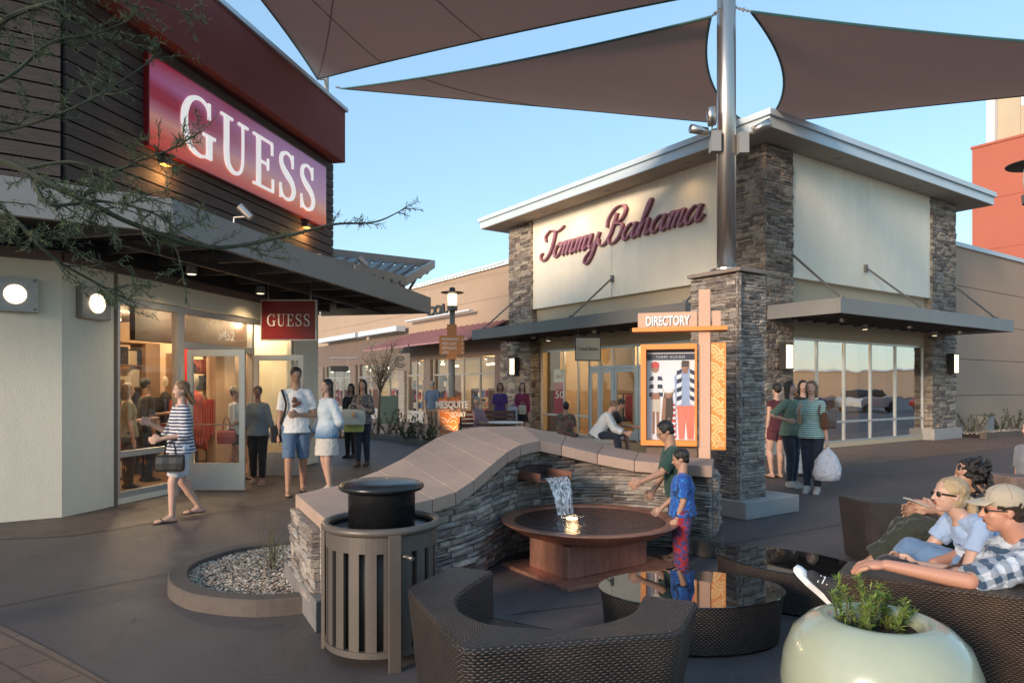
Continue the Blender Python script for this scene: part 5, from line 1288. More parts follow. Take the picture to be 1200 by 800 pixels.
sx_=FM@V((.14,-.5,.15)); t=thing('ground_spotlight',sx_,'small ground spotlight shining warm light up the orange court sign','spotlight')
m=MB(); m.tube([sx_,sx_+V((0,.03,.09))],[.04,.05],10); m.build('lamp_head',darkmetal,t); m=MB(); m.tube([sx_+V((0,.03,.092)),sx_+V((0,.031,.096))],[.045,.045],10); m.build('lens',lamp_b,t)
l=bpy.data.lights.new('ground_spotlight','SPOT'); l.energy=22; l.spot_size=R(80); l.spot_blend=.8; l.color=(1,.62,.3); l.shadow_soft_size=.04; lo=bpy.data.objects.new('ground_spotlight',l); COL.objects.link(lo); lo.parent=t; lo.location=(0,.03,.12); lo.rotation_euler=(V((-.1,.55,.9)).to_track_quat('-Z','Y').to_euler())
# perforated canopy behind the left store
t=thing('metal_trellis',(-2.6,18,0),'angled perforated metal trellis canopy on a post behind the left canopy','trellis')
zz=lambda y,Y:CH-(y-HY)/F*Y
P4=[px(388,303,16.5),px(508,316,20.0),px(468,336,18.2),px(380,316,15)]
P4=[px(385,302,18),px(508,314,22),px(474,335,17.5),px(372,312,13.8)]
m=MB()
for a,b in zip(P4,P4[1:]+P4[:1]):
    a=a.copy(); b=b.copy(); d=(b-a).normalized(); n_=V((-d.y,d.x,0)).normalized()*.05
    m.rings([[a-n_,a+n_,a+n_+V((0,0,.24)),a-n_+V((0,0,.24))],[b-n_,b+n_,b+n_+V((0,0,.24)),b-n_+V((0,0,.24))]])
m.build('frame',greymetal,t)
for k in range(1,9):
    s=k/9; a=P4[0].lerp(P4[1],s); b=P4[3].lerp(P4[2],s); m=MB(); d=(b-a).normalized(); n_=V((-d.y,d.x,0)).normalized()*.10
    m.rings([[a-n_,a+n_,a+n_+V((0,0,.08)),a-n_+V((0,0,.08))],[b-n_,b+n_,b+n_+V((0,0,.08)),b-n_+V((0,0,.08))]]); m.build('slat',greymetal2,t)
for k in range(1,4):
    s=k/4; a=P4[0].lerp(P4[3],s)-V((0,0,.01)); b=P4[1].lerp(P4[2],s)-V((0,0,.01)); m=MB(); m.tube([a,b],.07,4); m.build('cross_bar',greymetal2,t)
pp_=px(471,332,18.6); m=MB(); m.tube([V((pp_.x,pp_.y,3.75)),V((pp_.x,pp_.y,pp_.z+.2))],.09,8); m.tube([V((pp_.x,pp_.y,3.85)),px(385,0,16)*1.0+V((0,0,3.85-px(385,0,16).z))],.08,6); m.tube([V((pp_.x,pp_.y,pp_.z-.5)),pp_+V((.35,.1,.12))],.04,6); m.build('post',greymetal2,t)
# shop name on the far row + blade signs
t=thing('far_shop_sign',FL@V((14.9,.2,4.9)),'dark letters COL on the upper wall of the far shop row','sign')
text('COL',FL@V((Lx(FL,.28,501),.28,CH-(370-HY)/F*(P0.y+.823*Lx(FL,.28,505)))),-dL,Lx(FL,.28,501)-Lx(FL,.28,525),.42,darkmetal,t,bold=.04,depth=.06)
t=thing('round_logo_sign',px(469,424,24),'square hanging sign with dark round logo under the red awning','sign')
p=px(469,424,24); m=MB(); m.box(p.x-.34,p.x+.34,23.97,24.03,p.z-.30,p.z+.30); m.build('sign_panel',pm('taupe_sign',(.22,.18,.15),.6,var=.05),t)
for k,(ra,rb_) in enumerate(((.20,.15),(.11,.07))):
    m=MB(frame((p.x,23.965,p.z),(1,0,0),(0,0,1),(0,-1,0))); n=24
    vs=[];fs=[]
    for q in range(21):
        a=.6+q*5.3/20; vs+=[(ra*math.cos(a),ra*math.sin(a),0),(rb_*math.cos(a),rb_*math.sin(a),0)]
    for q in range(20): fs.append((2*q,2*q+2,2*q+3,2*q+1))
    m.add(vs,fs); m.build('logo_ring',darkmetal,t)
MB().tube([(p.x-.3,24,p.z+.3),(p.x-.3,24,p.z+.62)],.02,5).build('hanger',darkmetal,t); MB().tube([(p.x+.3,24,p.z+.3),(p.x+.3,24,p.z+.62)],.02,5).build('hanger',darkmetal,t)
p=px(398,432,27); t=thing('black_bar_sign',p,'narrow black hanging sign beside the far stone pier','sign')
m=MB(); m.box(p.x-.35,p.x+.35,26.97,27.03,p.z-.11,p.z+.11); m.build('sign_panel',black,t); m=MB(); m.tube([(p.x-.4,27,p.z+.42),(p.x+.75,27,p.z+.42)],.035,5); m.tube([(p.x-.3,27,p.z+.1),(p.x-.3,27,p.z+.42)],.015,4); m.tube([(p.x+.3,27,p.z+.1),(p.x+.3,27,p.z+.42)],.015,4); m.build('bracket',greymetal,t)
p=px(455,478,25); t=thing('green_screen',(p.x,25,0),'dark green panel screen in front of the far shop windows','screen')
m=MB(); m.box(p.x-.36,p.x+.36,24.95,25.05,.25,1.25); m.build('screen_panel',pm('dark_green_paint',(.012,.04,.035),.5,var=.1),t)
m=MB(); m.box(p.x-.36,p.x-.31,24.9,25.1,0,.249); m.box(p.x+.31,p.x+.36,24.9,25.1,0,.249); m.build('leg',darkmetal,t)
# bulbs strung along the far roof
a=px(482,338,31); b=px(592,309,24.5); t=thing('string_lights',a,'string of tiny bulbs strung along the far shop roofline','string lights'); m=MB(); bl=MB()
for k in range(31):
    q=a.lerp(b,k/30)+V((0,0,-.05*math.sin(math.pi*((k%10)/10))+.02)); bl.ell(q-V((0,.3,.04)),.02,.02,.03,n=6,m=4)
m.tube([a.lerp(b,k/30)+V((0,-.3,-.05*math.sin(math.pi*((k%10)/10))+.02)) for k in range(31)],.008,4); m.build('cable',darkmetal,t); bl.build('bulb',lamp_w,t)
# ---------------------------------------------------------------- benches
def bench(x0,x1,Y,z,label,mat_,name='stone_bench',w=.5):
    t=thing(name,((x0+x1)/2,Y,0),label,'bench'); m=MB(); m.box(x0,x1,Y-w/2,Y+w/2,z-.12,z); m.build('seat',mat_,t,bevel=.01)
    m=MB(); m.box(x0+.05,x0+.4,Y-w/2+.04,Y+w/2-.04,0,z-.121); m.box(x1-.4,x1-.05,Y-w/2+.04,Y+w/2-.04,0,z-.121); m.build('leg',mat_,t); return t
bench(px(646,0,15.3).x,px(722,0,15.3).x,15.3,.45,'low pale concrete bench before the corner store entrance',concrete)
t=thing('wooden_bench',(-.75,17.3,0),'brown slatted wooden bench behind the orange court sign','bench')
wd_=pm('brown_wood_slat',(.13,.05,.03),.5,var=.25,ns=3,stretch=(1,1,8))
for k in range(4):
    m=MB(); m.box(-1.35,.1,17.0+k*.10,17.08+k*.10,.42,.45); m.build('seat_slat',wd_,t)
    m=MB(); m.box(-1.35,.1,17.42+k*.02,17.45+k*.02,.55+k*.11,.64+k*.11); m.build('back_slat',wd_,t)
for x in (-1.3,.05):
    m=MB(); m.tube([(x,17.02,0),(x,17.02,.62),(x,17.45,.64)],.025,6); m.tube([(x,17.42,0),(x,17.5,.98)],.025,6); m.build('leg',darkmetal,t)
t=thing('cafe_table',(-.1,16.7,0),'small white round-edged table beside the wooden bench','table')
m=MB(); m.lathe([(0,.70),(.42,.70),(.43,.715),(.42,.73),(0,.73)],(-.15,16.6,0),24); m.build('tabletop',white,t); m=MB(); m.lathe([(.2,0),(.2,.02),(.03,.04),(.03,.7)],(-.15,16.6,0),12); m.build('leg',darkmetal,t)
# ---------------------------------------------------------------- tree reaching in from the left
barkg=pm('green_bark',(.045,.05,.03),.85,var=.3,ns=8,bs=40,bu=.5)
needle,t_,p_=nmat('palo_verde_leaflet'); ge=N(t_,'ShaderNodeNewGeometry'); t_.links.new(mixc(t_,ge.outputs['Random Per Island'],(.05,.065,.028),(.13,.15,.065)),p_.inputs['Base Color']); p_.inputs['Roughness'].default_value=.7
tree=thing('desert_tree',(-4.6,3.4,0),'fine-leaved desert tree reaching its thin green branches in from the left edge','tree')
rnd=random.Random(77)
m=MB(); m.smooth=True; m.tube(spl([(-4.6,3.4,0),(-4.5,3.4,.8),(-4.35,3.5,1.6),(-4.1,3.5,2.3)],4),[.12-.003*i for i in range(13)],10); m.build('trunk',barkg,tree)
root=V((-4.1,3.5,2.2))
D0=3.9
limbs=[[(-180,330,3.7),(-40,190,3.8),(77,225,3.9),(157,263,4.1),(247,290,4.4),(333,277,4.7),(390,263,4.9),(440,260,5.1),(475,244,5.2)],
 [(-180,330,3.7),(-60,120,3.7),(-10,35,3.8),(50,6,3.8),(100,-2,3.9),(195,0,4.0)],
 [(-180,320,3.7),(-60,170,3.8),(20,150,3.9),(90,125,4.0),(150,90,4.2),(190,60,4.3)],
 [(-60,190,3.7),(10,250,3.7),(60,300,3.8),(110,330,4.0),(135,345,4.1)],
 [(20,200,3.9),(80,190,4.0),(130,200,4.1),(165,188,4.2),(215,170,4.3)],
 [(-60,120,3.7),(10,90,3.8),(60,50,3.9),(110,40,4.0),(150,25,4.1)],
 [(40,215,3.8),(60,240,3.8),(120,236,4.0),(180,250,4.1),(215,275,4.2)]]
def twig(br,lf,p,d,L,r,depth,rnd):
    pts=[p]; dd=d.normalized()
    n=5
    for i in range(n):
        dd=(dd+V((rnd.gauss(0,.18),rnd.gauss(0,.18),rnd.gauss(0,.18)+.02))).normalized(); pts.append(pts[-1]+dd*L/n)
    br.tube(pts,[max(.0011,r*(1-i/(n+1))) for i in range(n+1)],4,caps=False)
    for i in range(1,len(pts)):
        for j in range(3 if depth else 4):
            q=pts[i-1].lerp(pts[i],rnd.random()); e=V((rnd.gauss(0,1),rnd.gauss(0,1),rnd.gauss(0,1))).normalized()
            e=(e+dd*.9).normalized(); l=rnd.uniform(.025,.055)
            s=e.orthogonal().normalized()*.0022
            lf.add([q-s,q+s,q+e*l+s*.5,q+e*l-s*.5],[(0,1,2,3)])
            if rnd.random()<.6:
                for w in range(3):
                    q2=q+e*l*(.3+.25*w); e2=(e+V((rnd.gauss(0,.8),rnd.gauss(0,.8),rnd.gauss(0,.8)))).normalized(); s2=e2.orthogonal().normalized()*.0022; lf.add([q2-s2,q2+s2,q2+e2*l*.5],[(0,1,2)])
    if depth:
        for k in range(3):
            i=rnd.randrange(1,len(pts)-1); e=(dd+V((rnd.gauss(0,.7),rnd.gauss(0,.7),rnd.gauss(0,.7)))).normalized(); twig(br,lf,pts[i],e,L*.55,r*.6,depth-1,rnd)
for li,pts in enumerate(limbs):
    Pp=[px(*q) for q in pts]
    if li==0 or li==1: Pp=[root]+Pp
    S=spl(Pp,6); br=MB(); lf=MB(); n=len(S); r0=.022 if li in(0,1) else .010
    br.tube(S,[r0*(1-i/n)**.8+.0022 for i in range(n)],6)
    tot_=0
    for i in range(4,n):
        if S[i].x/S[i].y<-.80: continue
        vis=(2 if i%3==0 else 1) if li!=0 or i<n*.62 else 1
        for k in range(vis):
            d=(S[i]-S[i-1]).normalized(); e=(d*1.1+V((rnd.gauss(0,.6),rnd.gauss(0,.5),rnd.gauss(0,.55)))).normalized()
            if rnd.random()<.5: twig(br,lf,S[i-1].lerp(S[i],rnd.random()),e,rnd.uniform(.14,.36)*(.45 if (li==0 and i>n*.62) else 1),.0045,1 if rnd.random()<.6 and not(li==0 and i>n*.62) else 0,rnd)
    br.build('branch',barkg,tree); lf.build('foliage',needle,tree)
# ---------------------------------------------------------------- inside the left store
def pl(p,e,col,name,label,r=.15,parent=None):
    pass
def ceiling_lights(M_,pts,z,label,grp,e,col=(1,.72,.42),store_=''):
    for k,(x,y) in enumerate(pts):
        t=thing('ceiling_lamp',M_@V((x,y,z)),['first ','second ','third ','fourth ','fifth ','sixth ','seventh '][k]+label,'ceiling lamp',grp)
        m=MB(M_); m.lathe([(0,z),(.07,z),(.07,z-.12),(.05,z-.125),(.05,z-.02),(0,z-.02)],(x,y,0),12); m.build('lamp_housing',greymetal,t)
        m=MB(M_); m.lathe([(0,z-.115),(.048,z-.115),(.0,z-.118)],(x,y,0),12); m.build('lens',lamp_b,t)
        l=bpy.data.lights.new('ceiling_lamp','POINT'); l.energy=e; l.color=col; l.shadow_soft_size=.08; lo=bpy.data.objects.new('ceiling_lamp',l); COL.objects.link(lo); lo.parent=t; lo.location=V((0,0,-.22))
ceiling_lights(FG,[(2.3,1.2),(3.4,2.0),(4.6,3.4),(3.2,4.6),(4.9,.9),(5.6,3.0)],2.98,'warm ceiling lamp inside the left fashion store, counted from its first window','ceiling lamps of the left store',48)
ceiling_lights(FG,[(3.0,.55),(4.6,.5)],2.98,'warm ceiling lamp just inside the left store door','ceiling lamps by the left store door',22)
ceiling_lights(FR,[(1.6,1.6),(3.3,3.0),(1.2,6),(3,8.5),(.9,3.6)],3.28,'warm ceiling lamp inside the corner store, counted from the middle pier','ceiling lamps of the corner store',60,(1,.66,.32))
ceiling_lights(FR,[(6.2,2.5),(8.2,2.2)],3.28,'warm ceiling lamp behind the reflecting corner store windows','ceiling lamps behind the large right windows',12,(1,.66,.32))
ceiling_lights(FL,[(12,1.6),(15,1.9),(18.2,1.6),(21,1.8),(24,1.8),(27.5,1.8),(32,1.8)],2.88,'warm ceiling lamp inside the far shops, counted from the corner store','ceiling lamps of the far shops',30,(1,.68,.38))
# lamps under the left canopy and soffit, washing the walls as in the photo
for M_,x,y,z,e,lab in ((FG,1.6,-.55,3.26,14,'small downlight under the left canopy above the shop window'),(FG,3.6,-.35,3.26,9,'small downlight under the left canopy above the door'),(FL,3.2,-.9,3.1,12,'small downlight under the corner store canopy near the entrance'),(FL,7.0,-.9,3.1,12,'small downlight under the corner store canopy near the left pier'),(FR,3.0,-.7,3.1,10,'small downlight under the right canopy above the second window'),(FR,6.6,-.7,3.1,10,'small downlight under the right canopy above the fifth window')):
    t=thing('downlight',M_@V((x,y,z)),lab,'downlight'); m=MB(M_); m.lathe([(0,z),(.07,z),(.08,z-.12),(0,z-.12)],(x,y,0),12); m.build('lamp_housing',greymetal,t)
    m=MB(M_); m.lathe([(0,z-.124),(.06,z-.124),(0,z-.128)],(x,y,0),12); m.build('lens',lamp_w,t)
    l=bpy.data.lights.new('downlight','SPOT'); l.energy=e*2.4; l.spot_size=R(130); l.spot_blend=1; l.color=(1,.74,.42); l.shadow_soft_size=.05; lo=bpy.data.objects.new('downlight',l); COL.objects.link(lo); lo.parent=t; lo.location=V((0,0,-.16))
# wall-washing soffit lamps of the corner store
for x,en in ((2.2,9),(4.5,16),(6.6,24),(8.4,26)):
    l=bpy.data.lights.new('soffit_lamp','SPOT'); l.energy=en; l.spot_size=R(150); l.spot_blend=1; l.color=(1,.66,.30); l.shadow_soft_size=.06; lo=bpy.data.objects.new('soffit_lamp',l); COL.objects.link(lo); lo.parent=tb; lo.location=(FL@V((x,-.45,7.1)))-BASE[tb]
# porthole lamp light
for p in (C0-tA*.90+V((0,0,2.62))+nA*.3,FG@V((.42,-.3,2.60)),FR@V((.62,-.35,2.28)),FR@V((9.1,-.35,2.28)),FL@V((9.7,-.55,2.28))):
    pass
rs_=random.Random(8)
def rack(M_,x,y,w,cols,label,grp='clothes racks in the shops',rz=0):
    o=M_@V((x,y,.02)); t=thing('clothes_rack',o,label,'clothes rack',grp); m=MB(M_)
    for s in (-1,1): m.tube([(x+s*w/2,y-.2,.04),(x+s*w/2,y+.2,.04)],.015,5); m.tube([(x+s*w/2,y,.04),(x+s*w/2,y,1.35)],.015,6)
    m.tube([(x-w/2,y,1.35),(x+w/2,y,1.35)],.015,6); m.build('rail_frame',darkmetal,t)
    g=MB(M_); n=int(w/.07); rr2=random.Random(int(x*10))
    for k in range(n):
        xx=x-w/2+.05+k*.07; g.mi=rr2.choice(cols); hh=rr2.uniform(.6,.95); g.xz([(xx-.02,1.30-hh),(xx+.02,1.30-hh),(xx+.018,1.22),(xx+.004,1.33),(xx-.004,1.33),(xx-.018,1.22)],y-.2,y+.2)
    g.build('hanging_clothes',wm,t)
shelving(FG,2.9,3.6,1.9,2.2,.02,2.3,6,'tall dark shelf of shoes deep in the left store seen through the first window',rs_,'display shelves in the left store',(1,1,4,2))
shelving(FG,3.7,4.25,2.5,2.8,.02,2.2,7,'narrow dark shelf packed with goods beside the tall shoe shelf in the left store',rs_,'display shelves in the left store',(1,0,4,2,1))
shelving(FG,4.95,6.1,2.3,2.6,.02,2.2,6,'wide shelf packed with goods seen through the left store door',rs_,'display shelves in the left store',(2,0,3,2,1))
rack(FG,4.3,1.5,.8,(0,2,1,0),'clothes rack with red garments seen through the door glass of the left store')
shelving(FG,3.2,4.6,5.3,5.7,.02,2.1,5,'wide shelf of folded clothes at the back of the left store',rs_,'display shelves in the left store',(2,1,3,2))
shelving(FR,.7,1.1,1.4,3.6,.03,2.2,5,'shelf of shirts inside the corner store by the entrance',rs_,'shelves in the corner store',(0,2,1,3))
shelving(FR,1.6,4.6,4.1,4.5,.03,2.3,5,'long back shelf of clothes inside the corner store',rs_,'shelves in the corner store',(0,2,1,3,2))
shelving(FR,5.8,8.9,3.9,4.3,.03,2.0,4,'shelf of clothes behind the large right windows',rs_,'shelves in the corner store',(0,2,1,2))
rack(FG,2.55,1.9,.6,(0,0,1,2),'clothes rack with red and dark garments behind the first left store window'); rack(FG,3.1,3.3,1.1,(2,3,2),'clothes rack with pale garments inside the left store door'); rack(FG,4.6,2.4,.9,(1,3),'clothes rack with dark garments in the left store behind the couple')
rack(FR,2.6,1.6,1.2,(0,2,3),'clothes rack behind the second right window'); rack(FR,4.2,1.5,1.1,(0,0,2),'clothes rack with red shirts behind the third right window'); rack(FR,6.4,1.5,1.4,(3,2,0),'clothes rack behind the fifth right window'); rack(FL,3.5,1.6,1.2,(2,2,4),'clothes rack behind the corner store entrance doors'); rack(FL,6.0,1.6,1.2,(0,1,2),'clothes rack behind the red sale poster')
for k,(x,y,c_) in enumerate(((3.55,.9,0),(4.6,1.7,2),(5.0,2.6,1))):
    t=thing('mannequin',FG@V((x,y,.02)),['mannequin in red dress inside the left store door','mannequin in cream outfit deeper inside the left store','mannequin in black outfit at the back of the left store'][k],'mannequin'); c=FG@V((x,y,0)); m=MB(); m.smooth=True
    m.lathe([(.14,.02),(.14,.035),(.015,.04),(.015,.75)],c,14); m.build('stand',steel,t)
    m=MB(); m.smooth=True; m.lathe([(.0,.70),(.17,.72),(.15,.9),(.12,1.08),(.15,1.28),(.17,1.38),(.10,1.46),(.05,1.5),(0,1.5)],c,18,True,1,.65); m.build('outfit',wm[c_],t)
    m=MB(); m.smooth=True; m.lathe([(.04,1.49),(.04,1.56),(.07,1.60),(.085,1.68),(.07,1.76),(0,1.79)],c,14); m.build('head',pm('mannequin_cream',(.6,.52,.42),.4),t)
for k,(x,y,w_,z0a,z1a,ci) in enumerate(((3.2,5.88,1.0,1.2,2.5,0),(4.6,5.88,.7,1.3,2.3,1),(5.6,5.88,.8,1.2,2.5,2))):
    t=thing('wall_picture',FG@V((x,y,z0a)),['large red framed picture on the back wall of the left store','dark framed picture on the back wall of the left store','cream framed picture on the back wall of the left store'][k],'picture')
    m=MB(FG); m.box(x-w_/2,x+w_/2,y-.04,y,z0a,z1a); m.build('frame',darkmetal,t); m=MB(FG); m.box(x-w_/2+.05,x+w_/2-.05,y-.05,y-.041,z0a+.05,z1a-.05); m.build('print',wm[ci],t)
t=thing('display_table',FG@V((3.9,1.9,0)),'low wooden display table with folded clothes inside the left store','table')
m=MB(FG); m.box(3.4,4.5,2.0,2.5,.76,.80); m.build('tabletop',wm[4],t)
for a_ in (3.43,4.42):
    for b_ in (2.03,2.42): MB(FG).box(a_,a_+.05,b_,b_+.05,.02,.759).build('leg',wm[4],t)
g=MB(FG); rr3=random.Random(4)
for q in range(7): g.mi=rr3.randrange(4); g.box(3.45+q*.15,3.57+q*.15,2.08,2.42,.801,.82+rr3.uniform(.03,.16))
g.build('folded_clothes',wm,t)
# ---------------------------------------------------------------- car park that the large right windows mirror
def car(loc,rz,colr,label):
    loc=V(loc); t=thing('parked_car',loc,label,'car','cars parked outside the frame to the right'); M_=frame(loc,(math.cos(rz),math.sin(rz),0),(-math.sin(rz),math.cos(rz),0))
    m=MB(M_); P=[(-2.2,.35),(-2.25,.75),(-1.9,.95),(-1.2,1.0),(1.1,.95),(2.0,.8),(2.25,.6),(2.2,.3)]; m.xz(P,-.88,.88); m.build('body',pm('car_paint_'+label.split()[0],colr,.25,var=.02,bu=0,coat=.6),t,bevel=.05)
    m=MB(M_); m.xz([(-1.7,.98),(-1.2,1.42),(.2,1.45),(.95,.98)],-.78,.78); m.build('cabin',black,t,bevel=.06)
    for x in (-1.4,1.4):
        for y in (-.80,.80):
            w_=MB(M_); w_.tube([(x,y-.11,.33),(x,y+.11,.33)],.33,18); wo=w_.build('wheel',darkmetal,t)
for k,(x,y,a,c_,lb) in enumerate(((33,14,.6,(.5,.5,.5),'silver car in the car park nearest the square'),(35.5,18,.6,(.03,.05,.12),'blue car beside the silver one in the car park'),(38,22,.6,(.55,.55,.52),'white car third in the car park row'),(40,26.5,.6,(.25,.03,.03),'red car at the end of the car park row'),(31,10,.6,(.04,.04,.04),'black car first in the car park row'))): car((x,y,0),a,c_,lb)
t=thing('distant_building',(115,22,0),'long low tan building beyond the parked cars','building')
MB(frame((115,-10,0),(0,1,0),(-1,0,0))).box(0,80,-8,0,0,4.2).build('wall',tanwall,t); MB(frame((115,-10,0),(0,1,0),(-1,0,0))).box(-.3,80.3,-8.3,.3,4.203,4.5).build('roof_edge',whitemetal,t)
# sale posters in the window of the corner store
t=thing('sale_poster',FL@V((Lx(FL,.33,656),.35,.7)),'white over red sale poster with number 50 in the corner store window','poster')
La_=Lx(FL,.33,649); Lb_=Lx(FL,.33,661)
m=MB(FL); m.box(Lb_,La_,.33,.345,.55,1.72); m.build('red_sheet',pm('poster_red',(.35,.02,.03),.5,bu=0),t)
m=MB(FL); m.box(Lb_,La_,.33,.345,1.73,2.15); m.build('white_sheet',pm('poster_cream',(.6,.55,.45),.5,bu=0),t)
text('50',FL@V((La_-.10,.326,1.2)),-dL,(La_-Lb_)*.8,.24,white,t,depth=.004); text('SALE',FL@V((La_-.08,.326,1.86)),-dL,(La_-Lb_)*.75,.12,signred,t,depth=.004)
# ---------------------------------------------------------------- people
def skin(name,c):
    if name in MC: return MC[name]
    m,t,p=nmat(name); co=coord(t); f=nz(t,co,9,4); t.links.new(mixc(t,f,tuple(x*.9 for x in c),tuple(min(1,x*1.08) for x in c)),p.inputs['Base Color']); p.inputs['Roughness'].default_value=.5; p.inputs['Subsurface Weight'].default_value=.05; p.inputs['Subsurface Radius'].default_value=(.02,.01,.005); bump(t,p,nz(t,co,120,3),.15,.002); MC[name]=m; return m
SK={'light':skin('light_skin',(.52,.31,.23)),'tan':skin('tan_skin',(.38,.21,.14)),'brown':skin('brown_skin',(.25,.13,.085)),'red':skin('ruddy_skin',(.50,.24,.16))}
def cloth(name,col,var=.12,kind=None,c2=None,sc_=1,rough=.85):
    if name in MC: return MC[name]
    m,t,p=nmat(name); co=coord(t); sp=N(t,'ShaderNodeSeparateXYZ'); t.links.new(co,sp.inputs[0]); f=nz(t,co,14,4)
    base=mixc(t,f,tuple(x*(1-var) for x in col),tuple(min(1,x*(1+var)) for x in col))
    if kind=='stripe':
        w=mth(t,'ADD',mth(t,'MULTIPLY',sp.outputs[2],sc_),mth(t,'MULTIPLY',f,.25)); s=mth(t,'GREATER_THAN',mth(t,'FRACT',w),.5); base=mixc(t,s,base,c2)
    if kind=='ombre':
        r=N(t,'ShaderNodeMapRange'); t.links.new(mth(t,'ADD',sp.outputs[2],mth(t,'MULTIPLY',f,.08)),r.inputs[0]); r.inputs[1].default_value=sc_; r.inputs[2].default_value=sc_+.22; base=mixc(t,r.outputs[0],c2,base)
    if kind=='camo':
        g=nz(t,co,sc_,2); r=N(t,'ShaderNodeValToRGB'); e=r.color_ramp.elements; r.color_ramp.interpolation='CONSTANT'; e[0].color=(*col,1); e[1].position=.5; e[1].color=(*c2,1); n_=e.new(.57); n_.color=(*[x*.4 for x in col],1); t.links.new(g,r.inputs[0]); base=r.outputs[0]
    if kind=='plaid':
        u0=1
        def band(v,k,th): return mth(t,'GREATER_THAN',mth(t,'FRACT',mth(t,'MULTIPLY',v,k)),th)
        wv=mth(t,'MULTIPLY',f,.06); u=mth(t,'ADD',mth(t,'ADD',sp.outputs[0],mth(t,'MULTIPLY',sp.outputs[2],.25)),wv); v=mth(t,'ADD',mth(t,'SUBTRACT',sp.outputs[2],mth(t,'MULTIPLY',sp.outputs[0],.3)),wv)
        a=band(u,sc_,.5); b=band(v,sc_,.5); c_=mixc(t,mth(t,'MULTIPLY',mth(t,'ADD',a,b),.5),base,c2); base=c_
    if kind=='denim':
        w=nz(t,co,5,3); base=mixc(t,w,tuple(x*.55 for x in col),tuple(min(1,x*1.5) for x in col))
    t.links.new(base,p.inputs['Base Color']); p.inputs['Roughness'].default_value=rough; p.inputs['Sheen Weight'].default_value=.15; bump(t,p,mth(t,'ADD',nz(t,co,16,4),mth(t,'MULTIPLY',nz(t,co,300,1),.15)),.5,.02); MC[name]=m; return m
def hairm(name,c):
    if name in MC: return MC[name]
    m,t,p=nmat(name); co=coord(t); mp=N(t,'ShaderNodeMapping'); t.links.new(co,mp.inputs[0]); mp.inputs['Scale'].default_value=(60,60,9); f=nz(t,mp.outputs[0],2,4,.7)
    t.links.new(mixc(t,f,tuple(x*.45 for x in c),tuple(min(1,x*1.5) for x in c)),p.inputs['Base Color']); p.inputs['Roughness'].default_value=.42; bump(t,p,f,.9,.01); MC[name]=m; return m
HB=hairm('black_hair',(.012,.009,.008)); HD=hairm('dark_brown_hair',(.035,.02,.013)); HL=hairm('light_brown_hair',(.16,.095,.05)); HBL=hairm('blonde_hair',(.42,.30,.17)); HG=hairm('grey_hair',(.3,.28,.26)); HC=hairm('curly_dark_hair',(.012,.008,.007))
eyem=pm('eye_dark',(.01,.008,.007),.15,bu=0); eyew=pm('eye_white',(.6,.58,.55),.3,bu=0); lipm=pm('lips',(.30,.09,.075),.5,bu=0)
clt=bpy.data.textures.new('cloth_folds','CLOUDS'); clt.noise_scale=.06; clt.noise_depth=1
clh=bpy.data.textures.new('hair_locks','CLOUDS'); clh.noise_scale=.03; clh.noise_depth=2
def remesh(o,vox,smooth=2,disp=0,tex=None):
    r=o.modifiers.new('remesh','REMESH'); r.mode='VOXEL'; r.voxel_size=vox; r.use_smooth_shade=True
    if disp:
        d=o.modifiers.new('folds','DISPLACE'); d.texture=tex or clt; d.strength=disp; d.mid_level=.5; d.texture_coords='LOCAL'
    if smooth: s=o.modifiers.new('smooth','SMOOTH'); s.iterations=smooth; s.factor=.5
def caps(m,a,b,ra,rb,n=14,flat=False):
    """tapered limb from a to b; flat=True leaves clean cut ends"""
    a=V(a);b=V(b);d=(b-a); L=d.length; d=d/L if L>1e-6 else V((0,0,1)); x=d.orthogonal().normalized(); y=d.cross(x); rs=[]
    prof=[]
    if not flat:
        for k in range(1,5): t=math.pi/2*k/5; prof.append((-math.cos(t)*ra,math.sin(t)*ra))
    for k in range(4): prof.append((L*k/3,ra+(rb-ra)*k/3))
    if not flat:
        for k in range(4,0,-1): t=math.pi/2*k/5; prof.append((L+math.cos(t)*rb,math.sin(t)*rb))
    for h,r in prof: rs.append([a+d*h+(x*math.cos(q)+y*math.sin(q))*r for q in [2*math.pi*k/n for k in range(n)]])
    m.rings(rs)
def loft(m,pts,rx,ry,xd,n=20):
    rs=[]; k=len(pts)
    for i,p in enumerate(pts):
        d=(V(pts[min(i+1,k-1)])-V(pts[max(i-1,0)])).normalized(); x=V(xd[i] if isinstance(xd,list) else xd); x=(x-d*x.dot(d)).normalized(); y=d.cross(x)
        rs.append([V(p)+x*rx[i]*math.cos(q)+y*ry[i]*math.sin(q) for q in [2*math.pi*j/n for j in range(n)]])
    m.rings(rs)
def rotz(v,a): return V((v[0]*math.cos(a)-v[1]*math.sin(a),v[0]*math.sin(a)+v[1]*math.cos(a),v[2]))
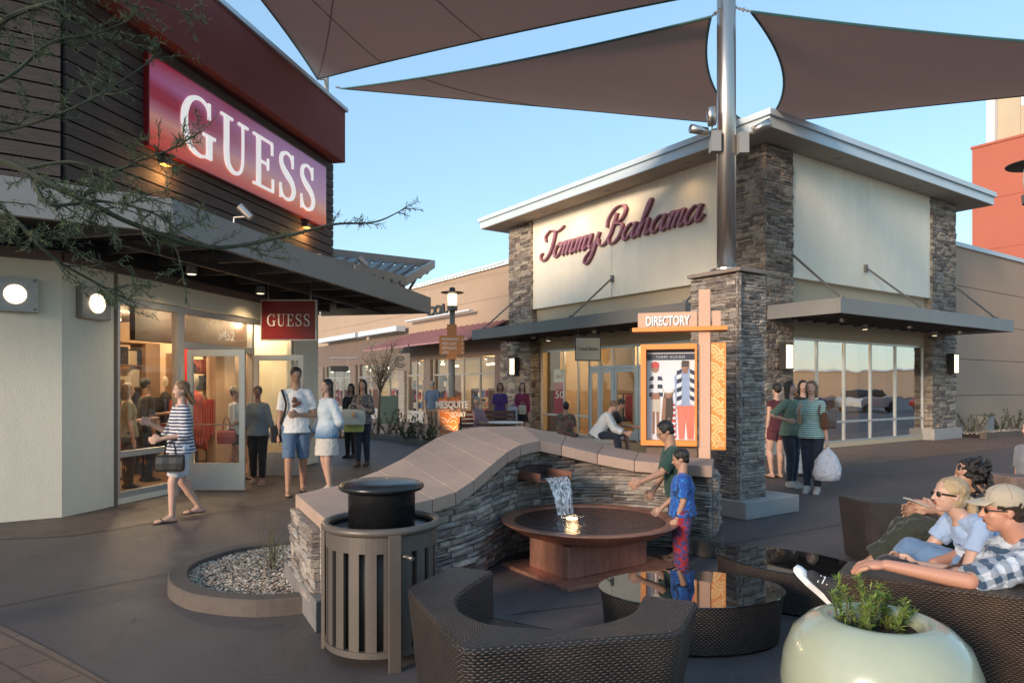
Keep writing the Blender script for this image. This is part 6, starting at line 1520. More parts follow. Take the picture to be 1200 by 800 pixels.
def joints(loc,h,face,lean=(0,0,1),legL=None,legR=None,armL=None,armR=None,pelvis=None,head=None,female=False,headk=.13,twist=0):
    """directions are given in the person's own frame: x right, y forward, z up"""
    fz=math.atan2(-face[0],face[1]); W=lambda v: rotz(V(v),fz); n=lambda v:V(v).normalized()
    legL=legL or ((0,.02,-1),(0,-.03,-1)); legR=legR or ((0,.02,-1),(0,-.03,-1)); armL=armL or ((-.12,0,-1),(-.05,.15,-1)); armR=armR or ((.12,0,-1),(.05,.15,-1))
    th=.245*h; shk=.245*h; hw=(.048 if female else .05)*h; sw=(.080 if female else .092)*h; ua=.172*h; fa=.15*h
    J={'h':h,'R':W((1,0,0)),'F':W((0,1,0)),'U':V((0,0,1)),'female':female}
    up=n(lean); pe=V((0,0,0)); J0={}
    J0['pelvis']=pe; J0['neck']=pe+up*.295*h
    J0['hipL']=pe+V((-hw,0,-.01*h)); J0['hipR']=pe+V((hw,0,-.01*h))
    sx=rotz(V((1,0,0)),twist)
    J0['shL']=J0['neck']-sx*sw-up*.036*h; J0['shR']=J0['neck']+sx*sw-up*.036*h
    for s,l,a in (('L',legL,armL),('R',legR,armR)):
        J0['kn'+s]=J0['hip'+s]+n(l[0])*th; J0['an'+s]=J0['kn'+s]+n(l[1])*shk; J0['el'+s]=J0['sh'+s]+n(a[0])*ua; J0['wr'+s]=J0['el'+s]+n(a[1])*fa
    z0=pelvis if pelvis is not None else -min(J0['anL'].z,J0['anR'].z)+.042*h
    for k,v in J0.items(): J[k]=V(loc)+W(v)+V((0,0,z0))
    J['SX']=W(sx)
    hf,hu=head or ((0,1,0),(0,0,1)); J['HF']=W(n(hf)); J['HU']=W(n(hu)); J['headk']=headk
    J['fat']=1.17 if headk>.14 else 1
    J['head']=J['neck']+(J['HU']*.6+ (J['neck']-J['pelvis']).normalized()*.4).normalized()*(.045*h+headk*h*.5)
    J['handL']=n(W(a[1]) if False else (J['wrL']-J['elL'])); J['handR']=n(J['wrR']-J['elR'])
    J['footL']=None; J['footR']=None
    return J
def body(J,t,skm,vox,fingers=True):
    h=J['h']*J.get('fat',1); f=J['female']; m=MB(); k=.92 if f else 1.0
    hs=J['headk']*J['h']; HF=J['HF']; HU=(J['HU']-HF*J['HU'].dot(HF)).normalized(); HR=HF.cross(HU); A=(HR,HF,HU); c=J['head']
    Q=lambda x,y,z: c+HR*x*hs+HF*y*hs+HU*z*hs
    m.ell(Q(0,-.04,.13),.315*hs,.40*hs,.37*hs,A,18,12)
    m.ell(Q(0,.09,-.10),.245*hs,.285*hs,.36*hs,A,18,12)
    m.ell(Q(0,.20,-.36),.12*hs,.14*hs,.10*hs,A,10,8)
    m.ell(Q(0,.33,.10),.17*hs,.06*hs,.05*hs,A,10,8)
    caps(m,Q(0,.36,.05),Q(0,.43,-.10),.032*hs,.055*hs,8)
    for s in (-1,1):
        m.ell(Q(s*.30,-.04,-.02),.035*hs,.075*hs,.12*hs,A,8,6); m.ell(Q(s*.13,.25,-.09),.09*hs,.09*hs,.09*hs,A,8,6)
        m.ell(Q(s*.045,.40,-.10),.032*hs,.035*hs,.028*hs,A,6,5)
    m.ell(Q(0,.345,-.215),.085*hs,.035*hs,.03*hs,A,8,6)
    caps(m,J['neck']-(J['neck']-J['pelvis']).normalized()*.02*h,Q(0,-.07,-.25),(.036 if not f else .030)*h,(.033 if not f else .027)*h)
    up=(J['neck']-J['pelvis']); sx=[J['R'],J['R'],J['R']*.5+J['SX']*.5,J['SX'],J['SX'],J['SX']]
    pts=[J['pelvis']+up*q for q in (-.17,-.02,.34,.66,.86,1.0)]
    if f: rx=[.070,.088,.064,.074,.064,.035]; ry=[.055,.064,.050,.066,.052,.035]
    else: rx=[.070,.082,.074,.086,.068,.036]; ry=[.055,.062,.056,.066,.056,.038]
    loft(m,pts,[r*h for r in rx],[r*h for r in ry],sx)
    caps(m,J['shL'],J['neck']-up*.04,.031*h*k,.034*h*k); caps(m,J['shR'],J['neck']-up*.04,.031*h*k,.034*h*k)
    for s,sg in (('L',1),('R',-1)):
        caps(m,J['hip'+s],J['kn'+s],.052*h*(1.02 if f else 1),.034*h); caps(m,J['kn'+s],J['an'+s],.034*h,.020*h)
        cm=J['kn'+s].lerp(J['an'+s],.3); d=(J['an'+s]-J['kn'+s]).normalized(); bk=-(J['F']-d*J['F'].dot(d)); m.ell(cm+bk*.012*h,.031*h,.031*h,.065*h,(J['R'],J['F'],V((0,0,1))) if abs(d.z)>.7 else None,10,8) if abs(d.z)>.7 else None
        caps(m,J['sh'+s],J['el'+s],.030*h*k,.023*h*k); caps(m,J['el'+s],J['wr'+s],.024*h*k,.016*h*k)
        # hand
        hd=J.get('hd'+s) or J['hand'+s]; hd=V(hd).normalized(); sd=J.get('hs'+s); sd=V(sd) if sd else (J['F'] if hd.z<-.6 else V((0,0,1))); sd=(sd-hd*sd.dot(hd)); sd=sd.normalized() if sd.length>.05 else hd.orthogonal().normalized(); pn=hd.cross(sd)
        w=J['wr'+s]; hl=.1*h
        m.ell(w+hd*hl*.28,.20*hl*1.15,.13*hl,.34*hl,(sd,pn,hd),10,8)
        if fingers:
            for q in range(4):
                o_=(q-1.5)*.155*hl; L_=(.38,.44,.42,.32)[q]*hl; b=w+hd*hl*.5-sd*o_; kd=(hd*.93+pn*.3*sg).normalized(); kk=b+kd*L_*.55; caps(m,b,kk,.078*hl,.068*hl,6); k2=(hd*.7+pn*.7*sg).normalized(); caps(m,kk,kk+k2*L_*.5,.068*hl,.052*hl,6)
            b=w+hd*hl*.18+sd*.16*hl; e=b+(hd*.6+sd*.6+pn*.25*sg).normalized()*hl*.26; caps(m,b,e,.085*hl,.075*hl,6); caps(m,e,e+(hd*.85+sd*.15+pn*.3*sg).normalized()*hl*.2,.072*hl,.055*hl,6)
        else: m.ell(w+hd*hl*.62,.2*hl,.11*hl,.3*hl,(sd,pn,hd),8,6)
        # foot
        if J.get('shod')==s: continue
        fd=J.get('foot'+s) or J['F']; fd=V(fd).normalized(); an=J['an'+s]; dn=(J.get('sole'+s) or V((0,0,-1))); dn=V(dn).normalized()
        heel=an+dn*.022*h-fd*.02*h; toe=an+dn*.026*h+fd*.105*h; caps(m,heel,toe,.021*h,.014*h,8); m.ell(toe-fd*.02*h,.026*h,.034*h,.014*h,(fd.cross(dn),fd,dn),8,6); caps(m,an,toe-fd*.04*h,.021*h,.016*h,8)
    o=m.build('body',skm,t); remesh(o,vox,2)
    # face
    e=MB(); 
    for s in (-1,1): e.ell(Q(s*.125,.345,.025),.022*hs,.02*hs,.017*hs,A,8,6)
    e.build('eyes',eyem,t)
    b=MB(); 
    for s in (-1,1): b.tube([Q(s*.06,.380,.090),Q(s*.14,.368,.112),Q(s*.21,.315,.09)],.007*hs,5)
    b.build('eyebrows',J.get('hairmat',HB),t)
    l=MB(); l.ell(Q(0,.372,-.205),.085*hs,.022*hs,.017*hs,A,10,6); l.ell(Q(0,.366,-.235),.07*hs,.022*hs,.018*hs,A,10,6); l.build('lips',lipm,t)
    J['Q']=Q; J['A']=A; J['hs']=hs
def hair(J,t,mat_,style,vox):
    Q=J['Q'];A=J['A'];hs=J['hs']; m=MB(); dp=.012
    m.ell(Q(0,-.085,.175),.35*hs,.415*hs,.375*hs,A,18,12); m.ell(Q(0,-.20,.0),.29*hs,.25*hs,.30*hs,A,16,10) if style in('short','bun') else m.ell(Q(0,-.16,-.05),.315*hs,.32*hs,.34*hs,A,16,10)
    if style=='short': 
        for s in (-1,1): m.ell(Q(s*.285,.05,.17),.035*hs,.12*hs,.15*hs,A,8,6)
    if style in('long','shoulder'):
        L=1.05 if style=='long' else .7
        for x,y in ((-.27,-.08),(-.2,-.22),(0,-.30),(.2,-.22),(.27,-.08)): caps(m,Q(x,y,.1),Q(x*1.15,y-.02,-L+abs(x)*.6),.16*hs,.11*hs,10)
    if style=='swept':
        for x in (-.2,-.05,.1,.22): caps(m,Q(x,-.2,.1),Q(x*1.1,-.5-abs(x),-.72),.17*hs,.08*hs,10)
    if style=='bun': m.ell(Q(0,-.5,.05),.14*hs,.14*hs,.14*hs,A,10,8)
    if style=='curly':
        rn=random.Random(3); dp=.03
        for k in range(150):
            a=rn.uniform(0,6.28); z=rn.uniform(-.75,.5); rr_=.42*math.sqrt(max(.15,1-(z+.1)**2*.7))
            y=-.18+rr_*math.sin(a)
            if y>.12 and z<.3: continue
            m.ell(Q(rr_*math.cos(a),y,z),.075*hs,.075*hs,.09*hs,A,6,4)
    if style=='ponytail':
        P=[Q(0,-.42,-.05),Q(0,-.58,-.12),Q(.02,-.66,-.4),Q(.03,-.62,-.72)]; P=spl(P,4)
        for i in range(len(P)-1): caps(m,P[i],P[i+1],(.10+.05*math.sin(i/len(P)*3.1))*hs,(.10+.05*math.sin((i+1)/len(P)*3.1))*hs,8)
    o=m.build('hair',mat_,t); remesh(o,vox,1,dp,clh)
def top(J,t,mat_,vox,sleeve=.6,long=0.0,g=.012,disp=.010,label=None,name='shirt',low=-.15,flare=1.0):
    h=J['h']*J.get('fat',1);f=J['female'];m=MB();up=J['neck']-J['pelvis']
    sx=[J['R'],J['R'],J['R']*.5+J['SX']*.5,J['SX'],J['SX'],J['SX']]
    pts=[J['pelvis']+up*q for q in (low,.08,.36,.66,.86,.965)]
    if f: rx=[.106*flare,.094,.068,.076,.060,.034]; ry=[.086*flare,.074,.055,.068,.050,.036]
    else: rx=[.104*flare,.094,.082,.088,.068,.038]; ry=[.086*flare,.076,.066,.069,.054,.040]
    loft(m,pts,[r*h+g for r in rx],[r*h+g for r in ry],sx)
    k=.92 if f else 1.0
    for s in 'LR':
        caps(m,J['sh'+s],J['neck']-up*.06,.032*h*k+g*.6,.032*h*k+g*.5)
        if sleeve>0:
            e=J['sh'+s].lerp(J['el'+s],min(1,sleeve)); 
            caps(m,J['sh'+s],J['sh'+s].lerp(e,.2),.033*h*k+g*.6,.032*h*k+g*.7); caps(m,J['sh'+s],e,.032*h*k+g*.7,.029*h*k+g,14,True) if sleeve<1 else caps(m,J['sh'+s],e,.032*h*k+g*.7,.027*h*k+g*.8,14)
        if sleeve>1:
            e2=J['el'+s].lerp(J['wr'+s],sleeve-1); caps(m,J['el'+s],e2,.027*h*k+g,.020*h*k+g,14,True)
    o=m.build(name,mat_,t,label=label); remesh(o,vox,2,disp)
def legs(J,t,mat_,vox,frac=1.93,g=.012,disp=.016,name='trousers',label=None,flare=0):
    h=J['h']*J.get('fat',1);f=J['female'];m=MB();up=J['neck']-J['pelvis']
    loft(m,[J['pelvis']+up*q for q in (-.2,-.02,.14)],[(.078)*h+g,(.093 if f else .086)*h+g*.6,(.078 if f else .08)*h+g*.5],[.058*h+g,.067*h+g*.6,.056*h+g*.5],J['R'])
    for s in 'LR':
        a=min(1,frac); e=J['hip'+s].lerp(J['kn'+s],a); r1=.054*h+g; r2=(.054+(.036-.054)*a)*h+g+flare
        if frac<=1: caps(m,J['hip'+s],J['hip'+s].lerp(e,.1),r1,r1); caps(m,J['hip'+s],e,r1,r2,16,True)
        else:
            caps(m,J['hip'+s],e,r1,r2,16); e2=J['kn'+s].lerp(J['an'+s],frac-1); caps(m,J['kn'+s],e2,r2,.024*h+g+flare,16,True)
    o=m.build(name,mat_,t,label=label); remesh(o,vox,2,disp)
def skirt(J,t,mat_,vox,length,w0=.085,w1=.115,name='skirt'):
    h=J['h'];m=MB();p=J['pelvis']; n=6
    pts=[p+V((0,0,.06*h-(.06*h+length*h)*k/(n-1))) for k in range(n)]; loft(m,pts,[(w0+(w1-w0)*k/(n-1))*h+.01 for k in range(n)],[(w0*.75+(w1*.8-w0*.75)*k/(n-1))*h+.01 for k in range(n)],J['R']); o=m.build(name,mat_,t); remesh(o,vox,2,.022)
def shoes(J,t,mat_,vox,sandal=False,solem=None):
    h=J['h']
    for s in 'LR':
        fd=V(J.get('foot'+s) or J['F']).normalized(); dn=V(J.get('sole'+s) or V((0,0,-1))).normalized(); an=J['an'+s]; r=fd.cross(dn)
        so=MB(); c=an+dn*.040*h+fd*.045*h
        rs=[]
        for q,w_ in ((-.072,.014),(-.055,.022),(0,.021),(.045,.027),(.075,.022),(.088,.010)): rs.append([c+fd*q*h+r*w_*h-dn*.0,c+fd*q*h-r*w_*h,c+fd*q*h-r*w_*h-dn*.009*h,c+fd*q*h+r*w_*h-dn*.009*h])
        so.rings(rs); 
        if sandal:
            so.tube([c+r*.026*h+fd*.02*h-dn*.01*h,an+fd*.075*h+dn*.008*h,c-r*.026*h+fd*.02*h-dn*.01*h],.005*h,5)
            so.build('sandal',mat_,t)
        else:
            so.build('sole',solem or mat_,t); m=MB(); caps(m,an+dn*.018*h-fd*.018*h,an+dn*.022*h+fd*.10*h,.028*h,.018*h,10); caps(m,an-dn*.01*h,an+dn*.015*h+fd*.05*h,.027*h,.024*h,10); m.ell(an+dn*.024*h+fd*.085*h,.029*h,.038*h,.018*h,(r,fd,dn),10,8); o=m.build('shoe',mat_,t); remesh(o,vox*.8,2)
def person(label,loc,h,face,skin_='light',female=False,hair_=(HB,'short'),top_=None,bottom=None,shoe=None,vox=.012,grp=None,extra=None,**kw):
    t=thing('person',loc,label,'person',grp); J=joints(loc,h,face,female=female,**kw); J['hairmat']=hair_[0]
    if extra: extra(J)
    body(J,t,SK[skin_],vox,vox<.0125)
    if hair_[1]: hair(J,t,hair_[0],hair_[1],vox)
    if top_: top(J,t,top_[0],vox,**(top_[1] if len(top_)>1 else {}))
    if bottom:
        if bottom[1]=='skirt': skirt(J,t,bottom[0],vox,*bottom[2:])
        else: legs(J,t,bottom[0],vox,**(bottom[2] if len(bottom)>2 else {}))
    if shoe: shoes(J,t,shoe[0],vox,*(shoe[1:]))
    return t,J
WT=cloth('white_cotton',(.68,.68,.68),.05); DJ=cloth('dark_denim',(.020,.026,.045),.3,'denim'); MJ=cloth('mid_denim',(.09,.15,.25),.3,'denim'); BK=cloth('black_cloth',(.015,.014,.016)); KH=cloth('khaki_cloth',(.22,.17,.12))
leather=pm('brown_leather',(.10,.045,.025),.5); shoeb=pm('black_shoe',(.015,.013,.012),.4); shoew=pm('pale_shoe',(.45,.42,.38),.6); sandb=pm('brown_sandal',(.07,.035,.02),.6)
def bag(name,label,c,w,d,h_,mat_,rz=0,handle=.12,cat='bag',hm=None):
    c=V(c); t=thing(name,c,label,cat); m=MB(); rs=[]
    cx,sx_=math.cos(rz),math.sin(rz); X=V((cx,sx_,0)); Y=V((-sx_,cx,0))
    for z,k,kd in ((0,.90,.9),(.03,.97,1.0),(h_*.5,1,1.0),(h_*.85,1.0,.75),(h_,.97,.4)):
        rs.append([c+X*a*w/2*k+Y*b*d/2*kd+V((0,0,z)) for a,b in ((-1,-1),(-.5,-1.06),(0,-1.0),(.5,-1.05),(1,-1),(1,1),(.5,1.05),(0,1),(-.5,1.06),(-1,1))])
    m.rings(rs); m.build('bag_body',mat_,t)
    hh=MB()
    for b in (-1,1): hh.tube(spl([c+X*-w*.22+Y*b*d*.15+V((0,0,h_-.01)),c+X*-w*.12+Y*b*d*.1+V((0,0,h_+handle*.8)),c+X*w*.12+Y*b*d*.1+V((0,0,h_+handle*.8)),c+X*w*.22+Y*b*d*.15+V((0,0,h_-.01))],4),.006,5)
    hh.build('handle',hm or mat_,t); return t
# 1 striped woman walking left past the window
g_=gp(212,609); g_.z=0
def ex(J): pass
t,J=person('woman in blue and white striped top and white shorts walking left past the shop window',g_,1.62,(-.85,-.8,0),'light',True,(HL,'swept'),
  (cloth('navy_striped_knit',(.62,.62,.63),.04,'stripe',(.025,.035,.10),26),dict(sleeve=1.35,g=.024,disp=.02)),(cloth('white_shorts',(.60,.60,.66),.05),'legs',dict(frac=.86,g=.022,name='shorts')),(sandb,True),.011,
  legL=((0,.30,-1),(0,.02,-1)),legR=((0,-.08,-1),(0,-.62,-1)),armL=((-.15,.0,-1),(.25,1,-.15)),armR=((.12,.25,-1),(-.1,1,.5)))
bag('handbag','black leather handbag hanging at the hip of the woman in the striped top',g_+V((.0,-.25,.60)),.29,.10,.19,shoeb,R(8),.16)
# 2 man in white t-shirt
def mk(px_,py_): q=gp(px_,py_); return q
g_=mk(347,579)
t,J=person('young man in white printed t-shirt and denim shorts walking with a shoulder strap',g_,1.83,(.35,-1,0),'tan',False,(HB,'short'),(WT,dict(sleeve=.75,g=.020,disp=.014)),(MJ,'legs',dict(frac=.98,g=.02,name='shorts')),(shoeb,True),.011,
  legL=((-.02,-.12,-1),(0,-.35,-1)),legR=((.03,.22,-1),(.02,-.02,-1)),armL=((-.25,.05,-1),(.95,.75,.05)),armR=((.16,-.05,-1),(.1,.15,-1)),head=((-.1,1,-.25),(0,.2,1)))
pr=MB(); ct=J['pelvis'].lerp(J['neck'],.66)+J['F']*.168
for k,(r1,r2) in enumerate(((.085,.075),(.055,.05))):
    pass
rn=random.Random(5)
for k in range(7): pr.ell(ct+J['R']*rn.uniform(-.045,.045)+V((0,0,rn.uniform(-.06,.06))),.03,.012,.028,n=8,m=5)
pr.build('shirt_print',pm('brown_print',(.12,.05,.035),.8),t)
gl=MB(); Q=J['Q']
for s in (-1,1): gl.tube([Q(s*.05,.44,.05),Q(s*.22,.38,.05),Q(s*.22,.38,-.04),Q(s*.06,.44,-.04),Q(s*.05,.44,.05)],.002,5)
gl.tube([Q(-.22,.38,.05),Q(-.3,0,.04)],.002,4); gl.tube([Q(.22,.38,.05),Q(.3,0,.04)],.002,4); gl.build('glasses',black,t)
st=MB(); st.tube(spl([J['shR']+V((-.01,-.06,.06)),J['shR'].lerp(J['hipR'],.35)+J['F']*.14,J['hipR']+J['R']*.14+V((0,0,.02))],5),.018,5); st.tube([J['shR']+V((0,-.04,.06)),J['shR'].lerp(J['hipR'],.4)-J['F']*.14,J['hipR']+J['R']*.14+V((0,0,.02))],.018,5); st.build('shoulder_strap',BK,t)
bag('shoulder_bag','small black shoulder bag at the hip of the man in the white t-shirt',J['hipR']+J['R']*.15+V((0,0,-.2)),.22,.10,.24,BK,R(30),.02)
# 3 woman in ombre blouse
g_=mk(383,578)
t,J=person('smiling dark-haired woman in white-to-blue ombre blouse and short white skirt beside the man',g_,1.66,(-.75,-1,0),'light',True,(HB,'long'),(cloth('ombre_blouse',(.55,.62,.68),.05,'ombre',(.04,.14,.30),.86),dict(sleeve=1.75,g=.024,disp=.016,low=-.16,flare=1.0)),(cloth('white_skirt',(.55,.52,.48),.05),'skirt',.20,.09,.115),(shoew,),.011,
  legL=((0,.12,-1),(0,-.1,-1)),legR=((0,-.05,-1),(0,-.25,-1)),armL=((-.3,-.25,-1),(.55,-.5,-.5)),armR=((.12,.0,-1),(.2,.55,-1)))
# 4 woman in grey shirt
g_=mk(302,566)
person('woman in grey buttoned shirt and black trousers walking out of the left store',g_,1.56,(.25,-1,0),'brown',True,(HB,'bun'),(cloth('grey_shirt',(.17,.19,.20),.08),dict(sleeve=1.3,g=.02)),(BK,'legs'),(shoew,True),.012,
  legL=((0,.12,-1),(0,-.1,-1)),legR=((0,-.06,-1),(0,-.3,-1)),armL=((-.25,.0,-1),(-.35,.35,-1)))
# 5 woman in doorway
g_=V((-4.70,11.75,0))
person('dark-haired woman in white top and dark shorts carrying a red bag in the store doorway',g_,1.57,(1,-.1,0),'tan',True,(HB,'short'),(cloth('white_blouse',(.5,.5,.48),.06),dict(sleeve=1.2,g=.018)),(BK,'legs',dict(frac=.6,g=.02,name='shorts')),(sandb,True),.012,
  legL=((0,-.15,-1),(0,-.4,-1)),legR=((0,.35,-1),(0,.05,-1)),armR=((.1,.1,-1),(-.1,1,.05)),armL=((-.1,.1,-1),(.1,1,-.1)))
bag('red_handbag','red leather handbag carried by the woman in the store doorway',(-4.74,11.48,.62),.28,.12,.22,pm('red_leather',(.35,.06,.05),.5),R(5),.24)
# 6 woman with shopping bag
g_=mk(425,546)
t,J=person('woman in patterned top and dark jeans walking with a large pale shopping bag',g_,1.69,(-.05,-1,0),'light',True,(HD,'long'),(cloth('patterned_top',(.25,.22,.22),.1,'camo',(.05,.05,.06),30),dict(sleeve=1.2,g=.02,disp=.02)),(DJ,'legs'),(sandb,),.012,
  legL=((.02,-.04,-1),(.02,-.2,-1)),legR=((-.02,.14,-1),(.0,.0,-1)),armL=((-.25,.15,-1),(.6,1,.35)),armR=((.2,.25,-1),(-.35,1,-.15)))
bag('shopping_bag','large pale paper shopping bag held before the woman in jeans',J['pelvis']+V((-.12,-.27,-.08)),.44,.14,.30,pm('pale_paper',(.45,.50,.48),.7,var=.05),R(-3),.12)
bag('green_shopping_bag','yellow-green flat bag under the large pale shopping bag',J['pelvis']+V((-.13,-.20,-.22)),.40,.06,.2,pm('lime_bag',(.35,.40,.12),.7),R(-6),.02)
g_=V((px(411,0,15.3).x,15.3,0))
person('dark-haired person in black half hidden behind the woman with the shopping bag',g_,1.62,(-.3,-1,0),'tan',True,(HB,'long'),(BK,dict(sleeve=1.7)),(BK,'legs'),(shoeb,),.015)
# 7 far man in blue
g_=V((px(507,0,22).x,22,0))
person('man in blue shirt seen from behind before the far shop door',g_,1.74,(.2,1,0),'tan',False,(HG,'short'),(cloth('blue_shirt',(.10,.15,.24),.1),dict(sleeve=.8,g=.03)),(KH,'legs'),(shoeb,),.016,legL=((0,.1,-1),(0,-.1,-1)),armL=((-.2,0,-1),(-.05,.3,-1)))
# 8 seated grey-haired person
g_=V((px(562,0,17.1).x,17.12,0))
person('grey-haired person in mauve shirt sitting sideways on the wooden bench',g_,1.66,(.9,-.5,0),'light',False,(HG,'short'),(cloth('mauve_shirt',(.24,.17,.22),.1),dict(sleeve=1.0,g=.02)),(KH,'legs'),(shoeb,),.015,pelvis=.54,lean=(0,-.1,1),legL=((-.05,1,0),(0,.1,-1)),legR=((.05,1,0),(0,.1,-1)),armL=((-.1,.4,-1),(.1,1,-.1)),armR=((.1,.4,-1),(-.1,1,-.1)))
# 9 purple, 10 maroon
g_=V((px(586,0,17.9).x,17.9,0))
person('woman in purple top and black trousers standing by the far stone pier',g_,1.66,(-.1,-1,0),'tan',True,(HD,'shoulder'),(cloth('purple_top',(.075,.03,.16),.1),dict(sleeve=.7,g=.02)),(BK,'legs'),(shoeb,),.014,legL=((0,.05,-1),(0,-.15,-1)))
g_=V((px(612,0,18.6).x,18.6,0))
t,J=person('woman in maroon cardigan and short skirt carrying pale shopping bags by the pier',g_,1.66,(-.1,-1,0),'light',True,(HD,'long'),(cloth('maroon_top',(.22,.02,.06),.1),dict(sleeve=1.6,g=.02,low=-.1)),(BK,'skirt',.16,.085,.1),(shoeb,),.014,armR=((.2,.1,-1),(-.3,1,-.2)))
bag('pale_shopping_bag','white and blue shopping bag held by the woman in maroon',J['pelvis']+V((-.26,-.24,-.22)),.26,.12,.36,pm('white_blue_bag',(.5,.54,.62),.6,var=.1),0,.14)
bag('pale_shopping_bag','small cream shopping bag beside the white and blue one',J['pelvis']+V((-.0,-.24,-.06)),.2,.1,.24,pm('cream_bag',(.5,.42,.32),.6,var=.1),0,.1)
# 11 kid on bench, 12-13 men on bench
g_=V((px(663,0,15.3).x,15.3,0))
person('child in camouflage shirt sitting on the concrete bench with back turned',g_,1.52,(.3,1,0),'tan',False,(HB,'short'),(cloth('camo_shirt',(.10,.12,.08),.1,'camo',(.20,.05,.05),11),dict(sleeve=.8,g=.03,disp=.02)),(BK,'legs'),(shoeb,),.013,pelvis=.5,legL=((-.2,1,-.1),(0,.1,-1)),legR=((.2,1,-.1),(0,.1,-1)),armL=((-.2,.3,-1),(.1,.9,-.4)),head=((-.35,1,.1),(0,0,1)),headk=.145)
g_=V((px(700,0,15.2).x,15.2,0))
person('brown-haired man in white long-sleeved shirt bending forward on the concrete bench',g_,1.74,(1,-.25,0),'light',False,(HL,'short'),(WT,dict(sleeve=1.75,g=.03,disp=.025)),(DJ,'legs'),(shoew,),.012,pelvis=.54,lean=(0,.62,1),legL=((-.12,1,-.02),(0,.12,-1)),legR=((.12,1,-.02),(0,.1,-1)),armL=((-.05,.5,-1),(.1,1,-.35)),armR=((.05,.5,-1),(-.1,1,-.35)),head=((0,1,-.55),(0,.5,1)))
g_=V((px(712,0,15.9).x,15.9,0))
person('dark-haired man in black t-shirt leaning forward beside the man in white',g_,1.74,(1,-.2,0),'tan',False,(HB,'short'),(BK,dict(sleeve=.7,g=.02)),(KH,'legs',dict(frac=1.0,name='shorts')),(shoew,),.013,pelvis=.54,lean=(0,.5,1),legL=((-.1,1,0),(0,.05,-1)),legR=((.1,1,0),(0,.15,-1)),armL=((-.05,.6,-1),(.2,1,-.1)),armR=((.05,.6,-1),(-.2,1,-.1)),head=((0,1,-.5),(0,.5,1)))
# 14 boys at the fountain
bb=cloth('blue_hero_shirt',(.012,.07,.30),.2,'camo',(.02,.16,.5),14); bp=cloth('red_blue_pyjama',(.28,.015,.03),.1,'camo',(.03,.06,.22),20)
t,J=person('small boy in bright blue t-shirt and red and blue patterned trousers at the fountain rim',V((1.41,5.72,0)),.995,(-1,.25,0),'tan',False,(HB,'short'),(bb,dict(sleeve=.85,g=.018,disp=.012)),(bp,'legs',dict(g=.022)),(shoeb,),.0065,headk=.165,head=((0,1,-.25),(0,.2,1)),armL=((-.12,-.05,-1),(.02,.35,-1)),armR=((.1,.35,-1),(-.2,.8,-.7)),legL=((0,.03,-1),(0,-.05,-1)),legR=((0,.08,-1),(0,0,-1)))
t,J=person('taller boy with glasses in dark green t-shirt reaching his arm over the copper bowl',V((1.50,6.20,0)),1.22,(-1,-.05,0),'tan',False,(HB,'short'),(cloth('dark_green_tee',(.012,.045,.035),.12),dict(sleeve=.85,g=.018,disp=.014)),(BK,'legs',dict(frac=1.1,g=.02,name='shorts')),(sandb,True),.007,headk=.155,lean=(0,.22,1),head=((0,1,-.5),(0,.45,1)),armL=((-.1,.55,-.7),(-.05,1,-.42)),armR=((.05,.2,-1),(-.3,.6,-.8)))
Q=J['Q']; gl=MB()
for s in (-1,1): gl.tube([Q(s*.05,.44,.05),Q(s*.22,.38,.05),Q(s*.22,.38,-.05),Q(s*.06,.44,-.05),Q(s*.05,.44,.05)],.0014,5); gl.tube([Q(s*.22,.38,.04),Q(s*.31,0,.04)],.0014,4)
gl.build('glasses',black,t)
# 15 women at the right
t,J=person('long-haired woman in sage green top with hand on hip by the stone column',V((4.33,10.75,0)),1.63,(.55,-1,0),'light',True,(HD,'long'),(cloth('sage_top',(.14,.20,.14),.08),dict(sleeve=.95,g=.018,disp=.02)),(DJ,'legs'),(shoew,),.011,
  legL=((-.03,.02,-1),(0,-.05,-1)),legR=((-.10,.10,-1),(.0,-.06,-1)),armR=((.85,-.25,-.75),(-.9,.55,-.35)),armL=((-.15,.25,-1),(.15,.8,.75)),head=((-.25,1,.05),(0,0,1)))
tg=cloth('teal_striped_tee',(.52,.58,.56),.05,'stripe',(.03,.20,.16),32)
t,J=person('blonde woman in green and white striped t-shirt holding a white plastic bag',V((4.42,10.2,0)),1.63,(-.55,-.9,0),'light',True,(HL,'shoulder'),(tg,dict(sleeve=.6,g=.02,disp=.016)),(DJ,'legs'),(shoew,),.011,
  legL=((0,.02,-1),(0,-.05,-1)),legR=((-.03,-.05,-1),(0,-.05,-1)),armL=((-.2,.0,-1),(-.1,.15,-1)),armR=((.1,.2,-1),(-.1,.7,.7)),head=((.1,1,.0),(0,0,1)))
m=MB(); m.tube(spl([J['shL']+V((0,0,.05)),J['shL'].lerp(J['hipL'],.3)+J['F']*.12,J['shL'].lerp(J['hipL'],.6)-J['R']*.1],4),.012,5); m.build('bag_strap',leather,t)
bag('brown_handbag','brown leather handbag under the arm of the woman in the striped t-shirt',J['shL'].lerp(J['hipL'],.62)-J['R']*.13+V((0,0,-.08)),.26,.12,.24,leather,R(40),.1)
pbag=pm('white_plastic_bag',(.62,.62,.66),.35,var=.06,bs=14,bu=1,bd=.05); hp=J['wrL']+J['handL']*.1
t=thing('plastic_bag',hp-V((0,0,.6)),'full white plastic shopping bag hanging from the hand of the woman in stripes','bag'); m=MB(); m.smooth=True; rs=[]; rn=random.Random(2)
for z,rx,ry in ((-.50,.10,.06),(-.48,.17,.10),(-.40,.20,.12),(-.30,.19,.11),(-.20,.17,.08),(-.13,.13,.05),(-.06,.07,.03),(-.02,.03,.02),(0,.018,.015)):
    rs.append([hp+V((rx*math.cos(a)*(1+.08*math.sin(a*7+z*30)),ry*math.sin(a)*(1+.1*math.sin(a*5+z*20)),z)) for a in [2*math.pi*k/28 for k in range(28)]])
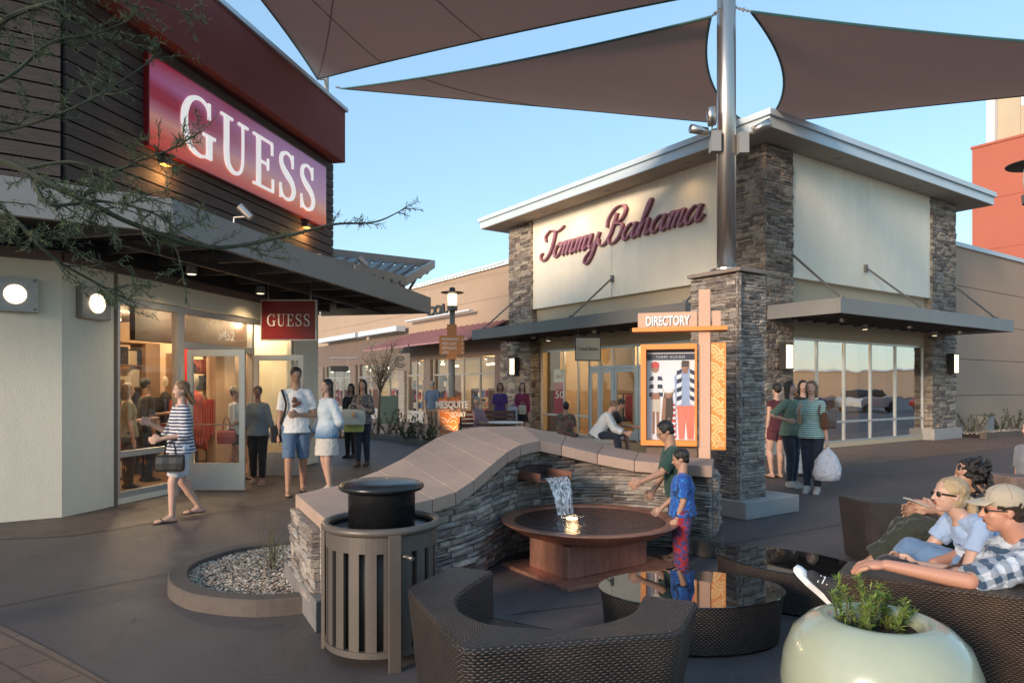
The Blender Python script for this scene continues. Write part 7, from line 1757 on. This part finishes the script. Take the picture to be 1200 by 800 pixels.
m.rings(rs); m.build('bag_body',pbag,t)
person('woman in maroon top and shorts half hidden behind the woman in green',V((4.55,11.9,0)),1.60,(-.3,1,0),'light',True,(HB,'bun'),(cloth('dark_maroon_top',(.07,.012,.02),.1),dict(sleeve=.2,g=.016)),(cloth('maroon_shorts',(.10,.02,.03),.1),'legs',dict(frac=.5,g=.02,name='shorts')),(sandb,True),.013,legL=((-.1,.1,-1),(0,-.2,-1)))
person('dark-haired person in black half hidden behind the two women by the stone column',V((5.18,12.3,0)),1.66,(-.2,-1,0),'light',True,(HB,'shoulder'),(BK,dict(sleeve=1)),(BK,'legs'),(shoeb,),.013)
bag('tote_bag','pale tote bag seen between the legs of the two women',(4.78,11.6,.12),.36,.14,.42,pm('pale_tote',(.42,.44,.46),.7),0,.3,hm=BK)
# 16 man with cap on the sofa
def exm(J):
    J['shod']='L'
    J['pelvis']=V((2.58,3.76,.42)); J['neck']=V((2.62,3.50,.765)); J['SX']=V((.42,.90,0)).normalized(); J['R']=V((.42,.90,0)).normalized(); J['F']=V((-.9,.42,0)).normalized()
    J['shL']=V((2.50,3.34,.70)); J['shR']=V((2.74,3.68,.72)); J['elL']=V((2.18,3.30,.625)); J['wrL']=V((1.87,3.45,.665)); J['elR']=V((2.6,4.0,.58)); J['wrR']=V((2.38,3.9,.56))
    J['hipL']=V((2.54,3.68,.40)); J['hipR']=V((2.58,3.86,.40)); J['knL']=V((2.14,3.68,.54)); J['anL']=V((1.77,3.72,.44)); J['knR']=V((2.15,3.95,.52)); J['anR']=V((2.0,4.08,.12))
    J['handL']=(V((1.66,3.56,.64))-J['wrL']).normalized(); J['hsL']=V((.3,.8,.15)); J['hdL']=J['handL']; J['head']=V((2.50,3.52,.925)); J['HF']=V((-.93,.30,-.06)).normalized(); J['HU']=V((-.03,.0,1)); J['footL']=V((-.68,.10,.64)); J['soleL']=V((-.62,.42,-.66)); J['footR']=V((-.9,.3,0))
pl_m=cloth('blue_white_plaid',(.50,.53,.58),.05,'plaid',(.03,.065,.12),13)
can=pm('black_canvas',(.03,.03,.033),.8)
t,J=person('man in tan cap and blue plaid shirt lounging with his arm along the wicker sofa',V((2.26,3.66,0)),1.80,(-.9,.42,0),'red',False,(HD,'short'),(pl_m,dict(sleeve=.97,g=.022,disp=.028)),(cloth('black_trousers',(.02,.02,.024)),'legs'),None,.006,extra=exm)
Q=J['Q'];A=J['A'];hs=J['hs']; capm=cloth('tan_cap_cloth',(.40,.335,.25),.08)
m=MB(); m.ell(Q(0,-.07,.24),.365*hs,.43*hs,.335*hs,A,24,14); o=m.build('cap_crown',capm,t); 
m=MB(); rs=[]
for k in range(9):
    a=math.pi*(k/8)*.84+.25; rs.append([Q(.31*math.cos(a),.20+.10*math.sin(a),.26),Q(.29*math.cos(a),.30+.42*math.sin(a),.22-.06*math.cos(a)**2),Q(.29*math.cos(a),.30+.42*math.sin(a),.20-.06*math.cos(a)**2),Q(.31*math.cos(a),.20+.10*math.sin(a),.235)])
m.rings(rs); m.build('cap_bill',capm,t)
m=MB(); m.ell(Q(0,-.07,.585),.03*hs,.03*hs,.02*hs,A,8,5); 
for k in range(6):
    a=k*math.pi/3; m.tube([Q(.368*math.cos(a)*math.cos(b)*1.0,-.07+.433*math.sin(a)*math.cos(b),.24+.338*math.sin(b)) for b in [x*.157 for x in range(1,11)]],.0012,4)
m.build('cap_seam',pm('cap_seam_thread',(.28,.23,.17),.9,bu=0),t)
m=MB(); 
for a_,b_ in (((-.06,.345,.33),(.06,.345,.36)),((-.05,.33,.40),(.07,.33,.38)),((.0,.36,.30),(.02,.31,.44))): m.tube([Q(*a_),Q(*b_)],.0045,5)
m.build('cap_emblem',BK,t)
m=MB(); m.ell(Q(.0,-.04,.02),.318*hs,.40*hs,.10*hs,A,20,8)
gm_=MB()
for s in (-1,1): gm_.ell(Q(s*.14,.36,.03),.085*hs,.03*hs,.06*hs,A,10,6); gm_.tube([Q(s*.22,.34,.04),Q(s*.325,.0,.03)],.004,5)
gm_.build('sunglasses',black,t)
# canvas sneaker with laces and pale rubber sole
for s in 'L':
    fd=J['footL'].normalized(); dn=(J['soleL']-fd*J['soleL'].dot(fd)).normalized(); an=J['anL']; r=fd.cross(dn); h=1.8
    c=an+dn*.045*h+fd*.045*h; so_2=MB(); rs=[]
    for q,w_ in ((-.078,.016),(-.06,.024),(0,.023),(.045,.029),(.08,.024),(.096,.010)): rs.append([c+fd*q*h+r*w_*h,c+fd*q*h-r*w_*h,c+fd*q*h-r*w_*h-dn*.017*h,c+fd*q*h+r*w_*h-dn*.017*h])
    so_2.rings(rs); so_2.build('shoe_sole',white,t)
    m=MB(); caps(m,an+dn*.018*h-fd*.018*h,an+dn*.022*h+fd*.09*h,.030*h,.021*h,12); caps(m,an-dn*.025*h,an+dn*.015*h+fd*.05*h,.030*h,.026*h,12); o=m.build('shoe',can,t); remesh(o,.005,2)
    m=MB(); m.ell(c+fd*.074*h-dn*.010*h,.025*h,.024*h,.014*h,(r,fd,-dn),12,8); m.build('toe_cap',white,t)
    m=MB()
    for k in range(6):
        b0=an+fd*(.022+.011*k)*h-dn*(.024-.006*k)*h; m.tube([b0+r*.022*h+dn*.008*h,b0-dn*.006*h,b0-r*.022*h+dn*.008*h],.004,5)
    m.build('laces',white,t)
tm=MB(); rn=random.Random(3); tf=J['elL'].lerp(J['wrL'],.35)
for k in range(9):
    q=J['elL'].lerp(J['wrL'],rn.uniform(.2,.5)); tm.ell(q+V((rn.uniform(-.01,.01),-.037,rn.uniform(-.02,.022))),.016,.004,.011,n=8,m=5)
# 17 blonde woman
def exb(J):
    J['pelvis']=V((2.84,3.98,.46)); J['neck']=V((2.60,4.0,.80)); J['SX']=V((.25,.97,0)).normalized(); J['R']=J['SX']; J['F']=V((-.97,.25,0)).normalized()
    J['shL']=V((2.62,3.85,.765)); J['shR']=V((2.66,4.15,.77)); J['elL']=V((2.50,3.80,.53)); J['wrL']=V((2.30,3.90,.55)); J['elR']=V((2.5,4.2,.53)); J['wrR']=V((2.33,4.1,.53))
    J['hipL']=V((2.80,3.90,.43)); J['hipR']=V((2.82,4.06,.43)); J['knL']=V((2.42,4.0,.56)); J['anL']=V((2.12,4.05,.30)); J['knR']=V((2.40,4.16,.58)); J['anR']=V((2.05,4.15,.22))
    J['handL']=V((-.9,.2,-.1)).normalized(); J['handR']=V((-.9,.0,-.1)).normalized(); J['head']=V((2.53,4.0,.925)); J['HF']=V((-.97,.05,.08)).normalized(); J['HU']=V((.08,0,1))
t,J=person('blonde woman with ponytail, dark sunglasses and light blue t-shirt on the sofa',V((2.84,3.98,0)),1.62,(-.97,.25,0),'light',True,(HBL,'ponytail'),(cloth('pale_blue_tee',(.30,.40,.58),.06),dict(sleeve=.55,g=.016,disp=.02)),(cloth('light_jeans',(.13,.22,.36),.3,'denim'),'legs',dict(g=.014)),(shoew,),.006,extra=exb)
Q=J['Q'];A=J['A'];hs=J['hs']; gm_=MB()
for s in (-1,1): gm_.ell(Q(s*.14,.37,.03),.095*hs,.04*hs,.075*hs,A,10,6); gm_.tube([Q(s*.24,.33,.05),Q(s*.325,.0,.03)],.006,5)
gm_.build('sunglasses',black,t)
m=MB(); m.ell(Q(0,-.49,-.08),.07*hs,.03*hs,.07*hs,A,10,6); m.build('hair_band',black,t)
m=MB(); m.tube(spl([J['wrL']+V((.28,.02,.08)),J['wrL']+V((.14,-.06,-.02)),J['wrL']+V((0,-.05,-.01)),J['wrL']+V((-.1,.02,-.02))],5),.006,6); o=m.build('bag_strap',leather,t)
t=thing('dark_clutch_bag',J['wrL']+V((.12,-.02,-.06)),'small dark leather purse lying on the lap of the blonde woman','purse')
m=MB(); m.smooth=False; m.obox(J['wrL']+V((.15,-.05,-.045)),.26,.12,.05,R(-12)); m.build('purse_body',pm('dark_teal_leather',(.012,.02,.025),.4),t,bevel=.015); m=MB(); m.tube(spl([J['wrL']+V((.02,-.1,-.03)),J['wrL']+V((.1,-.13,.03)),J['wrL']+V((.2,-.12,.02)),J['wrL']+V((.27,-.09,-.03))],5),.007,6); m.build('strap',leather,t)
t=thing('turquoise_cardigan',V((2.86,3.86,.5)),'turquoise cloth tucked between the blonde woman and the man','cardigan'); m=MB(); caps(m,(2.68,3.82,.50),(2.95,3.85,.72),.06,.06); caps(m,(2.60,3.84,.48),(2.9,3.84,.49),.045,.06); o=m.build('cloth_fold',cloth('turquoise_cloth',(.01,.32,.42),.1),t); remesh(o,.008,2,.03)
# 18 curly woman
def exc(J):
    J['pelvis']=V((3.15,4.65,.45)); J['neck']=V((3.20,4.7,.83)); J['SX']=V((.1,1,0)).normalized(); J['R']=J['SX']; J['F']=V((-1,.1,0)).normalized()
    J['shL']=V((3.20,4.52,.79)); J['shR']=V((3.20,4.86,.79)); J['elL']=V((3.0,4.50,.62)); J['wrL']=V((2.82,4.58,.74)); J['elR']=V((3.0,4.9,.62)); J['wrR']=V((2.83,4.8,.70))
    J['hipL']=V((3.12,4.56,.43)); J['hipR']=V((3.12,4.74,.43)); J['knL']=V((2.72,4.62,.60)); J['anL']=V((2.40,4.72,.33)); J['knR']=V((2.74,4.80,.56)); J['anR']=V((2.55,4.85,.12))
    J['handL']=V((-.9,.1,.15)).normalized(); J['handR']=V((-.9,.0,0)).normalized(); J['head']=V((3.12,4.72,.955)); J['HF']=V((-.95,.25,-.08)).normalized(); J['HU']=V((-.05,0,1)); J['footL']=V((-.9,.1,-.3)); J['footR']=V((-.95,.1,-.05))
dg_=cloth('dark_olive_cloth',(.022,.026,.017),.15)
t,J=person('woman with long curly black hair and dark trousers holding a phone',V((3.15,4.65,0)),1.64,(-1,.1,0),'tan',True,(HC,'curly'),(cloth('charcoal_top',(.03,.035,.04)),dict(sleeve=.7,g=.02)),(dg_,'legs',dict(frac=1.8,g=.045,disp=.04)),(shoeb,True),.007,extra=exc)
t=thing('phone',J['wrL']+V((-.1,.02,.06)),'pale flat phone held up in the hand of the curly-haired woman','phone'); m=MB(); M_=frame(J['wrL']+V((-.14,.0,.05)),V((.86,.1,-.35)).normalized(),V((-.1,1,0)).normalized(),V((.35,0,.9)).normalized()); m.M=M_; m.box(-.075,.075,-.037,.037,-.005,.005); m.build('phone_body',pm('pale_phone',(.45,.42,.38),.3),t,bevel=.003)
# 19 person cut by the right edge
person('person cut off by the right edge sitting on the brown bench',V((5.72,7.62,0)),1.66,(-1,0,0),'light',False,(HD,'short'),(cloth('grey_tee',(.2,.2,.22)),dict(sleeve=.7)),(BK,'legs'),(shoeb,),.012,pelvis=.42,legL=((-.1,1,0),(0,.1,-1)),legR=((.1,1,0),(0,.1,-1)))
# 20 shoppers inside the left store
person('shopper in dark clothes inside the left store behind the first window pane',FG@V((2.85,1.25,0)),1.68,(.5,.6,0),'tan',False,(HB,'short'),(BK,dict(sleeve=.8)),(DJ,'legs'),(shoeb,),.013,armL=((-.2,.4,-1),(0,1,.1)))
person('shopper in khaki shirt inside the left store at the left edge of the window',FG@V((2.12,.95,0)),1.60,(.6,.5,0),'light',True,(HL,'shoulder'),(cloth('khaki_shirt',(.22,.20,.12)),dict(sleeve=.8)),(BK,'legs'),(shoeb,),.013,armL=((-.2,.4,-1),(0,1,.1)))
